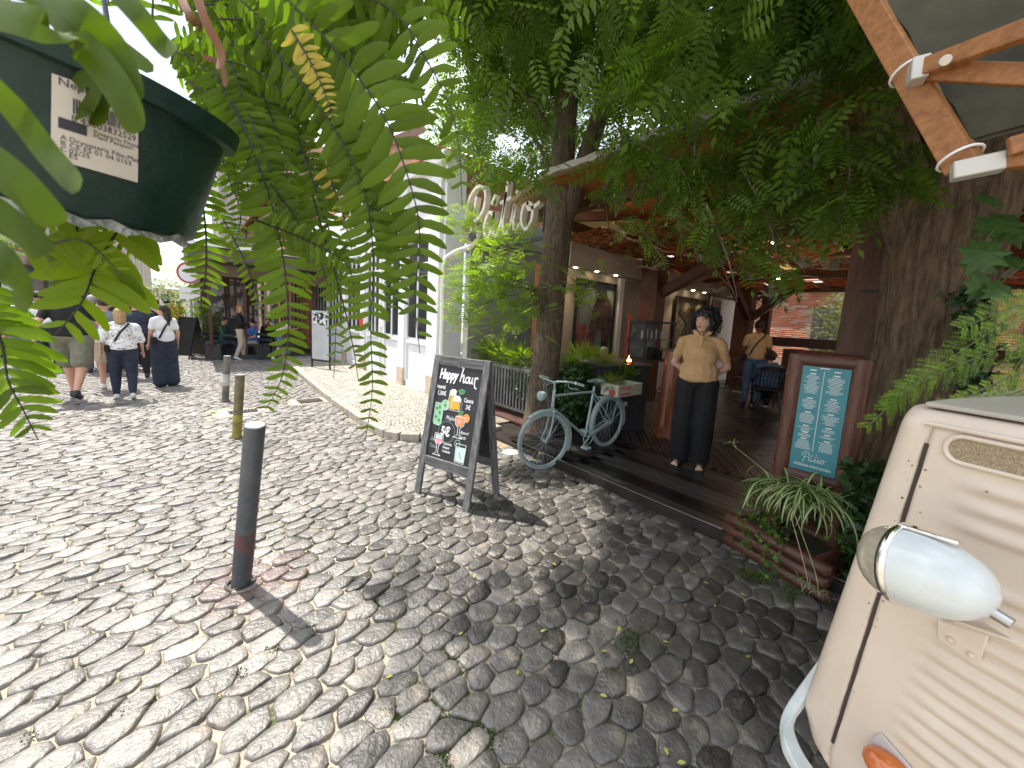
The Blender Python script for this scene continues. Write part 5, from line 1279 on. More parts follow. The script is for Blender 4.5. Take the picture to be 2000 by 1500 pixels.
MB().beam(lc+upn*(rl+.006)+ax*(-.004),lc+upn*(rl+.003)+ax*.085,.02,.008,tuple(upn)).build('top_clip',mat('chrome'),sh,world=True,bevel=.003)
MB().cyl(tc_-ax*.03-upn*.02,tc_+ax*.012-upn*.035,.01).build('tail_bolt',M_STEEL,sh,world=True,smooth=True)
# bracket
bq=[VP(x,y,-.004) for x,y in ((1833,1205),(1925,1215),(1935,1240),(1912,1303),(1832,1245))]
br=MB().slab(bq,-nv_*.008).build('lamp_bracket',M_VAN,van,world=True,bevel=.003)
MB().slab([VP(1838,1208,-.006),VP(1925,1216,-.006),lc+ax*.15-upn*rl*.80,lc+ax*.075-upn*rl*.88],(0,0,-.008)).build('bracket_arm',M_VAN,br,world=True,bevel=.003)
for x,y in ((1856,1250),(1897,1280)): MB().ell(VP(x,y,-.014),(.007,.007,.007)).build('rivet',M_VAN,br,world=True,smooth=True)
# turn signal
tq=[VP(x,y,-.002) for x,y in ((1705,1438),(1722,1430),(1800,1520),(1760,1580),(1690,1540))]
tsg=MB().slab(tq,-nv_*.006).build('indicator_plate',mat('grey_lamp_plate',(.45,.44,.43),rough=.4),van,world=True,bevel=.003)
q=VP(1735,1500,-.02);MB().ell(q,(.04,.05,.035)).build('indicator_lens',mat('orange_lens',(.50,.13,.025),rough=.15,coat=.6),tsg,world=True,smooth=True)
MB().ell(VP(1702,1459,-.01),(.006,.006,.006)).build('screw',M_STEEL,tsg,world=True,smooth=True)
# paint chips and grime spots along the seam and lower edge
rnd=random.Random(21);cm=mat('rust_chip',(.13,.06,.03),(.22,.12,.07),60,.8);ch=MB()
for _ in range(22):
    z=rnd.uniform(.62,1.42);s_=sm_(z)+rnd.choice((-.012,.012,rnd.uniform(-.06,.5)));r_=rnd.uniform(.0010,.0028)
    q=SP(s_,z,-.0012 if abs(s_-sm_(z))<.03 else -.0125);ch.slab([q+ev*(r_*math.cos(a_)*rnd.uniform(.6,1.3))+Vector((0,0,r_*math.sin(a_)*rnd.uniform(.6,1.3))) for a_ in (0,1.,2.1,3.1,4.2,5.2)],nv_*.0008)
ch.build('paint_chips',cm,van,world=True,kind='stuff')
# bumper tube
bz=[att(1640,1262,1.22),att(1595,1320,1.2),att(1553,1380,1.17),att(1538,1415,1.14),att(1541,1450,1.1),att(1560,1490,1.06),att(1610,1560,.98)]
mb=MB();pb=bez(bz,6);ribbon(mb,pb,.028,tuple(-nv_),.05)
mb.build('bumper',mat('pale_bumper_paint',(.50,.55,.55),(.62,.66,.66),14,.4,.1),van,world=True,bevel=.006)
# ================================================================ PARASOL / awning over the van
pa=thing('van_awning','honey coloured wooden parasol frame with dark green canvas over the food truck','parasol',(1.9,-.9,0))
def beam2(name,a,b,wd,ht,upd=(0,0,1),m=M_OAK,parent=pa,bev=.004): return MB().beam(a,b,wd,ht,upd).build(name,m,parent,world=True,bevel=bev)
a=att(1640,-90,1.35);b=att(1886,328,1.02)
mainb=beam2('edge_beam',a,b,.046,.066)
c1_=att(1792,140,1.10)
fit=beam2('metal_fitting',att(1775,143,1.09),att(1812,134,1.07),.05,.06,m=mat('galvanised_pale',(.5,.49,.45),rough=.5,metal=.4))
beam2('strut',att(1803,133,1.07),att(2120,15,.80),.032,.045);st2=beam2('strut',att(1803,138,1.09),att(2120,152,.84),.032,.045)
MB().cyl(att(1843,118,1.0),att(1847,117,.985),.012,n=14).build('bolt',M_STEEL,st2,world=True)
beam2('lower_rail',att(1960,317,.97),att(2150,290,.84),.04,.04)
beam2('metal_corner',att(1858,337,1.02),att(1962,315,.965),.042,.045,m=mat('galvanised_pale'))
beam2('wood_peg',att(1985,265,.93),att(1990,300,.93),.02,.03)
for q in (.62,.965):
    MB().ring(a.lerp(b,q),.043,.0035,b-a,22,6).build('white_tie',M_WHITEPAINT,pa,world=True,smooth=True)
cv_=[att(1660,-120,1.36),att(1800,150,1.13),att(1905,325,1.03),att(2300,270,.80),att(3200,-700,.6),att(1900,-900,1.2)]
# canvas: curved sheet above the beams, real extent over the truck
V=[];F_3=[];n1=20;P1=a+(a-b).normalized()*1.1;P2=b
inn=(Vector((.8,-1.35,0))).normalized()
PK=Vector(((P1.x+P2.x)/2,(P1.y+P2.y)/2,0))
e_=(P1-P2)
for j in range(n1+1):
    for i in range(n1+1):
        u=i/n1;v=j/n1
        q=P2+e_*u+Vector((.95,-1.15,.30))*v*1.5
        q.z+= .06+.10*math.sin(math.pi*u)*math.sin(math.pi*v)+.012*math.sin(i*1.9+j)
        V.append(q)
n=len(V);V2=[q+Vector((0,0,.012)) for q in V]
for j in range(n1):
    for i in range(n1): k=j*(n1+1)+i;F_3.append((k,k+1,k+n1+2,k+n1+1));F_3.append((n+k,n+k+n1+1,n+k+n1+2,n+k+1))
MB().add(V+V2,F_3).build('canvas',mat('dark_green_canvas',(.016,.015,.009),(.06,.052,.032),3,.6,.5,9,spec=.2),pa,world=True,smooth=True)
MB().tube([P2+e_*u+Vector((.05,-.03,.035)) for u in np.linspace(0,1,8)],.008,6).build('dark_piping',M_BLACK,pa,world=True,smooth=True)
M_POLE=Vector((2.6,-1.6,0));MB().cyl((2.9,-1.9,0),(2.9,-1.9,3.1),.035).build('parasol_pole',M_OAK,pa,world=True,smooth=True)
beam2('strut',Vector((2.9,-1.9,2.4)),att(2120,152,.84),.04,.05);beam2('strut',Vector((2.9,-1.9,2.9)),att(2120,15,.80),.04,.05)

# ================================================================ HANGING FERN: pot
M_POT=mat('dark_green_pot',(.004,.022,.018),(.018,.045,.038),9,.38,.12,40,spec=.35,detail=10,ramp=(.45,.8),rvar=.1)
pc=att(95,408,.44)
_d=(att(170,300,.45)-Vector((0,0,H))).normalized();_u=Vector(up)+Vector(rt)*.10
pax=(_u-_d*(_u.dot(_d))*.80).normalized()
fern=thing('hanging_fern','large hanging fern in a dark green plastic pot close to the camera','fern',tuple(pc))
rb_,rt_,hp=.128,.150,.150
pot=MB().lathe([(0,0),(rb_*.93,0),(rb_,.006),(rb_*1.01,.012),(rt_*.97,hp*.86),(rt_*1.05,hp*.87),(rt_*1.07,hp),(rt_*1.0,hp),(rt_*.93,hp*.93),(0,hp*.9)],pc,pax,64).build('pot',M_POT,fern,world=True,smooth=True)
MB().lathe([(0,hp*.9),(rt_*.9,hp*.9),(rt_*.9,hp*.93),(0,hp*.96)],pc,pax,30).build('soil',mat('dark_soil'),fern,world=True)
print('pot px',[tuple(round(v) for v in proj(pc+pax*h+Vector(rt)*s*r_)) for h,r_ in((0,rb_),(hp,rt_)) for s in(-1,1)])
# label on the pot: curved sheet
lx=pax.orthogonal();
def potp(th,h,off=0.):
    # angle measured around the axis from the camera-facing direction
    f=(CA-(pc+pax*h));f=(f-pax*f.dot(pax)).normalized();s=pax.cross(f)
    r_=rb_+(rt_-rb_)*h/hp+off;return pc+pax*h+(f*math.cos(th)+s*math.sin(th))*r_
def find(px,py):
    best=None
    for h in np.linspace(0,hp,60):
        for th in np.linspace(-1.3,1.3,120):
            q=proj(potp(th,h));d=(q[0]-px)**2+(q[1]-py)**2
            if best is None or d<best[0]: best=(d,th,h)
    return best[1],best[2]
cs=[find(97,142),find(272,205),find(268,358),find(95,308)]
print('label',cs)
def lab(u,v,off=.0012):
    (t0,h0),(t1,h1),(t2,h2),(t3,h3)=cs
    th=(t0*(1-u)+t1*u)*(1-v)+(t3*(1-u)+t2*u)*v;h=(h0*(1-u)+h1*u)*(1-v)+(h3*(1-u)+h2*u)*v
    return potp(th,h,off)
def labsheet(u0,u1,v0,v1,m,name,off,parent,nu=12,nv=4,kind=None):
    V=[lab(u0+(u1-u0)*i/nu,v0+(v1-v0)*j/nv,off) for j in range(nv+1) for i in range(nu+1)]
    V+= [lab(u0+(u1-u0)*i/nu,v0+(v1-v0)*j/nv,off-.0005) for j in range(nv+1) for i in range(nu+1)]
    n=(nu+1)*(nv+1);F=[]
    for j in range(nv):
        for i in range(nu): k=j*(nu+1)+i;F.append((k,k+nu+1,k+nu+2,k+1));F.append((n+k,n+k+1,n+k+nu+2,n+k+nu+1))
    return MB().add(V,F).build(name,m,parent,world=True,smooth=True,kind=kind)
LB=labsheet(0,1,0,1,mat('label_paper',(.50,.47,.42),(.56,.53,.48),9,.6),'paper_label',.001,pot)
INK=mat('label_ink',(.03,.03,.05),rough=.6)
def ltext(s,u,v,size,sx=1.):
    cu=bpy.data.curves.new('t','FONT');cu.body=s;cu.size=1;cu.resolution_u=2;t=bpy.data.objects.new('t',cu);COL.objects.link(t)
    dg=bpy.context.evaluated_depsgraph_get();me=bpy.data.meshes.new_from_object(t.evaluated_get(dg));bpy.data.objects.remove(t)
    wl=(lab(1,.5)-lab(0,.5)).length;hl=(lab(.5,1)-lab(.5,0)).length;Mi=RM[pot].inverted()
    for vtx in me.vertices: vtx.co=Mi@lab(u+vtx.co.x*size*sx/wl,v-vtx.co.y*size/hl,.0016)
    me.materials.clear();me.materials.append(INK);o=bpy.data.objects.new('lettering',me);COL.objects.link(o);o.parent=LB
ltext('Nephrolepis',.06,.10,.0092);ltext('43',.9,.10,.0098)
rnd=random.Random(5);u=.22
while u<.78:
    w_=rnd.choice((.008,.012,.02));labsheet(u,u+w_,.2,.38,INK,'barcode_bar',.0014,LB,2,2);u+=w_+rnd.choice((.006,.010,.014))
ltext('8 436033',.20,.47,.0078,.9);ltext('632529',.60,.47,.0078,.9)
labsheet(.07,.37,.47,.60,INK,'dark_stamp',.0014,LB,6,3)
ltext('Pasaporte Fitosanitario',.44,.54,.0048);ltext('Plant Passport',.44,.59,.0048)
for s_,v_ in (('Dryopteris Filix-Mas',.73),('CE ES 01 04 0153',.80),('02/25',.87),('ES',.93)): ltext(s_,.18,v_,.0060,.95)
for s_,v_ in (('A',.73),('B',.80),('C',.87)): ltext(s_,.09,v_,.006)
rnd=random.Random(8)
for k_ in range(7):
    th0=-.9+.27*k_;P_f=[potp(th0,.003+rnd.uniform(0,.004),.001),potp(th0+.14,.006+rnd.uniform(0,.005),.002),potp(th0+.34,.001,.003),potp(th0+.24,-.003-rnd.uniform(0,.003),.002)]
    MB().slab(P_f,Vector(fw)*.0006).build('torn_film',mat('crinkled_film',(.08,.10,.10),(.35,.38,.38),40,.2,.6,90),pot,world=True)
MB().tube([potp(.2,hp),pc+pax*hp+Vector((0,0,.6))],.002,6).build('hanging_wire',M_DARK,fern,world=True)
# ================================================================ VEGETATION
def leaf_template(nl,w_,tipdroop=.15,ll=.30):
    V=[];F=[]
    def leaf(o,d,l,wd,fold=.12):
        d=np.array(d,float);d/=np.linalg.norm(d);s=np.cross([0,0,1],d);n0=len(V)
        V.extend([o,o+d*l*.45+s*wd+np.array([0,0,-fold*l*.3]),o+d*l+np.array([0,0,-tipdroop*l]),o+d*l*.45-s*wd+np.array([0,0,-fold*l*.3])]);F.append((n0,n0+1,n0+2,n0+3))
    for i in range(nl):
        x=.14+.8*i/nl;sc=math.sin(math.pi*(.25+.65*i/nl))
        for sg in(-1,1): leaf(np.array([x,0,-.10*x*x]),(.45,sg,.0),ll*sc,w_*sc)
    leaf(np.array([.95,0,-.1]),(1,0,-.1),ll*.8,w_)
    n0=len(V);V.extend([np.array([0,.006,0]),np.array([1,.002,-.1]),np.array([1,-.002,-.1]),np.array([0,-.006,0])]);F.append((n0,n0+1,n0+2,n0+3))
    return np.array(V,float),np.array(F)
TPL=leaf_template(6,.052);TPLS=leaf_template(8,.03,ll=.2)
def ivytpl():
    pts=[(0,0),(.35,-.15),(.5,-.5),(.62,-.2),(1,0),(.62,.2),(.5,.5),(.35,.15)]
    V=[np.array([x,y,-.1*abs(y)]) for x,y in pts];return np.array(V),np.array([(0,1,4,7),(1,2,3,4),(4,5,6,7)])
IVY=ivytpl()
def scatter(name,P,D,scale,m,tpl=TPL,parent=None,tone=None,kind=None,roll=1.2,nrm=None,rs=None,**kw):
    P=np.asarray(P,float);n=len(P);D=np.asarray(D,float);D/=np.linalg.norm(D,axis=1,keepdims=True)+1e-9
    Z=np.tile([0,0,1.],(n,1)) if nrm is None else np.asarray(nrm,float)
    Z=Z+rng.normal(0,roll*.35,(n,3));Yv=np.cross(Z,D);Yv/=np.linalg.norm(Yv,axis=1,keepdims=True)+1e-9;Zv=np.cross(D,Yv)
    sc=np.asarray(scale)*rng.uniform(.7,1.25,n)
    TV,TF=tpl;M=np.stack([D,Yv,Zv],axis=2)*sc[:,None,None]
    V=np.einsum('nij,kj->nki',M,TV)+P[:,None,:]
    K=len(TV);F=(TF[None]+(np.arange(n)*K)[:,None,None]).reshape(-1,4)
    T=np.repeat(rng.uniform(0,1,n) if tone is None else tone,K)
    V=V.reshape(-1,3)
    o=npmesh(name,V,F,m,parent=None,tone=T,kind=kind,**kw)
    if parent is not None:
        o.parent=parent;o.matrix_parent_inverse=RM[parent].inverted()
    return o
# ---- tree 1
M_CR1=M_LEAF
t1b=Vector((4.02,4.02,0))
tr=thing('tree','forked leafy tree with a straight furrowed trunk rising beside the bicycle and fence','tree',tuple(t1b))
def P_(px,py,d): return att(px,py,d)
def trunk(path,radii,parent,name,m,n=22,sub=6,wob=.10,world=True,sd=0):
    pts=bez(path,sub);k=len(pts);rr=np.interp(np.linspace(0,1,k),np.linspace(0,1,len(radii)),radii)
    vs=[];fs=[];ref=Vector((1,0,0));r2=random.Random(sd)
    ph=[r2.uniform(0,6.28) for _ in range(4)]
    for i,p in enumerate(pts):
        d=(pts[min(i+1,k-1)]-pts[max(i-1,0)]).normalized();x=(ref-d*ref.dot(d)).normalized();ref=x;y=d.cross(x)
        for j in range(n):
            a=2*math.pi*j/n;r_=rr[i]*(1+wob*(.5*math.sin(3*a+ph[0]+i*.15)+.3*math.sin(5*a+ph[1]-i*.2)+.25*math.sin(9*a+ph[2]+i*.1)+.1*r2.uniform(-1,1)));vs.append(p+(x*math.cos(a)+y*math.sin(a))*r_)
    for i in range(k-1):
        for j in range(n): a=i*n+j;b=i*n+(j+1)%n;fs.append((a,b,b+n,a+n))
    fs+= [tuple(range(n))[::-1],tuple((k-1)*n+j for j in range(n))]
    return MB().add(vs,fs).build(name,m,parent,world=world,smooth=True)
tk=trunk([t1b+Vector((-.02,0,-.05)),t1b+Vector((0,0,.5)),P_(1070,680,5.3),P_(1078,560,5.25),P_(1090,430,5.2),P_(1094,370,5.2),P_(1105,250,5.1),P_(1125,60,5.1),P_(1150,-150,5.2)],[.30,.215,.185,.19,.185,.19,.14,.12,.10],tr,'trunk',M_BARK,n=30,sub=8)
MB().ell(P_(1055,590,5.2),(.16,.16,.22)).build('burl',M_BARK,tk,world=True,smooth=True)
brs=[([P_(1100,430,5.2),P_(1130,350,5.1),P_(1175,210,5.0),P_(1205,90,4.9),P_(1240,-80,4.9)],[.14,.13,.11,.09,.07]),
 ([P_(1175,210,5.0),P_(1150,100,5.2),P_(1165,10,5.6)],[.07,.05,.04]),([P_(1100,300,5.1),P_(1040,200,4.9),P_(985,150,4.6)],[.05,.035,.02]),([P_(1075,330,5.2),P_(1030,250,5.4),P_(960,205,5.6)],[.03,.022,.012]),
 ([P_(1205,90,4.9),P_(1300,20,4.2),P_(1420,-60,3.6)],[.06,.05,.035]),([P_(1190,150,5.0),P_(1290,150,4.2),P_(1420,200,3.4),P_(1520,300,3.0)],[.05,.04,.025,.012]),
 ([P_(1125,60,5.1),P_(1020,-20,4.6),P_(900,-120,4.0)],[.06,.05,.03]),([P_(1120,100,5.1),P_(1065,40,4.8),P_(1075,-60,4.6)],[.04,.03,.02])]
for i,(p,r_) in enumerate(brs): trunk(p,r_,tr,'limb',M_BARK,n=14,sub=6,sd=i+3)
def inpoly(): pass
def region(n,xs,ys,ds,cl=14,sp=.22,dclip=True):
    P=[]
    nc=max(1,n//cl)
    for _ in range(nc):
        px=rng.uniform(*xs);py=rng.uniform(*ys);d=rng.uniform(*ds)
        c=CAM+ray(px,py)*d
        q=c+rng.normal(0,sp,(cl,3))*np.array([1,1,.75]);P.append(q)
    P=np.vstack(P)
    keep=[]
    for q in P:
        a,b,z=proj(q)
        if z<1.7: continue
        if q[0]>3.3 and q[1]<4.9 and q[2]<3.75: continue      # stay out of the terrace
        if (q[0]>3.3) and q[2]<2.6: continue
        if q[1]>4.2 and q[2]<3.9 and a<1060: continue
        if a>1740 and b>300 and a<1980: continue
        if z<5.3 and b<420:
            xt=np.interp(b,[0,200,420],[1128,1108,1095]);xu=np.interp(b,[0,90,210,350],[1222,1205,1175,1130])
            if (abs(a-xt)<34 or abs(a-xu)<26) and rng.random()<.85: continue
        if any(((a-ex)/rx)**2+((b-ey)/ry)**2<1 and rng.random()<.86 for ex,ey,rx,ry in ((1262,232,75,38),(1150,190,26,60),(1005,262,55,26),(1085,70,20,30),(1190,25,22,18),(1135,330,40,20),(1330,255,40,22),(1500,70,40,14))): continue
        if a>1120:
            lim=590-.31*(a-367)+40
            if b>lim and rng.random()>math.exp(-(b-lim)/38.): continue
        keep.append(q)
    return np.array(keep)
def droop(n,k=1.): 
    D=rng.normal(0,1,(n,3));D[:,2]=-abs(rng.normal(.9*k,.5,n));return D
Pa=region(3400,(870,1330),(-160,300),(3.4,8.5))
Pb=region(3500,(1180,1800),(-160,250),(2.3,6.5))
Pc=region(1500,(860,1150),(120,400),(5.,9.),sp=.25)
SD=np.array(sdir)
def sunlit(P,strict=True):
    keep=np.ones(len(P),bool)
    for tgt,r_ in ((np.array(P_(960,560,4.75)),.75),(np.array((4.15,5.0,1.2)),.75),(np.array((1.95,3.0,.9)),1.0),(np.array((1.9,3.7,0)),1.0),(np.array((4.6,3.6,1.2)),.3),(np.array((1.2,3.9,0)),.9),(np.array((3.1,3.1,.3)),.5),(np.array((1.3,1.95,0)),.25),(np.array((2.2,1.7,0)),.2)):
        v=P-tgt;t=v@SD;d=np.linalg.norm(v-t[:,None]*SD,axis=1);keep&=~((d<r_)&(t>.35))
    return P[keep]
PP=sunlit(np.vstack([Pa,Pb,Pc]));print('crown',len(PP))
ctone=np.clip(.45+.3*np.sin(PP[:,0]*2.1+PP[:,2]*1.3)*np.cos(PP[:,1]*1.9)+rng.normal(0,.16,len(PP)),0,1)
crown=scatter('crown',PP,droop(len(PP)),.33,M_LEAF,parent=tr,tone=ctone)
# shading part of the crown above the picture
Q=[]
for _ in range(560):
    c=np.array([rng.uniform(-.5,4.6),rng.uniform(1.0,5.4),rng.uniform(4.9,6.6)])
    if c[0]<.35+.25*(5.4-c[1])*-0+max(0,(c[1]-4.6))*.7 and c[1]>4.3: continue
    if c[0]<-.1: continue
    a,b,z=proj(c)
    if z>1 and 0<a<860 and b>-40: continue
    Q.append(c+rng.normal(0,.27,(16,3))*np.array([1,1,.6]))
Q=np.vstack(Q);keep=[]
for q in Q:
    a,b,z=proj(q);keep.append(not(z>1 and -100<a<860 and b>-60))
Q=sunlit(Q[np.array(keep)])
scatter('upper_crown',Q,droop(len(Q),.6),.32,M_LEAF,parent=tr)
# hanging twigs in front of the terrace
tw=MB();TP=[];TD=[]
def dpl(px,py): q=onx(px,py,3.42);return proj(q)[2]
for (pts) in ([(1230,240),(1215,330),(1200,420)],[(1290,230),(1290,360),(1270,440)],[(1360,220),(1350,350),(1310,430)],[(1420,200),(1420,330),(1400,470),(1440,590)],[(1350,300),(1370,430),(1395,520),(1425,560)],[(1470,250),(1480,380),(1460,500),(1400,560)],[(1520,260),(1540,380),(1500,470)],[(1600,230),(1590,340),(1600,430),(1620,480)],[(1560,300),(1580,400),(1550,455)],[(1650,220),(1660,330),(1640,430),(1670,470)],[(1700,240),(1720,330),(1700,420)],[(1450,330),(1500,430),(1520,520),(1500,570)],[(1300,330),(1330,450),(1330,500)],[(1380,400),(1420,500),(1440,580)],[(1190,300),(1180,380),(1190,440)],[(1500,180),(1560,260),(1640,320)],[(1250,280),(1330,330),(1360,420)],[(1740,280),(1760,370),(1750,440)],[(1240,430),(1290,500),(1300,530)]):
    f=rng.uniform(.72,.97);q=[att(x,y,dpl(x,y)*f) for x,y in pts];bz_=bez(q,10)
    tw.tube(bz_,[.008-.006*i/len(bz_) for i in range(len(bz_))],6)
    for p in bz_:
        pp_=proj(p)
        if pp_[1]>pts[-1][1]-55 or (1330<pp_[0]<1450 and pp_[1]>470): continue
        for _ in range(3 if pp_[1]<400 else 2): TP.append(np.array(p)+rng.normal(0,.05,3));D=rng.normal(0,1,3);D[2]=-.9;TD.append(D)
tw.build('hanging_twigs',M_BARK,tr,world=True)
scatter('hanging_leaves',TP,TD,.22,M_LEAF,parent=tr,tone=np.clip(rng.normal(.35,.25,len(TP)),0,1))
# sprouts on the trunk
TP=[];TD=[]
for (cx,cy,sx,sy,d,n) in ((960,560,38,40,4.75,210),(1005,530,25,40,4.8,120),(920,535,18,16,4.6,50),(1010,610,24,18,4.8,90),(1135,575,24,20,4.7,60),(915,585,16,12,4.6,40),(905,630,12,8,4.6,18),(905,430,22,18,5.6,70),(980,465,40,16,5.2,90)):
    for _ in range(n): TP.append(CAM+ray(rng.normal(cx,sx),rng.normal(cy,sy))*(d+rng.normal(0,.12)));D=rng.normal(0,1,3);D[2]=rng.normal(.1,.4);D[0]-=.5;TD.append(D)
scatter('trunk_sprouts',TP,TD,.20,M_LEAFY,parent=tr,tone=rng.uniform(.3,1,len(TP)))
for (cx,cy) in ((950,540),(1000,600),(930,600),(1130,570),(900,560)): trunk([P_(1060,570,5.15),P_((1060+cx)/2,(570+cy)/2-8,4.95),P_(cx,cy,4.7)],[.014,.009,.004],tr,'sprout_stem',M_STEMG,n=8,sub=4)
# ---- tree 2
def at2(px,py,d): return att(px,py,d)
B2=at2(1790,950,3.0);B2.z=0
t2=thing('tree','massive old tree trunk with ivy standing behind the menu board and food truck','tree',tuple(B2))
trunk([B2,at2(1800,850,3.0),at2(1812,700,3.0),at2(1822,560,2.95),at2(1852,430,2.9),at2(1895,300,2.85),at2(1935,150,2.8),at2(1970,-50,2.8)],[.44,.35,.315,.31,.33,.31,.28,.25],t2,'trunk',M_BARK2,n=44,sub=8,wob=.12,sd=4)
trunk([at2(1810,500,2.95),at2(1745,330,2.95),at2(1710,150,3.0),at2(1690,-60,3.0)],[.2,.16,.13,.11],t2,'limb',M_BARK2,n=20,sub=7,sd=6)
Pd=region(1500,(1560,1800),(-120,330),(2.3,3.4),sp=.18)
scatter('crown',Pd,droop(len(Pd)),.27,M_LEAF,parent=t2,tone=np.clip(rng.normal(.25,.2,len(Pd)),0,1))
# extra crown overhead, behind and right of the camera
Q=[]
for _ in range(330):
    c=np.array([rng.uniform(2.2,6.5),rng.uniform(-3.2,1.8),rng.uniform(4.2,6.2)]);Q.append(c+rng.normal(0,.27,(14,3))*np.array([1,1,.6]))
Q=np.vstack(Q);scatter('upper_crown',Q,droop(len(Q),.6),.32,M_LEAF,parent=t2)
# ivy on trunk 2 and the dark corner
IP=[];ID=[];IN=[]
for _ in range(1500):
    px,py=rng.uniform(1655,1790),rng.uniform(900,1130)
    d=rng.uniform(2.35,2.75);p=CAM+ray(px,py)*d
    if p[2]<.03: continue
    IP.append(p);D=rng.normal(0,1,3);D[2]-=.6;ID.append(D);IN.append(-np.array(fw)+rng.normal(0,.3,3))
for _ in range(260):
    px=rng.normal(1900,22);py=rng.uniform(560,760);IP.append(CAM+ray(px,py)*rng.uniform(2.45,2.6));D=rng.normal(0,1,3);D[2]-=.6;ID.append(D);IN.append(-np.array(fw))
scatter('ivy',IP,ID,.07,M_IVY,tpl=IVY,parent=t2,nrm=IN,tone=np.clip(rng.normal(.25,.2,len(IP)),0,1))
# large lobed leaves at the right edge
def lobed():
    P=[(0,0),(.15,-.22),(.12,-.5),(.35,-.36),(.5,-.62),(.62,-.28),(.85,-.3),(.8,-.12),(1.08,0),(.8,.12),(.85,.3),(.62,.28),(.5,.62),(.35,.36),(.12,.5),(.15,.22)]
    return P
LBm=mat('lobed_leaf',(.05,.12,.03),(.08,.17,.04),6,.5,trans=.3)
lbv=[(x,y,-.25*x*x-.1*abs(y)) for x,y in lobed()];lm=MB().add(lbv+[(.4,0,.03)],[(i,(i+1)%16,16) for i in range(16)]).build('lb',LBm).data;bpy.data.objects.remove(bpy.data.objects['lb'])
pt_=thing('lobed_branch','drooping branch of large lobed green leaves at the right edge of the view','branch',tuple(att(2060,400,1.75)))
mb=MB();mb.tube(bez([att(2060,380,1.75),att(1990,420,1.75),att(1940,450,1.75),att(1905,500,1.75)],5),.005,6);mb.tube(bez([att(2060,480,1.75),att(1990,520,1.75),att(1930,580,1.75)],5),.004,6);mb.build('twig',M_STEMG,pt_,world=True)
for (x,y,s,a) in ((1985,420,.17,200),(1945,470,.16,230),(1990,500,.15,190),(1930,540,.12,240),(1975,560,.11,200),(2010,450,.17,180),(1960,395,.12,160),(1925,500,.12,250)):
    p=att(x,y,1.75+random.uniform(-.08,.08));d=(Vector(rt)*math.cos(R(a))+Vector(up)*math.sin(R(a)));z=(-Vector(fw)*.8+Vector((0,0,.5))+Vector([random.uniform(-.3,.3) for _ in range(3)])).normalized();yv=z.cross(d).normalized();z=d.cross(yv)
    o=bpy.data.objects.new('leaf',lm);COL.objects.link(o);o.parent=pt_;M=Matrix(((d.x,yv.x,z.x,p.x),(d.y,yv.y,z.y,p.y),(d.z,yv.z,z.z,p.z),(0,0,0,1)))@Matrix.Scale(s,4);o.matrix_local=RM[pt_].inverted()@M
# ---- fence top plants, ivy hedge
def cloudpts(n,c,r,shell=.55,dz=.1):
    D=rng.normal(0,1,(n,3));D/=np.linalg.norm(D,axis=1,keepdims=True);rad=rng.uniform(shell,1.,(n,1));return np.array(c)+D*rad*np.array(r),D*np.array([1,1,.6])+np.array([0,0,dz])
fp=[(4.2,4.75,FT+.20,.26),(4.2,5.2,FT+.22,.26),(4.22,5.65,FT+.20,.25),(4.25,6.0,FT+.15,.2)]
for i,(x,y,z,r_) in enumerate(fp):
    lb_=['lime green feathery plant in the fence trough nearest the tree','lime green feathery plant second along the fence trough','light green feathery plant third along the fence trough','darker feathery plant at the corner by the downpipe'][i]
    t=thing('trough_plant',lb_,'plant',(x,y,FT+.05),group='plants in the fence trough')
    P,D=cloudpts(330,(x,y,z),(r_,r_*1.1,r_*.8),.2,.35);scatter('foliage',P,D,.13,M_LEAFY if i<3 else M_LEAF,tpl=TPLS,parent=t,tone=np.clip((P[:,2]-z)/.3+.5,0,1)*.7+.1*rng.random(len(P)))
    MB().tube([(0,0,-.03),(.02,.02,.18)],.012,6).build('stem',M_STEMG,t)
# trailing bits
IP=[];ID=[]
for k in range(7):
    x0=4.08;y0=rng.uniform(4.4,4.9)
    for j in range(26): IP.append((x0+rng.normal(0,.02),y0+rng.normal(0,.03),FT-.02-j*.016));D=rng.normal(0,1,3);D[2]=-1;ID.append(D)
iv=thing('trailing_ivy','pale ivy strands hanging over the black fence beside the trunk','ivy',(4.08,4.6,FT))
scatter('foliage',IP,ID,.045,M_IVY,tpl=IVY,parent=iv,tone=rng.uniform(.6,1,len(IP)))
hv=thing('ivy_hedge','bushy ivy and fern hedge growing behind the pale blue bicycle','hedge',(4.45,3.85,DZ))
P1_,D1=cloudpts(2600,(4.5,3.85,.55),(.42,.42,.62),.75,0);P2_,D2=cloudpts(700,(4.15,3.55,.75),(.22,.25,.4),.6,0)
P=np.vstack([P1_,P2_]);D=np.vstack([D1,D2]);ok=P[:,2]>.1;P=P[ok];D=D[ok];Dn=rng.normal(0,1,P.shape);Dn[:,2]-=.8
scatter('ivy',P,Dn,.075,M_IVY,tpl=IVY,parent=hv,nrm=D,roll=.8,tone=np.clip(rng.normal(.4,.25,len(P)),0,1))
MB().ell((4.5,3.87,.5),(.33,.33,.5)).build('dark_core',mat('painted_hedge_shade',(.012,.014,.008),rough=.95),hv,world=True,smooth=True)  # added near-black core standing in for the shade deep inside the hedge
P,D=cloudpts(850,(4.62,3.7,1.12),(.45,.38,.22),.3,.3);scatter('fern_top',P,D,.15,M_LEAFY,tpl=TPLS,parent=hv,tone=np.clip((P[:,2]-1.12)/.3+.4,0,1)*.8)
P,D=cloudpts(320,(4.9,3.25,.95),(.22,.18,.16),.3,.3);scatter('fern_top',P,D,.12,M_LEAF,tpl=TPLS,parent=hv,tone=rng.uniform(.5,1,len(P)))
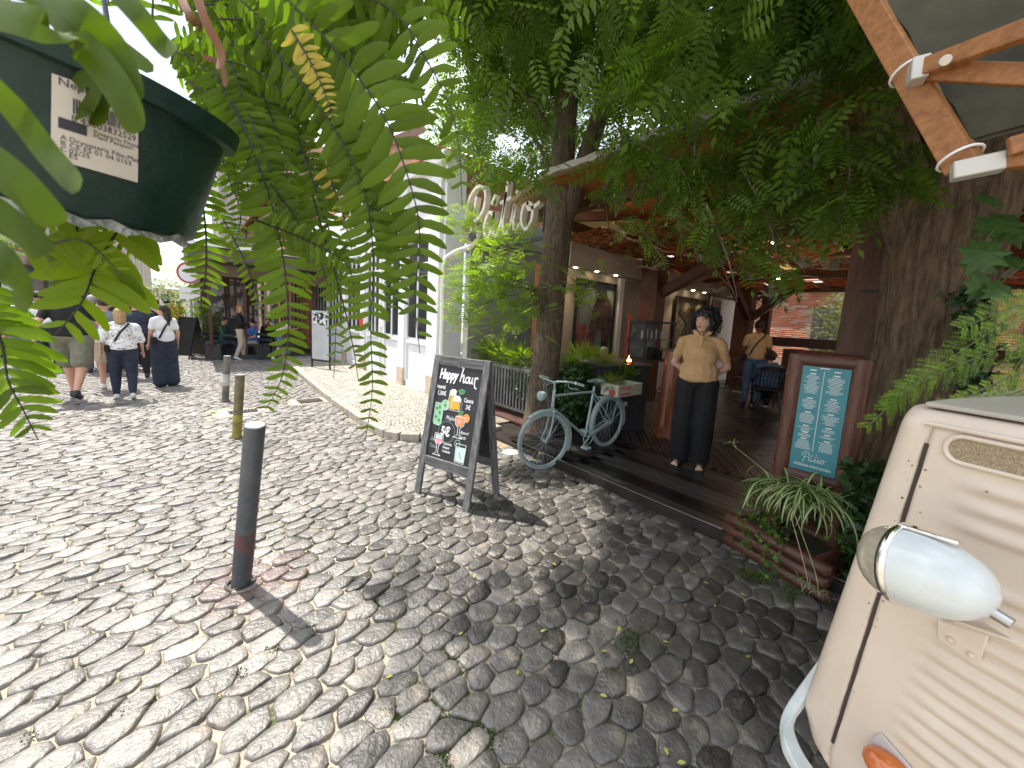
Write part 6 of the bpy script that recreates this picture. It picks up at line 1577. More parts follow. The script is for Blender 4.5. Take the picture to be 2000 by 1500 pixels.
cpn=thing('crate_plant','small feathery green plant growing out of the painted crate','plant',(Rh.x+.03,Y0,cz+.05))
P,D=cloudpts(180,(Rh.x+.0,Y0+.02,cz+.17),(.18,.14,.09),.2,.4);scatter('foliage',P,D,.10,M_LEAFY,tpl=TPLS,parent=cpn,tone=rng.uniform(.1,.6,len(P)))
MB().tube([(0,0,-.03),(0,.01,.12)],.006,6).build('stem',M_STEMG,cpn)
# ---- spider plant
sp=thing('spider_plant','striped spider plant spilling over the log planter under the menu board','plant',(PLC.x,PLC.y,.2))
MB().tube([(0,0,-.02),tuple(att(1562,985,2.62)-Vector((PLC.x,PLC.y,.2)))],.03,10).build('root_clump',mat('dark_soil'),sp)
M_SG=mat('spider_green',(.085,.17,.03),(.13,.24,.05),8,.45,trans=.35);M_SW=mat('spider_cream',(.60,.64,.38),(.72,.75,.52),8,.5,trans=.35)
def blade(L_,lift,curl,tw_):
    V=[];F=[];n=12
    x=0;z=0;a=lift
    for i in range(n+1):
        t=i/n;wd=.011*math.sin(math.pi*min(1,(t*.8+.12)))*(1 if t<.95 else .4)
        for k,f in enumerate((-1,-.38,.38,1)): V.append((x,f*wd+tw_*t*t*.06,z+abs(f)*wd*.45))
        x+=math.cos(a)*L_/n;z+=math.sin(a)*L_/n;a-=curl/n
    for i in range(n):
        for k in range(3): q=i*4+k;F.append((q,q+1,q+5,q+4))
    return V,F
bm=[]
for i in range(7):
    V,F=blade(random.uniform(.34,.5),R(random.uniform(45,80)),R(random.uniform(110,175)),random.uniform(-1,1));me=bpy.data.meshes.new('blade');me.from_pydata(V,[],F);me.materials.append(M_SG);me.materials.append(M_SW)
    me.polygons.foreach_set('material_index',[[0,1,0][k%3] for k in range(len(F))]);me.polygons.foreach_set('use_smooth',[True]*len(F));bm.append(me)
C1=att(1562,985,2.62)
for i in range(120):
    o=bpy.data.objects.new('leaf',random.choice(bm));COL.objects.link(o);o.parent=sp;s=random.uniform(.6,1.0)
    c=C1+Vector((random.gauss(0,.03),random.gauss(0,.07),random.uniform(-.02,.05)))-Vector((PLC.x,PLC.y,.2));o.matrix_local=Matrix.Translation(c)@Matrix.Rotation(random.uniform(0,6.283),4,'Z')@Matrix.Scale(s,4)
    if i%2: o.matrix_local=Matrix.Translation(c)@Matrix.Rotation(random.uniform(2.0,4.6),4,'Z')@Matrix.Scale(s,4)
mb=MB()
for pts in (((1545,960,2.6),(1470,900,2.55),(1432,870,2.5)),((1550,980,2.6),(1620,965,2.5),(1660,990,2.45)),((1545,1010,2.45),(1570,1100,2.3),(1580,1150,2.25)),((1550,1000,2.45),(1590,1110,2.3),(1600,1165,2.2))): mb.tube(bez([att(*p) for p in pts],6),.0022,5)
mb.build('runner',mat('pale_runner',(.45,.42,.22),rough=.6),sp,world=True)
for (x,y,d) in ((1432,870,2.5),(1660,990,2.45),(1580,1148,2.25),(1600,1160,2.2),(1560,1135,2.3)):
    p=att(x,y,d)-Vector((PLC.x,PLC.y,.2))
    for k in range(7):
        o=bpy.data.objects.new('leaf',bm[k]);COL.objects.link(o);o.parent=sp;o.matrix_local=Matrix.Translation(p)@Matrix.Rotation(k*.9+x,4,'Z')@Matrix.Scale(.22,4)
iv2=thing('planter_ivy','bright green ivy trailing over the left end of the log planter','ivy',(A.x,A.y,.25))
IP=[];ID=[];IN=[]
for (cx,cy,sx,sy,d,n) in ((1478,955,16,16,2.95,70),(1475,1000,16,20,2.85,80),(1520,1020,24,16,2.75,60),(1455,1055,10,14,2.85,26),(1505,1100,12,18,2.6,40),(1510,1060,14,14,2.7,30),(1640,1050,12,16,2.5,30)):
    for _ in range(n): IP.append(CAM+ray(rng.normal(cx,sx),rng.normal(cy,sy))*(d+rng.normal(0,.04)));D=rng.normal(0,1,3);D[2]-=.5;ID.append(D);IN.append(-np.array(fw)+rng.normal(0,.4,3))
IP=np.array(IP);ok=IP[:,2]>.03;IP=IP[ok];ID=np.array(ID)[ok];IN=np.array(IN)[ok]
scatter('foliage',IP,ID,.042,mat('bright_ivy',(.09,.19,.03),tone=(.5,1.4),rough=.45,trans=.35),tpl=IVY,parent=iv2,nrm=IN)
# ---- asparagus fern plumes over the truck
ap=thing('asparagus_fern','bright feathery asparagus fern plumes hanging over the cream truck roof','fern',tuple(att(2080,560,1.1)))
M_ASP=mat('asparagus_needles',(.19,.31,.035),tone=(.5,1.3),rough=.5,trans=.4)
AV=[];AF=[];AT=[]
def needle(p,d,l,wd,tn):
    s=Vector(d).cross(Vector(fw)).normalized()*wd;d=Vector(d).normalized()*l;n0=len(AV);AV.extend([tuple(p-s*.5),tuple(p+d*.5-s),tuple(p+d),tuple(p+d*.5+s)]);AF.append((n0,n0+1,n0+2,n0+3));AT.extend([tn]*4)
def plume(pts,Lb):
    global AV,AF,AT
    AV=[];AF=[];AT=[];q=bez([att(*p) for p in pts],10);k=len(q)
    mb=MB();mb.tube(q,.0016,5);o=mb.build('plume_stem',M_STEMG,ap,world=True)
    for i in range(3,k,2):
        T=(q[min(i+1,k-1)]-q[i-1]).normalized()
        for sg in(-1,1):
            t=i/k;L2=Lb*math.sin(math.pi*(.12+.8*t))*random.uniform(.8,1.1);d=(T*.75+T.cross(Vector(fw))*sg*.9+Vector((0,0,-.15))+Vector(fw)*random.uniform(-.3,.3)).normalized()
            nn=int(11)
            for j in range(nn):
                c=q[i]+d*(L2*j/nn)-Vector((0,0,.1*L2*(j/nn)**2))
                for s2 in(-1,1):
                    nd=(d*.7+d.cross(Vector(fw))*s2).normalized();needle(c,nd,.30*L2*(1-.65*j/nn)+.004,.0013,random.random())
            needle(q[i],d,L2,.0009,.3)
    o2=npmesh('plume_needles',AV,AF,M_ASP,tone=AT);o2.parent=o;o2.matrix_parent_inverse=RM[ap].inverted()
for pts,Lb in (([(2060,560,1.15),(1930,650,1.12),(1800,740,1.1),(1692,835,1.1)],.075),([(2060,650,1.1),(1930,690,1.08),(1790,750,1.08),(1735,790,1.1)],.06),([(2010,720,1.0),(1900,770,.98),(1835,820,.95),(1812,920,.93)],.045),([(2060,590,1.15),(1980,600,1.12),(1880,640,1.1)],.075),([(2060,740,1.),(1990,765,1.),(1910,790,1.)],.05),([(2060,610,1.2),(2010,680,1.2),(1965,745,1.2)],.07)):
    plume(pts,Lb)
# ---- big hanging fern: fronds
def fleaf(L_=1.,wd=.15,droop_=.18,wav=.02,seed=0):
    r2=random.Random(seed);V=[];F=[];n=7
    for i in range(n+1):
        t=i/n;w_=wd*(math.sin(math.pi*min(1,(t*.72+.16)))**.8)*(1 if t<.93 else .35);z=-droop_*t*t;c=.10*math.sin(t*2.6)*(1 if seed%2 else .4)
        V+= [(t,c-w_+r2.uniform(-.012,.012),z-.03+wav*math.sin(i*2+seed)),(t,c,z),(t,c+w_+r2.uniform(-.012,.012),z-.03-wav*math.sin(i*2+seed))]
    for i in range(n):
        for k in range(2): q=i*3+k;F.append((q,q+1,q+4,q+3))
    return V,F
FL=[fleaf(wd=w_,droop_=d,seed=i) for i,(w_,d) in enumerate(((.135,.12),(.15,.22),(.135,.32),(.15,.05),(.14,.4)))]
FLM={}
def flmesh(i,m):
    if (i,m) not in FLM:
        me=bpy.data.meshes.new('leaflet');me.from_pydata(FL[i][0],[],FL[i][1]);me.polygons.foreach_set('use_smooth',[True]*len(FL[i][1]));me.materials.append(m)
        at=me.attributes.new('tone','FLOAT','POINT');at.data.foreach_set('value',[.3+.12*i]*len(FL[i][0]));FLM[(i,m)]=me
    return FLM[(i,m)]
def frond(pts,leafpx,m=M_FERN,sp_px=17,objs=False,taper=(.75,1.,.25),stem=.0011,face=.25,tipang=18,one=0,label=None,start=.0):
    q=bez([att(*p) for p in pts],14);k=len(q)
    st=MB().tube(q,[stem*(1.4-.9*i/k) for i in range(k)],6).build('frond',M_RACH,fern,world=True,label=label)
    # arc length sampling in metres
    dist=[0]
    for i in range(1,k): dist.append(dist[-1]+(q[i]-q[i-1]).length)
    dm=sum(p[2] for p in pts)/len(pts);step=sp_px*dm/F_;n=int(dist[-1]*(1-start)/step);JV=[];JF=[];JT=[]
    bow=Vector([random.uniform(-.5,.5) for _ in range(3)])
    for i in range(n):
        s=dist[-1]*start+i*step;t=s/dist[-1];j=max(1,min(k-1,int(np.searchsorted(dist,s))));f=(s-dist[j-1])/max(1e-6,dist[j]-dist[j-1]);p=q[j-1].lerp(q[j],f);T=(q[j]-q[j-1]).normalized()
        Nn_=(-(p-Vector((0,0,H))).normalized()+bow*face+Vector([random.uniform(-.25,.25) for _ in range(3)])).normalized();S=Nn_.cross(T).normalized()
        lf_=np.interp(t,[0,.45,1],taper)*leafpx*dm/F_
        for sg in(-1,1):
            if one and sg!=one: continue
            if random.random()<.04: continue
            d=(S*sg+T*math.sin(R(tipang+random.uniform(-10,10)))+Vector((0,0,-.12))).normalized();l=lf_*random.uniform(.85,1.12);zz=(Nn_-d*Nn_.dot(d)).normalized();yv=zz.cross(d)*sg
            if sg<0: pass
            yv=zz.cross(d);M=Matrix(((d.x*l,yv.x*l,zz.x*l,p.x),(d.y*l,yv.y*l,zz.y*l,p.y),(d.z*l,yv.z*l,zz.z*l,p.z),(0,0,0,1)));vi=random.randrange(5)
            if objs:
                o=bpy.data.objects.new('leaflet',flmesh(vi,m));COL.objects.link(o);o.parent=st;o.matrix_local=RM[st].inverted()@M
            else:
                n0=len(JV);JV.extend([tuple(M@Vector(v)) for v in FL[vi][0]]);JF.extend([tuple(a_+n0 for a_ in f_) for f_ in FL[vi][1]]);JT.extend([random.random()]*len(FL[vi][0]))
    if JV:
        o=npmesh('leaflets',JV,JF,m,tone=JT,smooth=True);o.parent=st;o.matrix_parent_inverse=RM[st].inverted()
random.seed(11)
D_=.55
main=[([(560,-60,.6),(750,10,.58),(833,117,.56),(890,250,.56),(903,410,.56)],72,32,M_FERN),
 ([(520,-40,.55),(640,80,.55),(750,227,.55),(812,400,.55),(818,500,.55),(810,580,.56),(820,690,.57)],98,27,M_FERN),
 ([(500,60,.58),(610,190,.57),(700,340,.57),(728,483,.57),(724,640,.57),(727,760,.58),(713,862,.6)],60,19,M_FERN),
 ([(420,140,.6),(480,260,.6),(523,373,.6),(550,483,.6),(563,617,.6),(555,720,.6),(525,790,.62),(500,812,.62)],62,17,M_FERN),
 ([(560,200,.66),(643,450,.66),(663,513,.66),(658,600,.66),(652,740,.66)],40,18,M_FERN),
 ([(610,380,.62),(667,580,.62),(690,680,.62),(700,745,.62)],42,18,M_FERN),
 ([(385,330,.6),(401,440,.6),(402,530,.6),(392,590,.6),(398,632,.6)],46,14,M_FERN)]
for pts,lp,sp__,m in main: frond(pts,lp,m,sp_px=sp__,objs=True)
frond([(250,420,.5),(193,510,.48),(160,589,.46),(107,655,.45)],105,M_FERNB,sp_px=25,objs=True,tipang=35)
frond([(150,430,.5),(147,500,.5),(152,590,.5)],62,M_FERN,sp_px=18)
frond([(-60,560,.5),(0,663,.5),(16,743,.5),(45,800,.5),(75,860,.5)],85,M_FERN,sp_px=20,tipang=38)
frond([(-40,430,.42),(60,480,.42),(160,470,.42),(240,540,.42)],60,M_FERNB,sp_px=20)
frond([(100,440,.55),(200,455,.55),(290,500,.55)],50,M_FERN,sp_px=18)
frond([(420,400,.7),(467,487,.7),(500,570,.7),(517,640,.7)],24,M_FERN,sp_px=13)
frond([(570,60,.5),(600,110,.5),(628,165,.5),(655,240,.5)],34,M_FERNY,sp_px=14,taper=(1,.9,.2))
frond([(640,330,.6),(670,420,.6),(690,500,.6)],30,M_FERNY,sp_px=24,taper=(1,.6,.3))
for pts,lp in (([(440,60),(520,200),(560,340),(600,440)],44),([(470,0),(600,120),(660,250),(700,380)],48),([(480,100),(560,220),(620,330),(640,420)],40),([(430,180),(470,300),(490,400),(500,470)],38),([(450,120),(500,260),(540,360),(580,480)],40),
    ([(560,-40),(680,60),(760,160),(800,260)],60),([(600,-60),(730,-10),(850,20),(930,60)],66),([(540,-30),(650,60),(740,150),(850,200)],50),([(520,0),(620,150),(690,260),(760,330)],52),([(400,20),(440,110),(470,200),(480,300)],36),([(380,0),(430,60),(520,110),(600,210)],40),
    ([(430,-40),(520,20),(600,90),(650,200)],42),([(620,-50),(700,40),(780,60),(840,130)],56),([(350,-20),(420,30),(450,120),(470,180)],36),([(600,180),(680,300),(740,400),(780,520)],56),([(560,260),(620,360),(600,520),(590,620)],38),([(640,360),(760,430),(780,520),(770,620)],60),([(480,300),(560,400),(620,500),(640,560)],36),([(500,430),(600,470),(680,520),(690,600)],36),([(420,250),(440,330),(470,420),(450,500)],26),([(300,-40),(380,20),(400,90)],34),([(700,-60),(800,-20),(880,-10)],66)):
    d0=random.uniform(.56,.74);frond([(x,y,d0) for x,y in pts],lp,M_FERN,sp_px=random.uniform(11,15))
for i in range(60):
    a=random.uniform(5,75);x0,y0=random.uniform(330,560),random.uniform(-60,170);L_=random.uniform(180,330);x1,y1=x0+L_*math.cos(R(a)),y0+L_*math.sin(R(a));d0=random.uniform(.6,.85)
    frond([(x0,y0,d0),((x0+x1)/2+20,(y0+y1)/2-25,d0),(x1,y1+20,d0)],random.uniform(30,46),random.choice((M_FERN,M_FERN,M_FERN,M_FERNY if i==3 else M_FERN)),sp_px=random.uniform(11,15))
# fronds out of frame that shade and back the pot
for i in range(14):
    a=random.uniform(150,330);x0,y0=random.uniform(-250,350),random.uniform(-200,40);d0=random.uniform(.5,.8);frond([(x0,y0,d0),(x0+90*math.cos(R(a)),y0-60,d0),(x0+200*math.cos(R(a)),y0-random.uniform(20,160),d0)],45,M_FERN,sp_px=22)
# close blurred blades in front of the pot
M_NEAR=mat('near_fern_leaf',(.05,.085,.006),(.09,.14,.012),5,.5,trans=.4,spec=.2)
def nearblade(pts,wpx,d,m=M_NEAR):
    q=bez([att(x,y,d+random.uniform(-.01,.01)) for x,y in pts],6);k=len(q);V=[];F=[]
    for i,p in enumerate(q):
        T=(q[min(i+1,k-1)]-q[max(i-1,0)]).normalized();S=T.cross(Vector(fw)).normalized();t=i/(k-1);w_=wpx*d/F_/2*(1-.12*t)*(1 if t<.8 else max(.05,math.sqrt(max(0,1-((t-.8)/.2)**2))));V+= [p-S*w_+Vector(fw)*.2*w_,p,p+S*w_+Vector(fw)*.25*w_]
    for i in range(k-1):
        for j in range(2): a_=i*3+j;F.append((a_,a_+1,a_+4,a_+3))
    return MB().add(V,F).build('near_leaflet',m,fern,world=True,smooth=True)
for pts,w_,d in (([(-60,10),(60,40),(160,90),(230,180),(262,262)],66,.2),([(60,-40),(150,20),(220,90),(268,205)],54,.21),([(215,-30),(270,30),(310,80),(338,106)],40,.24),([(-60,120),(20,210),(90,300),(155,372)],54,.18),([(-60,290),(20,350),(70,400),(108,442)],70,.17),([(-60,380),(10,430),(60,470),(85,500)],56,.18),([(-60,480),(-10,500),(30,560),(30,600)],60,.18),([(180,60),(220,80),(300,140)],30,.3),([(-40,-40),(60,-20),(140,60),(200,130)],54,.24)):
    nearblade(pts,w_,d)
for pts,w_,d,m in (([(150,140),(175,175),(165,215),(150,235)],40,.34,M_FERN),([(175,150),(200,180),(195,215),(180,245)],36,.34,M_FERN),([(380,-20),(400,40),(430,100),(425,135)],18,.4,M_DRY),([(350,-10),(370,30),(395,60)],16,.42,M_DRY),([(395,110),(430,125),(440,170)],12,.42,M_DRY)): nearblade(pts,w_,d,m)
# ---- other greenery far off
def bush(name,c,r,n,sc,label,cat,m=M_LEAF,g=None,pot=None,tpl=TPL,trunk_h=None):
    t=thing(name,label,cat,(c[0],c[1],0),group=g)
    P,D=cloudpts(n,c,r,.35,.1);ok=P[:,2]>.1;scatter('foliage',P[ok],D[ok]+rng.normal(0,.5,(ok.sum(),3)),sc,m,tpl=tpl,parent=t)
    MB().tube([(0,0,0),(.02,0,c[2]*.5),(0,0,c[2])],.02 if trunk_h is None else trunk_h,8).build('stem',M_BARK,t)
    if pot: MB().lathe([(0,0),(pot*.75,0),(pot,pot*1.5),(pot*.9,pot*1.5),(0,pot*1.4)],n=18).build('pot',mat('grey_planter_pot',(.3,.32,.35),rough=.7),t,smooth=True)
    return t
q=onz(405,692);bush('potted_shrub',(q.x,q.y,1.0),(.45,.45,.7),420,.2,'dark potted shrub at the front left corner of the cafe kiosk','shrub',pot=.3,g='potted shrubs by the kiosk')
q=onz(390,690);bush('potted_shrub',(q.x-.5,q.y+.3,1.1),(.4,.4,.8),360,.2,'taller potted shrub just left of the kiosk corner','shrub',pot=.28,g='potted shrubs by the kiosk')
q=onz(515,700);bush('potted_shrub',(q.x+.6,q.y,.6),(.3,.3,.4),160,.15,'low potted shrub on the right side of the kiosk floor','shrub',pot=.22,g='potted shrubs by the kiosk')
FT_=['nearest bushy tree on the left, behind the near fern','small street tree at the far left cafes','round tree at the far end of the street','pale tree farthest down the street']
for i,(x,y,z,r_) in enumerate(((-5.0,17,2.6,1.2),(-4.4,45,2.6,1.2),(-2.0,70,3.0,2.2),(1.5,85,3.5,3.0))): bush('street_tree',(x,y,z),(r_,r_,r_*.8),600,.5,FT_[i],'tree',g='street trees',trunk_h=.09)
bush('climbing_plant',(4.9,21.4,6.3),(1.1,.5,1.2),300,.35,'light green creeper on the pink building above the kiosk','creeper',m=M_LEAFY)
yt=bush('yard_tree',(15.6,2.2,2.2),(1.0,1.3,1.3),2600,.16,'pale leafed tree in front of the sunlit brick wall behind the terrace','tree',m=mat('pale_dusty_leaf',(.16,.19,.07),tone=(.5,1.5),rough=.5,trans=.35),trunk_h=.06)
bush('yard_tree',(16.2,-.8,2.2),(.9,1.2,1.2),1200,.16,'second pale tree at the right end of the brick yard','tree',m=mat('pale_dusty_leaf'),trunk_h=.06)
print('veg t',time.time()-T0)
# ================================================================ PEOPLE
def person(loc,az,h,label,skin=M_SKIN,top=None,bottom=None,shoes=None,hair=None,hairst='short',pose='stand',stride=.0,sleeve='short',bot='trousers',build=1.,arms='down',headturn=0.,vox=.016,group=None,strap=None,cat='person',bag=None,lean=0.,zoff=0.):
    S=h/1.70;t=thing('person',label,cat,tuple(loc),rotz=-R(az),group=group)
    V_=lambda x,y,z: Vector((x*S,y*S,z*S));b=build
    body=MB();seat=pose=='sit'
    pz=.95 if not seat else .55
    ln_=lean
    def T(x,y,z): # torso points relative to the pelvis, leaned
        dz=z-.95;return V_(x,y+dz*ln_,pz+dz*math.sqrt(max(0,1-ln_*ln_)))
    hips=[V_(s*.088*b,0,pz-.02) for s in(-1,1)]
    if seat: kn=[V_(s*.12,.42,.50) for s in(-1,1)];an=[V_(s*.12,.40,.09) for s in(-1,1)]
    else:
        st=[stride,-stride]
        kn=[V_(s*.095*b,st[i]*.55+.03+(.05 if st[i]<0 else 0),.50+(.0)) for i,s in enumerate((-1,1))]
        an=[V_(s*.095*b,st[i]-(.02),.085+(.10*abs(st[i])/.3 if st[i]<0 else 0)) for i,s in enumerate((-1,1))]
    sh=[T(s*.168*b,0,1.375) for s in(-1,1)]
    if arms=='down': el=[T(s*.225*b,-.03-stride*(.3 if s<0 else -.3),1.13) for s in(-1,1)];wr=[T(s*.235*b,.05-stride*(.8 if s<0 else -.8),.90) for s in(-1,1)]
    elif arms=='front': el=[T(s*.22*b,.06,1.14) for s in(-1,1)];wr=[T(s*.12*b,.27,1.12) for s in(-1,1)]
    elif arms=='back': el=[T(s*.245*b,-.09,1.13) for s in(-1,1)];wr=[T(s*.055*b,-.155,.975) for s in(-1,1)]
    elif arms=='table': el=[T(s*.22*b,.12,1.15) for s in(-1,1)];wr=[T(s*.13*b,.36,1.12) for s in(-1,1)]
    elif arms=='reach': el=[T(-.25,.05,1.2),T(.22*b,.15,1.2)];wr=[T(-.22,.25,1.05),T(.2,.42,1.25)]
    body.ell(T(0,0,1.24),(.145*S*b,.098*S*b,.21*S));body.ell(T(0,-.01,.98),(.155*S*b,.112*S*b,.13*S));body.ell(T(0,0,1.37),(.16*S*b,.075*S,.075*S))
    body.caps(T(0,-.01,1.40),T(0,.01,1.52),.053*S,.048*S)
    for s in(-1,1): body.caps(T(s*.03,-.01,1.445),T(s*.15*b,-.005,1.395),.04*S,.045*S)
    hc=T(0,.018,1.605);Rh_=Matrix.Rotation(-R(headturn),3,'Z');hd=lambda x,y,z: hc+Rh_@V_(x,y,z)
    body.ell(hc,(.076*S,.094*S,.108*S),M=Rh_.to_4x4(),n=18,m=12);body.ell(hd(0,.03,-.065),(.05*S,.055*S,.05*S))
    body.ell(hd(0,.098,-.018),(.011*S,.02*S,.018*S));body.ell(hd(0,.092,.028),(.045*S,.012*S,.012*S));body.ell(hd(0,.082,-.058),(.024*S,.016*S,.014*S));body.ell(hd(0,.074,-.092),(.02*S,.016*S,.014*S))
    for s in(-1,1): body.ell(hd(s*.077,.0,-.01),(.011*S,.02*S,.03*S))
    for i,s in enumerate((-1,1)):
        body.caps(sh[i],el[i],.047*S*b,.038*S);body.caps(el[i],wr[i],.038*S,.025*S)
        d=(wr[i]-el[i]).normalized()
        if arms=='back': d=Vector((-s*.8,-.1,-.5)).normalized()
        sd=d.cross(Vector((0,1,0)) if abs(d.y)<.8 else Vector((1,0,0))).normalized();nn=d.cross(sd)
        pc_=wr[i]+d*.05*S;body.caps(wr[i]+d*.01,pc_+d*.02*S,.026*S,.028*S)
        for k,(o,l) in enumerate(((-.03,.062),(-.010,.075),(.010,.07),(.03,.055))):
            a=pc_+d*.035*S+sd*o*S*.85;m_=a+d*l*.5*S+nn*.004;e=m_+(d*.8+nn*.5*(1)).normalized()*l*.5*S;body.caps(a,m_,.0095*S,.0088*S,8);body.caps(m_,e,.0088*S,.0075*S,8)
        a=wr[i]+d*.03*S+sd*.028*S*(-1);body.caps(a,a+(d*.7-sd*.7+nn*.2)*.05*S,.0105*S,.009*S,8)
        body.caps(hips[i],kn[i],.083*S*b,.056*S*b);body.caps(kn[i],an[i],.056*S*b,.036*S)
        fd=V_(0,1,0);tip=an[i]+V_(s*.02,.16,-.055)
        if stride and not seat and [stride,-stride][i]<0: tip=an[i]+V_(0,.12,-.12)
        body.caps(an[i]+V_(0,-.035,-.05),tip,.034*S,.026*S)
        if hairst=='curlywoman':
            for k in range(5): body.caps(tip+V_(s*(-.028+.014*k),.0,0),tip+V_(s*(-.032+.016*k),.045-.006*k,-.008),.0105*S,.009*S,8)
    bo=fuse(body,'body',skin,t,vox=vox)
    # eyes, brows, mouth
    for s in(-1,1):
        MB().ell(hd(s*.031,.083,.008),(.012*S,.008*S,.007*S)).build('eye',mat('eye_white',(.7,.68,.65),rough=.3),bo,smooth=True)
        MB().ell(hd(s*.031,.090,.008),(.006*S,.004*S,.006*S)).build('iris',mat('dark_iris',(.02,.012,.01),rough=.2),bo,smooth=True)
        MB().beam(hd(s*.016,.094,.030),hd(s*.048,.083,.030),.006*S,.006*S).build('eyebrow',M_BLACK,bo)
    MB().ell(hd(0,.095,-.055),(.022*S,.008*S,.008*S)).build('lips',mat('lip_red',(.38,.10,.09),rough=.4),bo,smooth=True)
    # clothes
    if top:
        c=MB();i_=.022*S
        c.ell(T(0,0,1.25),(.145*S*b+i_,.100*S*b+i_,.205*S));c.ell(T(0,0,1.355),(.160*S*b+i_*.5,.078*S+i_*.8,.078*S));[c.caps(T(s*.04,-.008,1.435),T(s*.16*b,-.005,1.385),.050*S,.056*S) for s in(-1,1)];c.ell(T(0,-.005,1.06),(.162*S*b+i_,.118*S*b+i_,.16*S));c.ell(T(0,-.005,.99),(.166*S*b+i_,.122*S*b+i_,.08*S))
        c.tube([T(0,-.0,1.0),T(0,0,1.3)],[.15*S*b+i_,.145*S*b+i_],18,flat=1.)if False else None
        for i in range(2):
            if sleeve=='long': c.caps(sh[i],el[i],.062*S*b,.052*S);c.caps(el[i],el[i].lerp(wr[i],.93),.052*S,.04*S)
            elif sleeve=='half': c.caps(sh[i],el[i],.066*S*b,.062*S)
            else: c.caps(sh[i],sh[i].lerp(el[i],.62),.056*S*b,.054*S)
        co_=fuse(c,'top',top,t,vox=vox*.9,smooth=5,noise=.018,nscale=.12)
        c2=MB();c2.ring(T(0,.0,1.468),.056*S,.011*S,(0,-.3,1),24,8);c2.build('collar',top,t,smooth=True)
    if bottom:
        c=MB()
        c.ell(V_(0,-.005,pz+.02),(.170*S*b,.128*S*b,.13*S))
        for i in range(2):
            if bot=='trousers': c.caps(hips[i],kn[i],.103*S*b,.076*S*b);c.caps(kn[i],kn[i].lerp(an[i],.93),.076*S*b,.058*S)
            elif bot=='wide': c.caps(hips[i],kn[i],.112*S*b,.105*S*b);c.caps(kn[i],kn[i].lerp(an[i],.99),.105*S*b,.103*S)
            elif bot=='skirt': c.caps(hips[i],kn[i],.13*S*b,.135*S*b);c.caps(kn[i],kn[i].lerp(an[i],.92),.135*S*b,.135*S)
            elif bot=='shorts': c.caps(hips[i],hips[i].lerp(kn[i],.80),.105*S*b,.10*S*b)
        fuse(c,'trousers' if bot!='shorts' and bot!='skirt' else bot,bottom,t,vox=vox,smooth=4,noise=.014,nscale=.15)
    if shoes:
        for i,s in enumerate((-1,1)):
            c=MB();a=an[i];tip=a+V_(s*.02,.165,-.05)
            if stride and not seat and [stride,-stride][i]<0: tip=a+V_(0,.12,-.12)
            c.caps(a+V_(0,-.035,-.045),tip,.044*S,.034*S);c.caps(a+V_(0,-.02,-.02),a+V_(0,.02,-.02),.042*S,.04*S);sh_o=fuse(c,'shoe',shoes,t,vox=vox,smooth=3)
    if hair:
        c=MB();tp=hd(0,-.012,.028)
        if hairst in('short','cap'): c.ell(tp,(.086*S,.100*S,.098*S));
        elif hairst=='bald': c.ell(hd(0,-.03,.0),(.08*S,.075*S,.08*S))
        elif hairst=='long':
            c.ell(tp,(.090*S,.104*S,.102*S));c.caps(hd(0,-.06,0),hd(0,-.085,-.18),.075*S,.06*S);c.caps(hd(-.04,-.06,-.1),hd(-.05,-.10,-.32),.05*S,.035*S);c.caps(hd(.04,-.06,-.1),hd(.05,-.10,-.30),.05*S,.035*S)
        elif hairst=='bob': c.ell(tp,(.092*S,.106*S,.104*S));c.caps(hd(0,-.04,-.02),hd(0,-.05,-.12),.092*S,.085*S)
        elif hairst=='bun': c.ell(tp,(.086*S,.100*S,.098*S));c.ell(hd(0,-.09,.08),(.04*S,.04*S,.04*S))
        elif hairst in('curly','curlywoman'):
            r2=random.Random(9);big=hairst=='curlywoman'
            hcx,hcz=(-.050,.018) if big else (-.03,.03);RX_,RY_,RZ_=(.132,.110,.140) if big else (.1,.1,.1)
            c.ell(hd(0,hcx,hcz),(RX_*S*.93,RY_*S*.93,RZ_*S*.93),M=Rh_.to_4x4())
            for k in range(150 if big else 50):
                th=r2.uniform(0,6.283);cz_=r2.uniform(-.95,1);sr=math.sqrt(1-cz_*cz_)
                p_=(math.cos(th)*sr*RX_,hcx+math.sin(th)*sr*RY_,hcz+cz_*RZ_)
                if p_[1]>.03 and abs(p_[0])<.075 and p_[2]<.06: continue
                c.ell(hd(*p_),(.022*S,.022*S,.024*S),n=8,m=6)
            for k in range(22):   # fringe
                x=-.062+.124*k/21;c.ell(hd(x,.078-.4*x*x*6,.074+r2.uniform(-.014,.01)),(.011*S,.012*S,.017*S),n=8,m=6)
        fuse(c,'hair',hair,t,vox=vox*.75 if hairst=='curlywoman' else vox,smooth=1,noise=.012 if 'curly' in hairst else .006,nscale=.03)
        if hairst=='curlywoman':
            mb=MB();r2=random.Random(4)
            for k in range(420):
                th=r2.uniform(0,6.283);cz_=r2.uniform(-.95,1);sr=math.sqrt(1-cz_*cz_);q_=(math.cos(th)*sr*.137,-.05+math.sin(th)*sr*.124,.018+cz_*.145)
                if q_[1]>.03 and abs(q_[0])<.075 and q_[2]<.06: continue
                p=hd(*q_);o_=(p-hd(0,-.02,0)).normalized();ph=r2.uniform(0,6)
                mb.tube([p+o_*(.012*math.sin(j*1.1+ph)+.004*j)*S+Vector((.008*math.cos(j*1.2+ph),.008*math.sin(j*.9),-.011*j)) for j in range(6)],.0028,5)
            mb.build('curls',hair,t,smooth=True)
    if hairst=='cap' : MB().lathe([(.09*S,0),(.088*S,.04*S),(.06*S,.08*S),(0,.09*S)],hd(0,-.01,.04),(0,0,1),20).build('cap',mat('dark_cap',(.03,.04,.06),rough=.8),t,smooth=True)
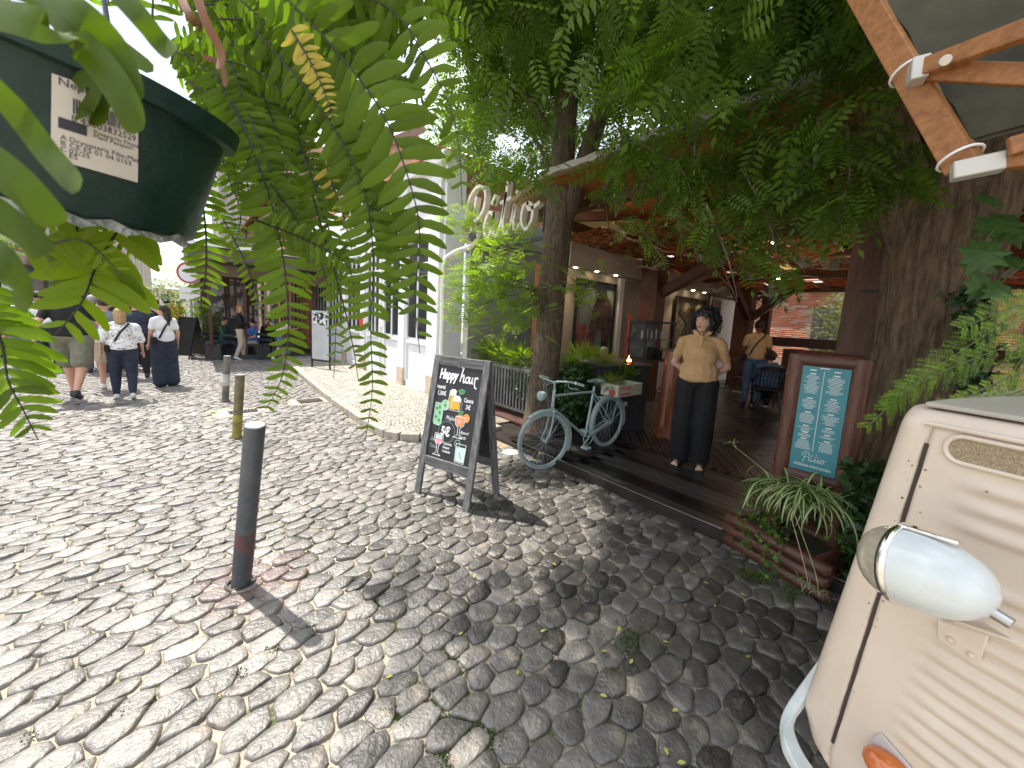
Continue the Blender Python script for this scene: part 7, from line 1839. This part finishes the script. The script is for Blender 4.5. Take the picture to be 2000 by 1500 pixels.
    if strap:
        mb=MB();pts=bez([T(-.12,-.125,1.02),T(-.02,-.135,1.25),T(.10,-.09,1.42),T(.11,.0,1.47),T(.06,.11,1.36),T(-.06,.14,1.15),T(-.16,.09,1.0)],5);ribbon(mb,[p+Vector((0,0,0)) for p in pts],.03,(0,1,0),.012);mb.build('bag_strap',M_BLACK,t)
        MB().box(T(-.19,-.05,.98),(.08*S,.18*S,.13*S)).build('shoulder_bag',strap,t,bevel=.02)
    return t,T,hd,an,S
M_BLK=mat('black_cloth',(.006,.006,.007),(.012,.012,.014),40,.85,.2,60);M_NAVY=mat('navy_cloth',(.018,.024,.045),(.03,.038,.065),20,.9,.2);M_WH=mat('white_cloth',(.68,.68,.70),(.75,.75,.77),9,.85,.15)
M_PAT=mat('patterned_white_blouse',(.22,.22,.24),(.75,.74,.74),34,.85,.1,ramp=(.36,.46),detail=2);M_OLV=mat('olive_shorts_cloth',(.15,.145,.11),(.19,.185,.14),14,.9,.2);M_TAN=mat('tan_polo_cotton',(.50,.31,.145),(.58,.37,.19),14,.85,.25,80)
M_JEAN=mat('blue_denim',(.05,.09,.17),(.10,.16,.26),30,.9,.2);M_BEI=mat('beige_cloth',(.45,.38,.30),(.52,.46,.37),12,.9,.15);M_GRYC=mat('grey_blue_cloth',(.14,.17,.20),(.2,.23,.26),12,.9);M_GRNC=mat('dark_green_cloth',(.03,.07,.055),(.05,.10,.08),12,.9);M_BLUC=mat('bright_blue_cloth',(.05,.14,.42),(.08,.2,.5),12,.9)
HB_=mat('dark_brown_hair',(.015,.009,.006),(.035,.022,.015),30,.45,.4,60,stretch=(3,3,.5));HK=mat('black_hair',(.004,.004,.005),(.012,.011,.012),40,.4,.5,70);HBL=mat('dark_blond_hair',(.30,.18,.08),(.45,.29,.14),25,.5,.4,50,stretch=(3,3,.5));HG=mat('ginger_hair',(.28,.11,.035),(.4,.18,.06),25,.5,.4);HGY=mat('grey_hair',(.2,.19,.18),(.35,.34,.32),25,.6)
SHD=mat('dark_shoe',(.02,.022,.028),rough=.6);SHW=mat('white_shoe',(.6,.6,.6),rough=.6)
# the woman on the deck
wpos=onz(1342,908,DZ+.03)
W,T,hd,an,S=person((wpos.x+.02,wpos.y+.0,DZ+.03),251,1.78,'woman in tan polo shirt and wide black trousers standing on the dark deck, hands behind back',skin=M_SKINW,top=M_TAN,bottom=M_BLK,hair=HK,hairst='curlywoman',arms='back',bot='wide',build=1.10,headturn=20,vox=.0085)
W['label']='woman in tan polo and wide black trousers standing on the deck, hands behind back'
mb=MB()
for s in(-1,1): mb.slab([T(s*.012,.108,1.43),T(s*.085,.07,1.475),T(s*.10,.05,1.505),T(s*.06,.07,1.51),T(s*.03,.098,1.475)],(0,.008,.004))
mb.build('polo_collar',M_TAN,W,bevel=.002)
MB().slab([T(-.013,.128,1.33),T(.013,.128,1.33),T(.013,.112,1.45),T(-.013,.112,1.45)],(0,.005,0)).build('button_placket',M_TAN,W)
for z in (1.36,1.41): MB().ell(T(0,.137-(z-1.36)*.15,z),(.004,.003,.004)).build('button',mat('cream_button',(.6,.5,.35),rough=.3),W)
Mx=RM[W];em=MB()
for s in PATIO: ribbon(em,[T(-.05-p.x*.015,.144-.30*(.015*p.x),1.325+p.y*.015) for p in bez([(a,b_2,0) for a,b_2 in s],4)],.0018,(0,1,0),.002)
em.build('embroidery',mat('brown_thread',(.36,.21,.09),rough=.8),W)
for i,s in enumerate((-1,1)):
    MB().box(an[i]+Vector((s*.02,.06,-.095)),(.095,.27,.022)).build('sandal_sole',SHD,W,bevel=.008)
    MB().ring(an[i]+Vector((s*.02,.13,-.055)),.044,.008,(0,1,-.2),18,6).build('sandal_strap',SHD,W,smooth=True)
def gp(px,py): return onz(px,py)
G1='pedestrians walking up the cobbled street'
def P1(px,py,h,label,az=0,**k):
    q=gp(px,py);k.setdefault('group',G1);return person((q.x,q.y,.015),az,h,label,**k)
P1(150,783,1.86,'heavy man in black top and olive shorts walking, nearest on the left',az=8,top=M_BLK,bottom=M_OLV,shoes=SHD,hair=HB_,bot='shorts',build=1.22,stride=.34)
P1(245,780,1.50,'short woman with dark blond bob in patterned white blouse and dark trousers',az=-3,top=M_PAT,bottom=M_NAVY,shoes=SHW,hair=HBL,hairst='bob',build=1.2,stride=.1,sleeve='half',strap=M_BLK)
P1(326,755,1.60,'young woman with long dark hair in white tee and wide black trousers',az=-20,top=M_WH,bottom=M_NAVY,shoes=SHD,hair=HB_,hairst='long',bot='skirt',headturn=-55,strap=M_BLK)
P1(272,738,1.68,'broad person in dark navy jacket just behind the blond woman',az=0,top=M_NAVY,bottom=M_BLK,shoes=SHD,hair=HGY,build=1.35,sleeve='long')
P1(215,762,1.66,'man in grey blue tee and beige shorts with dark cap',az=5,top=M_GRYC,bottom=M_BEI,shoes=SHW,hair=HB_,hairst='cap',bot='shorts',build=1.1,stride=.14)
P1(296,722,1.66,'person in black coat with bare legs beside the dark haired woman',az=0,top=M_BLK,bottom=M_BLK,shoes=SHW,hair=HB_,hairst='bun',bot='shorts',sleeve='long',build=1.1)
P1(85,715,1.72,'man in white shirt and blue jeans at the left behind the ferns',az=15,top=M_WH,bottom=M_JEAN,shoes=SHD,hair=HB_)
P1(50,742,1.66,'person in white tee with black strap at the far left',az=10,top=M_WH,bottom=M_GRYC,shoes=SHW,hair=HG,hairst='short',strap=M_BLK)
P1(190,728,1.70,'man in navy polo walking between the two groups',az=0,top=M_NAVY,bottom=M_JEAN,shoes=SHD,hair=HGY)
P1(238,712,1.74,'tall man with short dark hair further up the street',az=0,top=M_GRYC,bottom=M_NAVY,shoes=SHD,hair=HB_)
P1(262,703,1.68,'woman in white top further up the street with hair in a bun',az=0,top=M_WH,bottom=M_JEAN,shoes=SHW,hair=HG,hairst='bun')
P1(128,712,1.70,'person in olive top walking far behind the man in shorts',az=0,top=M_OLV,bottom=M_NAVY,shoes=SHD,hair=HB_)
P1(20,705,1.70,'person in dark clothes at the left edge walking away',az=0,top=M_BLK,bottom=M_NAVY,shoes=SHD,hair=HB_)
P1(310,690,1.70,'person in pale clothes small in the distance left of the sign pole',az=0,top=M_BEI,bottom=M_NAVY,shoes=SHD,hair=HB_,build=1.)
P1(340,678,1.70,'distant person in orange top near the road sign',az=180,top=mat('orange_cloth',(.55,.16,.04),rough=.9),bottom=M_NAVY,shoes=SHD,hair=HB_)
P1(352,662,1.70,'distant person in red top in the middle of the street',az=0,top=mat('red_cloth',(.45,.04,.04),rough=.9),bottom=M_NAVY,shoes=SHD,hair=HK,vox=.02)
P1(328,664,1.70,'distant person in blue top in the middle of the street',az=0,top=M_BLUC,bottom=M_NAVY,shoes=SHD,hair=HK,vox=.02)
P1(300,668,1.75,'distant man in grey top in the middle of the street',az=0,top=M_GRYC,bottom=M_NAVY,shoes=SHD,hair=HB_,vox=.02)
for px_,py_,hh,tp_,hr_,lb_ in ((165,722,1.74,M_BLK,HB_,'man in black tee deep in the walking crowd at the left'),(205,716,1.68,M_WH,HBL,'fair haired person in white deep in the walking crowd'),(222,728,1.72,M_BLK,HK,'dark haired person in black just left of the blond woman'),(283,712,1.72,M_NAVY,HK,'dark haired man in navy between the broad person and the black coat'),(100,722,1.7,M_WH,HK,'dark haired person in white behind the man in shorts'),(65,720,1.72,M_BLK,HGY,'grey haired person in black at the left of the crowd'),(250,720,1.76,M_BLK,HB_,'tall person in black coat at the centre of the crowd')):
    P1(px_,py_,hh,lb_,az=random.uniform(-10,10),top=tp_,bottom=M_NAVY,shoes=SHD,hair=hr_,sleeve='long',stride=random.choice((0,.12)),vox=.019)
G2='guests at the cafe kiosk'
P1(470,703,1.66,'ginger woman in dark jacket and pale trousers standing by the kiosk',az=100,top=M_BLK,bottom=M_BEI,shoes=SHW,hair=HG,hairst='long',sleeve='long',arms='front',stride=.08,headturn=60,group=G2)
q=gp(545,706);person((q.x,q.y,.015),60,1.45,'child in denim shorts leaning forward by the kiosk steps',top=M_BEI,bottom=M_JEAN,shoes=SHW,hair=HB_,bot='shorts',lean=.55,stride=.28,arms='reach',group=G2)
q=gp(432,700);person((q.x+.1,q.y+.2,-.02),120,1.68,'man in dark green jumper seated at the kiosk table',top=M_GRNC,bottom=M_NAVY,shoes=SHD,hair=HB_,pose='sit',sleeve='long',arms='table',group=G2)
q=gp(497,700);person((q.x,q.y+.2,-.02),240,1.62,'person in bright blue tee seated at the kiosk table',top=M_BLUC,bottom=M_BEI,shoes=SHD,hair=HK,pose='sit',arms='table',bot='shorts',group=G2)
q=gp(520,698);person((q.x+.15,q.y+.5,0),200,1.7,'person in black seated deeper in the kiosk',top=M_BLK,bottom=M_NAVY,shoes=SHD,hair=HB_,pose='sit',sleeve='long',group=G2)
def bench(px,az,label):
    q=gp(px,702);t=thing('bench',label,'bench',(q.x,q.y+.15,.0),rotz=-R(az),group='kiosk benches')
    for x in(-.16,0,.16): MB().box((0,x,.47),(.9,.12,.03)).build('seat_slat',M_DARK,t)
    for z in(.62,.78): MB().box((0,-.26,z),(.9,.03,.09)).build('back_slat',M_DARK,t)
    for x in(-.38,.38): MB().box((x,0,.23),(.05,.42,.46)).build('leg_frame',M_DARK,t)
bench(432,120,'dark slatted bench under the man in green at the kiosk');bench(500,240,'dark slatted bench under the person in blue at the kiosk')
q=gp(465,700);t=thing('cafe_table','small dark table between the kiosk benches','table',(q.x,q.y+.6,0));MB().box((0,0,.74),(.8,.7,.04)).build('tabletop',M_DARK,t);MB().cyl((0,0,0),(0,0,.74),.03).build('leg',M_DARK,t)
q=gp(452,697);b_=MB();b_.ell((q.x,q.y+.2,.13),(.3,.2,.13));b_.ell((q.x+.25,q.y+.2,.1),(.15,.14,.09));fuse(b_,'white_bag',M_WH,None,vox=.02,noise=.03,label='crumpled white bag lying on the ground by the kiosk table',cat='bag')
# inside the restaurant
G3='people inside the restaurant'
q=onz(1463,793,DZ+.03);person((q.x,q.y,DZ+.03),70,1.84,'waiter in tan polo and blue jeans seen from behind with a black strap',skin=M_SKIN3,top=M_TAN,bottom=M_JEAN,shoes=SHD,hair=HK,strap=M_BLK,arms='front',build=1.05,group=G3)
person((CH.x,CH.y,DZ-.04),60,1.68,'person in blue denim jacket with dark curly hair seated on the black chair',top=M_JEAN,bottom=M_BLK,shoes=SHW,hair=HB_,hairst='curly',pose='sit',sleeve='long',arms='table',build=1.15,group=G3)
person((CH.x+1.7,CH.y+.8,DZ-.04),200,1.65,'seated guest in pale top facing us beyond the dining table',top=M_GRYC,bottom=M_BLK,shoes=SHD,hair=HB_,pose='sit',arms='table',group=G3)
q=ony(1185,690,4.2);person((q.x,q.y+.2,DZ-.04),200,1.66,'seated guest with white cap bending behind the ivy hedge',top=M_BLK,bottom=M_BLK,shoes=SHD,hair=HGY,hairst='short',pose='sit',arms='table',lean=.3,group=G3)
print('people t',time.time()-T0)
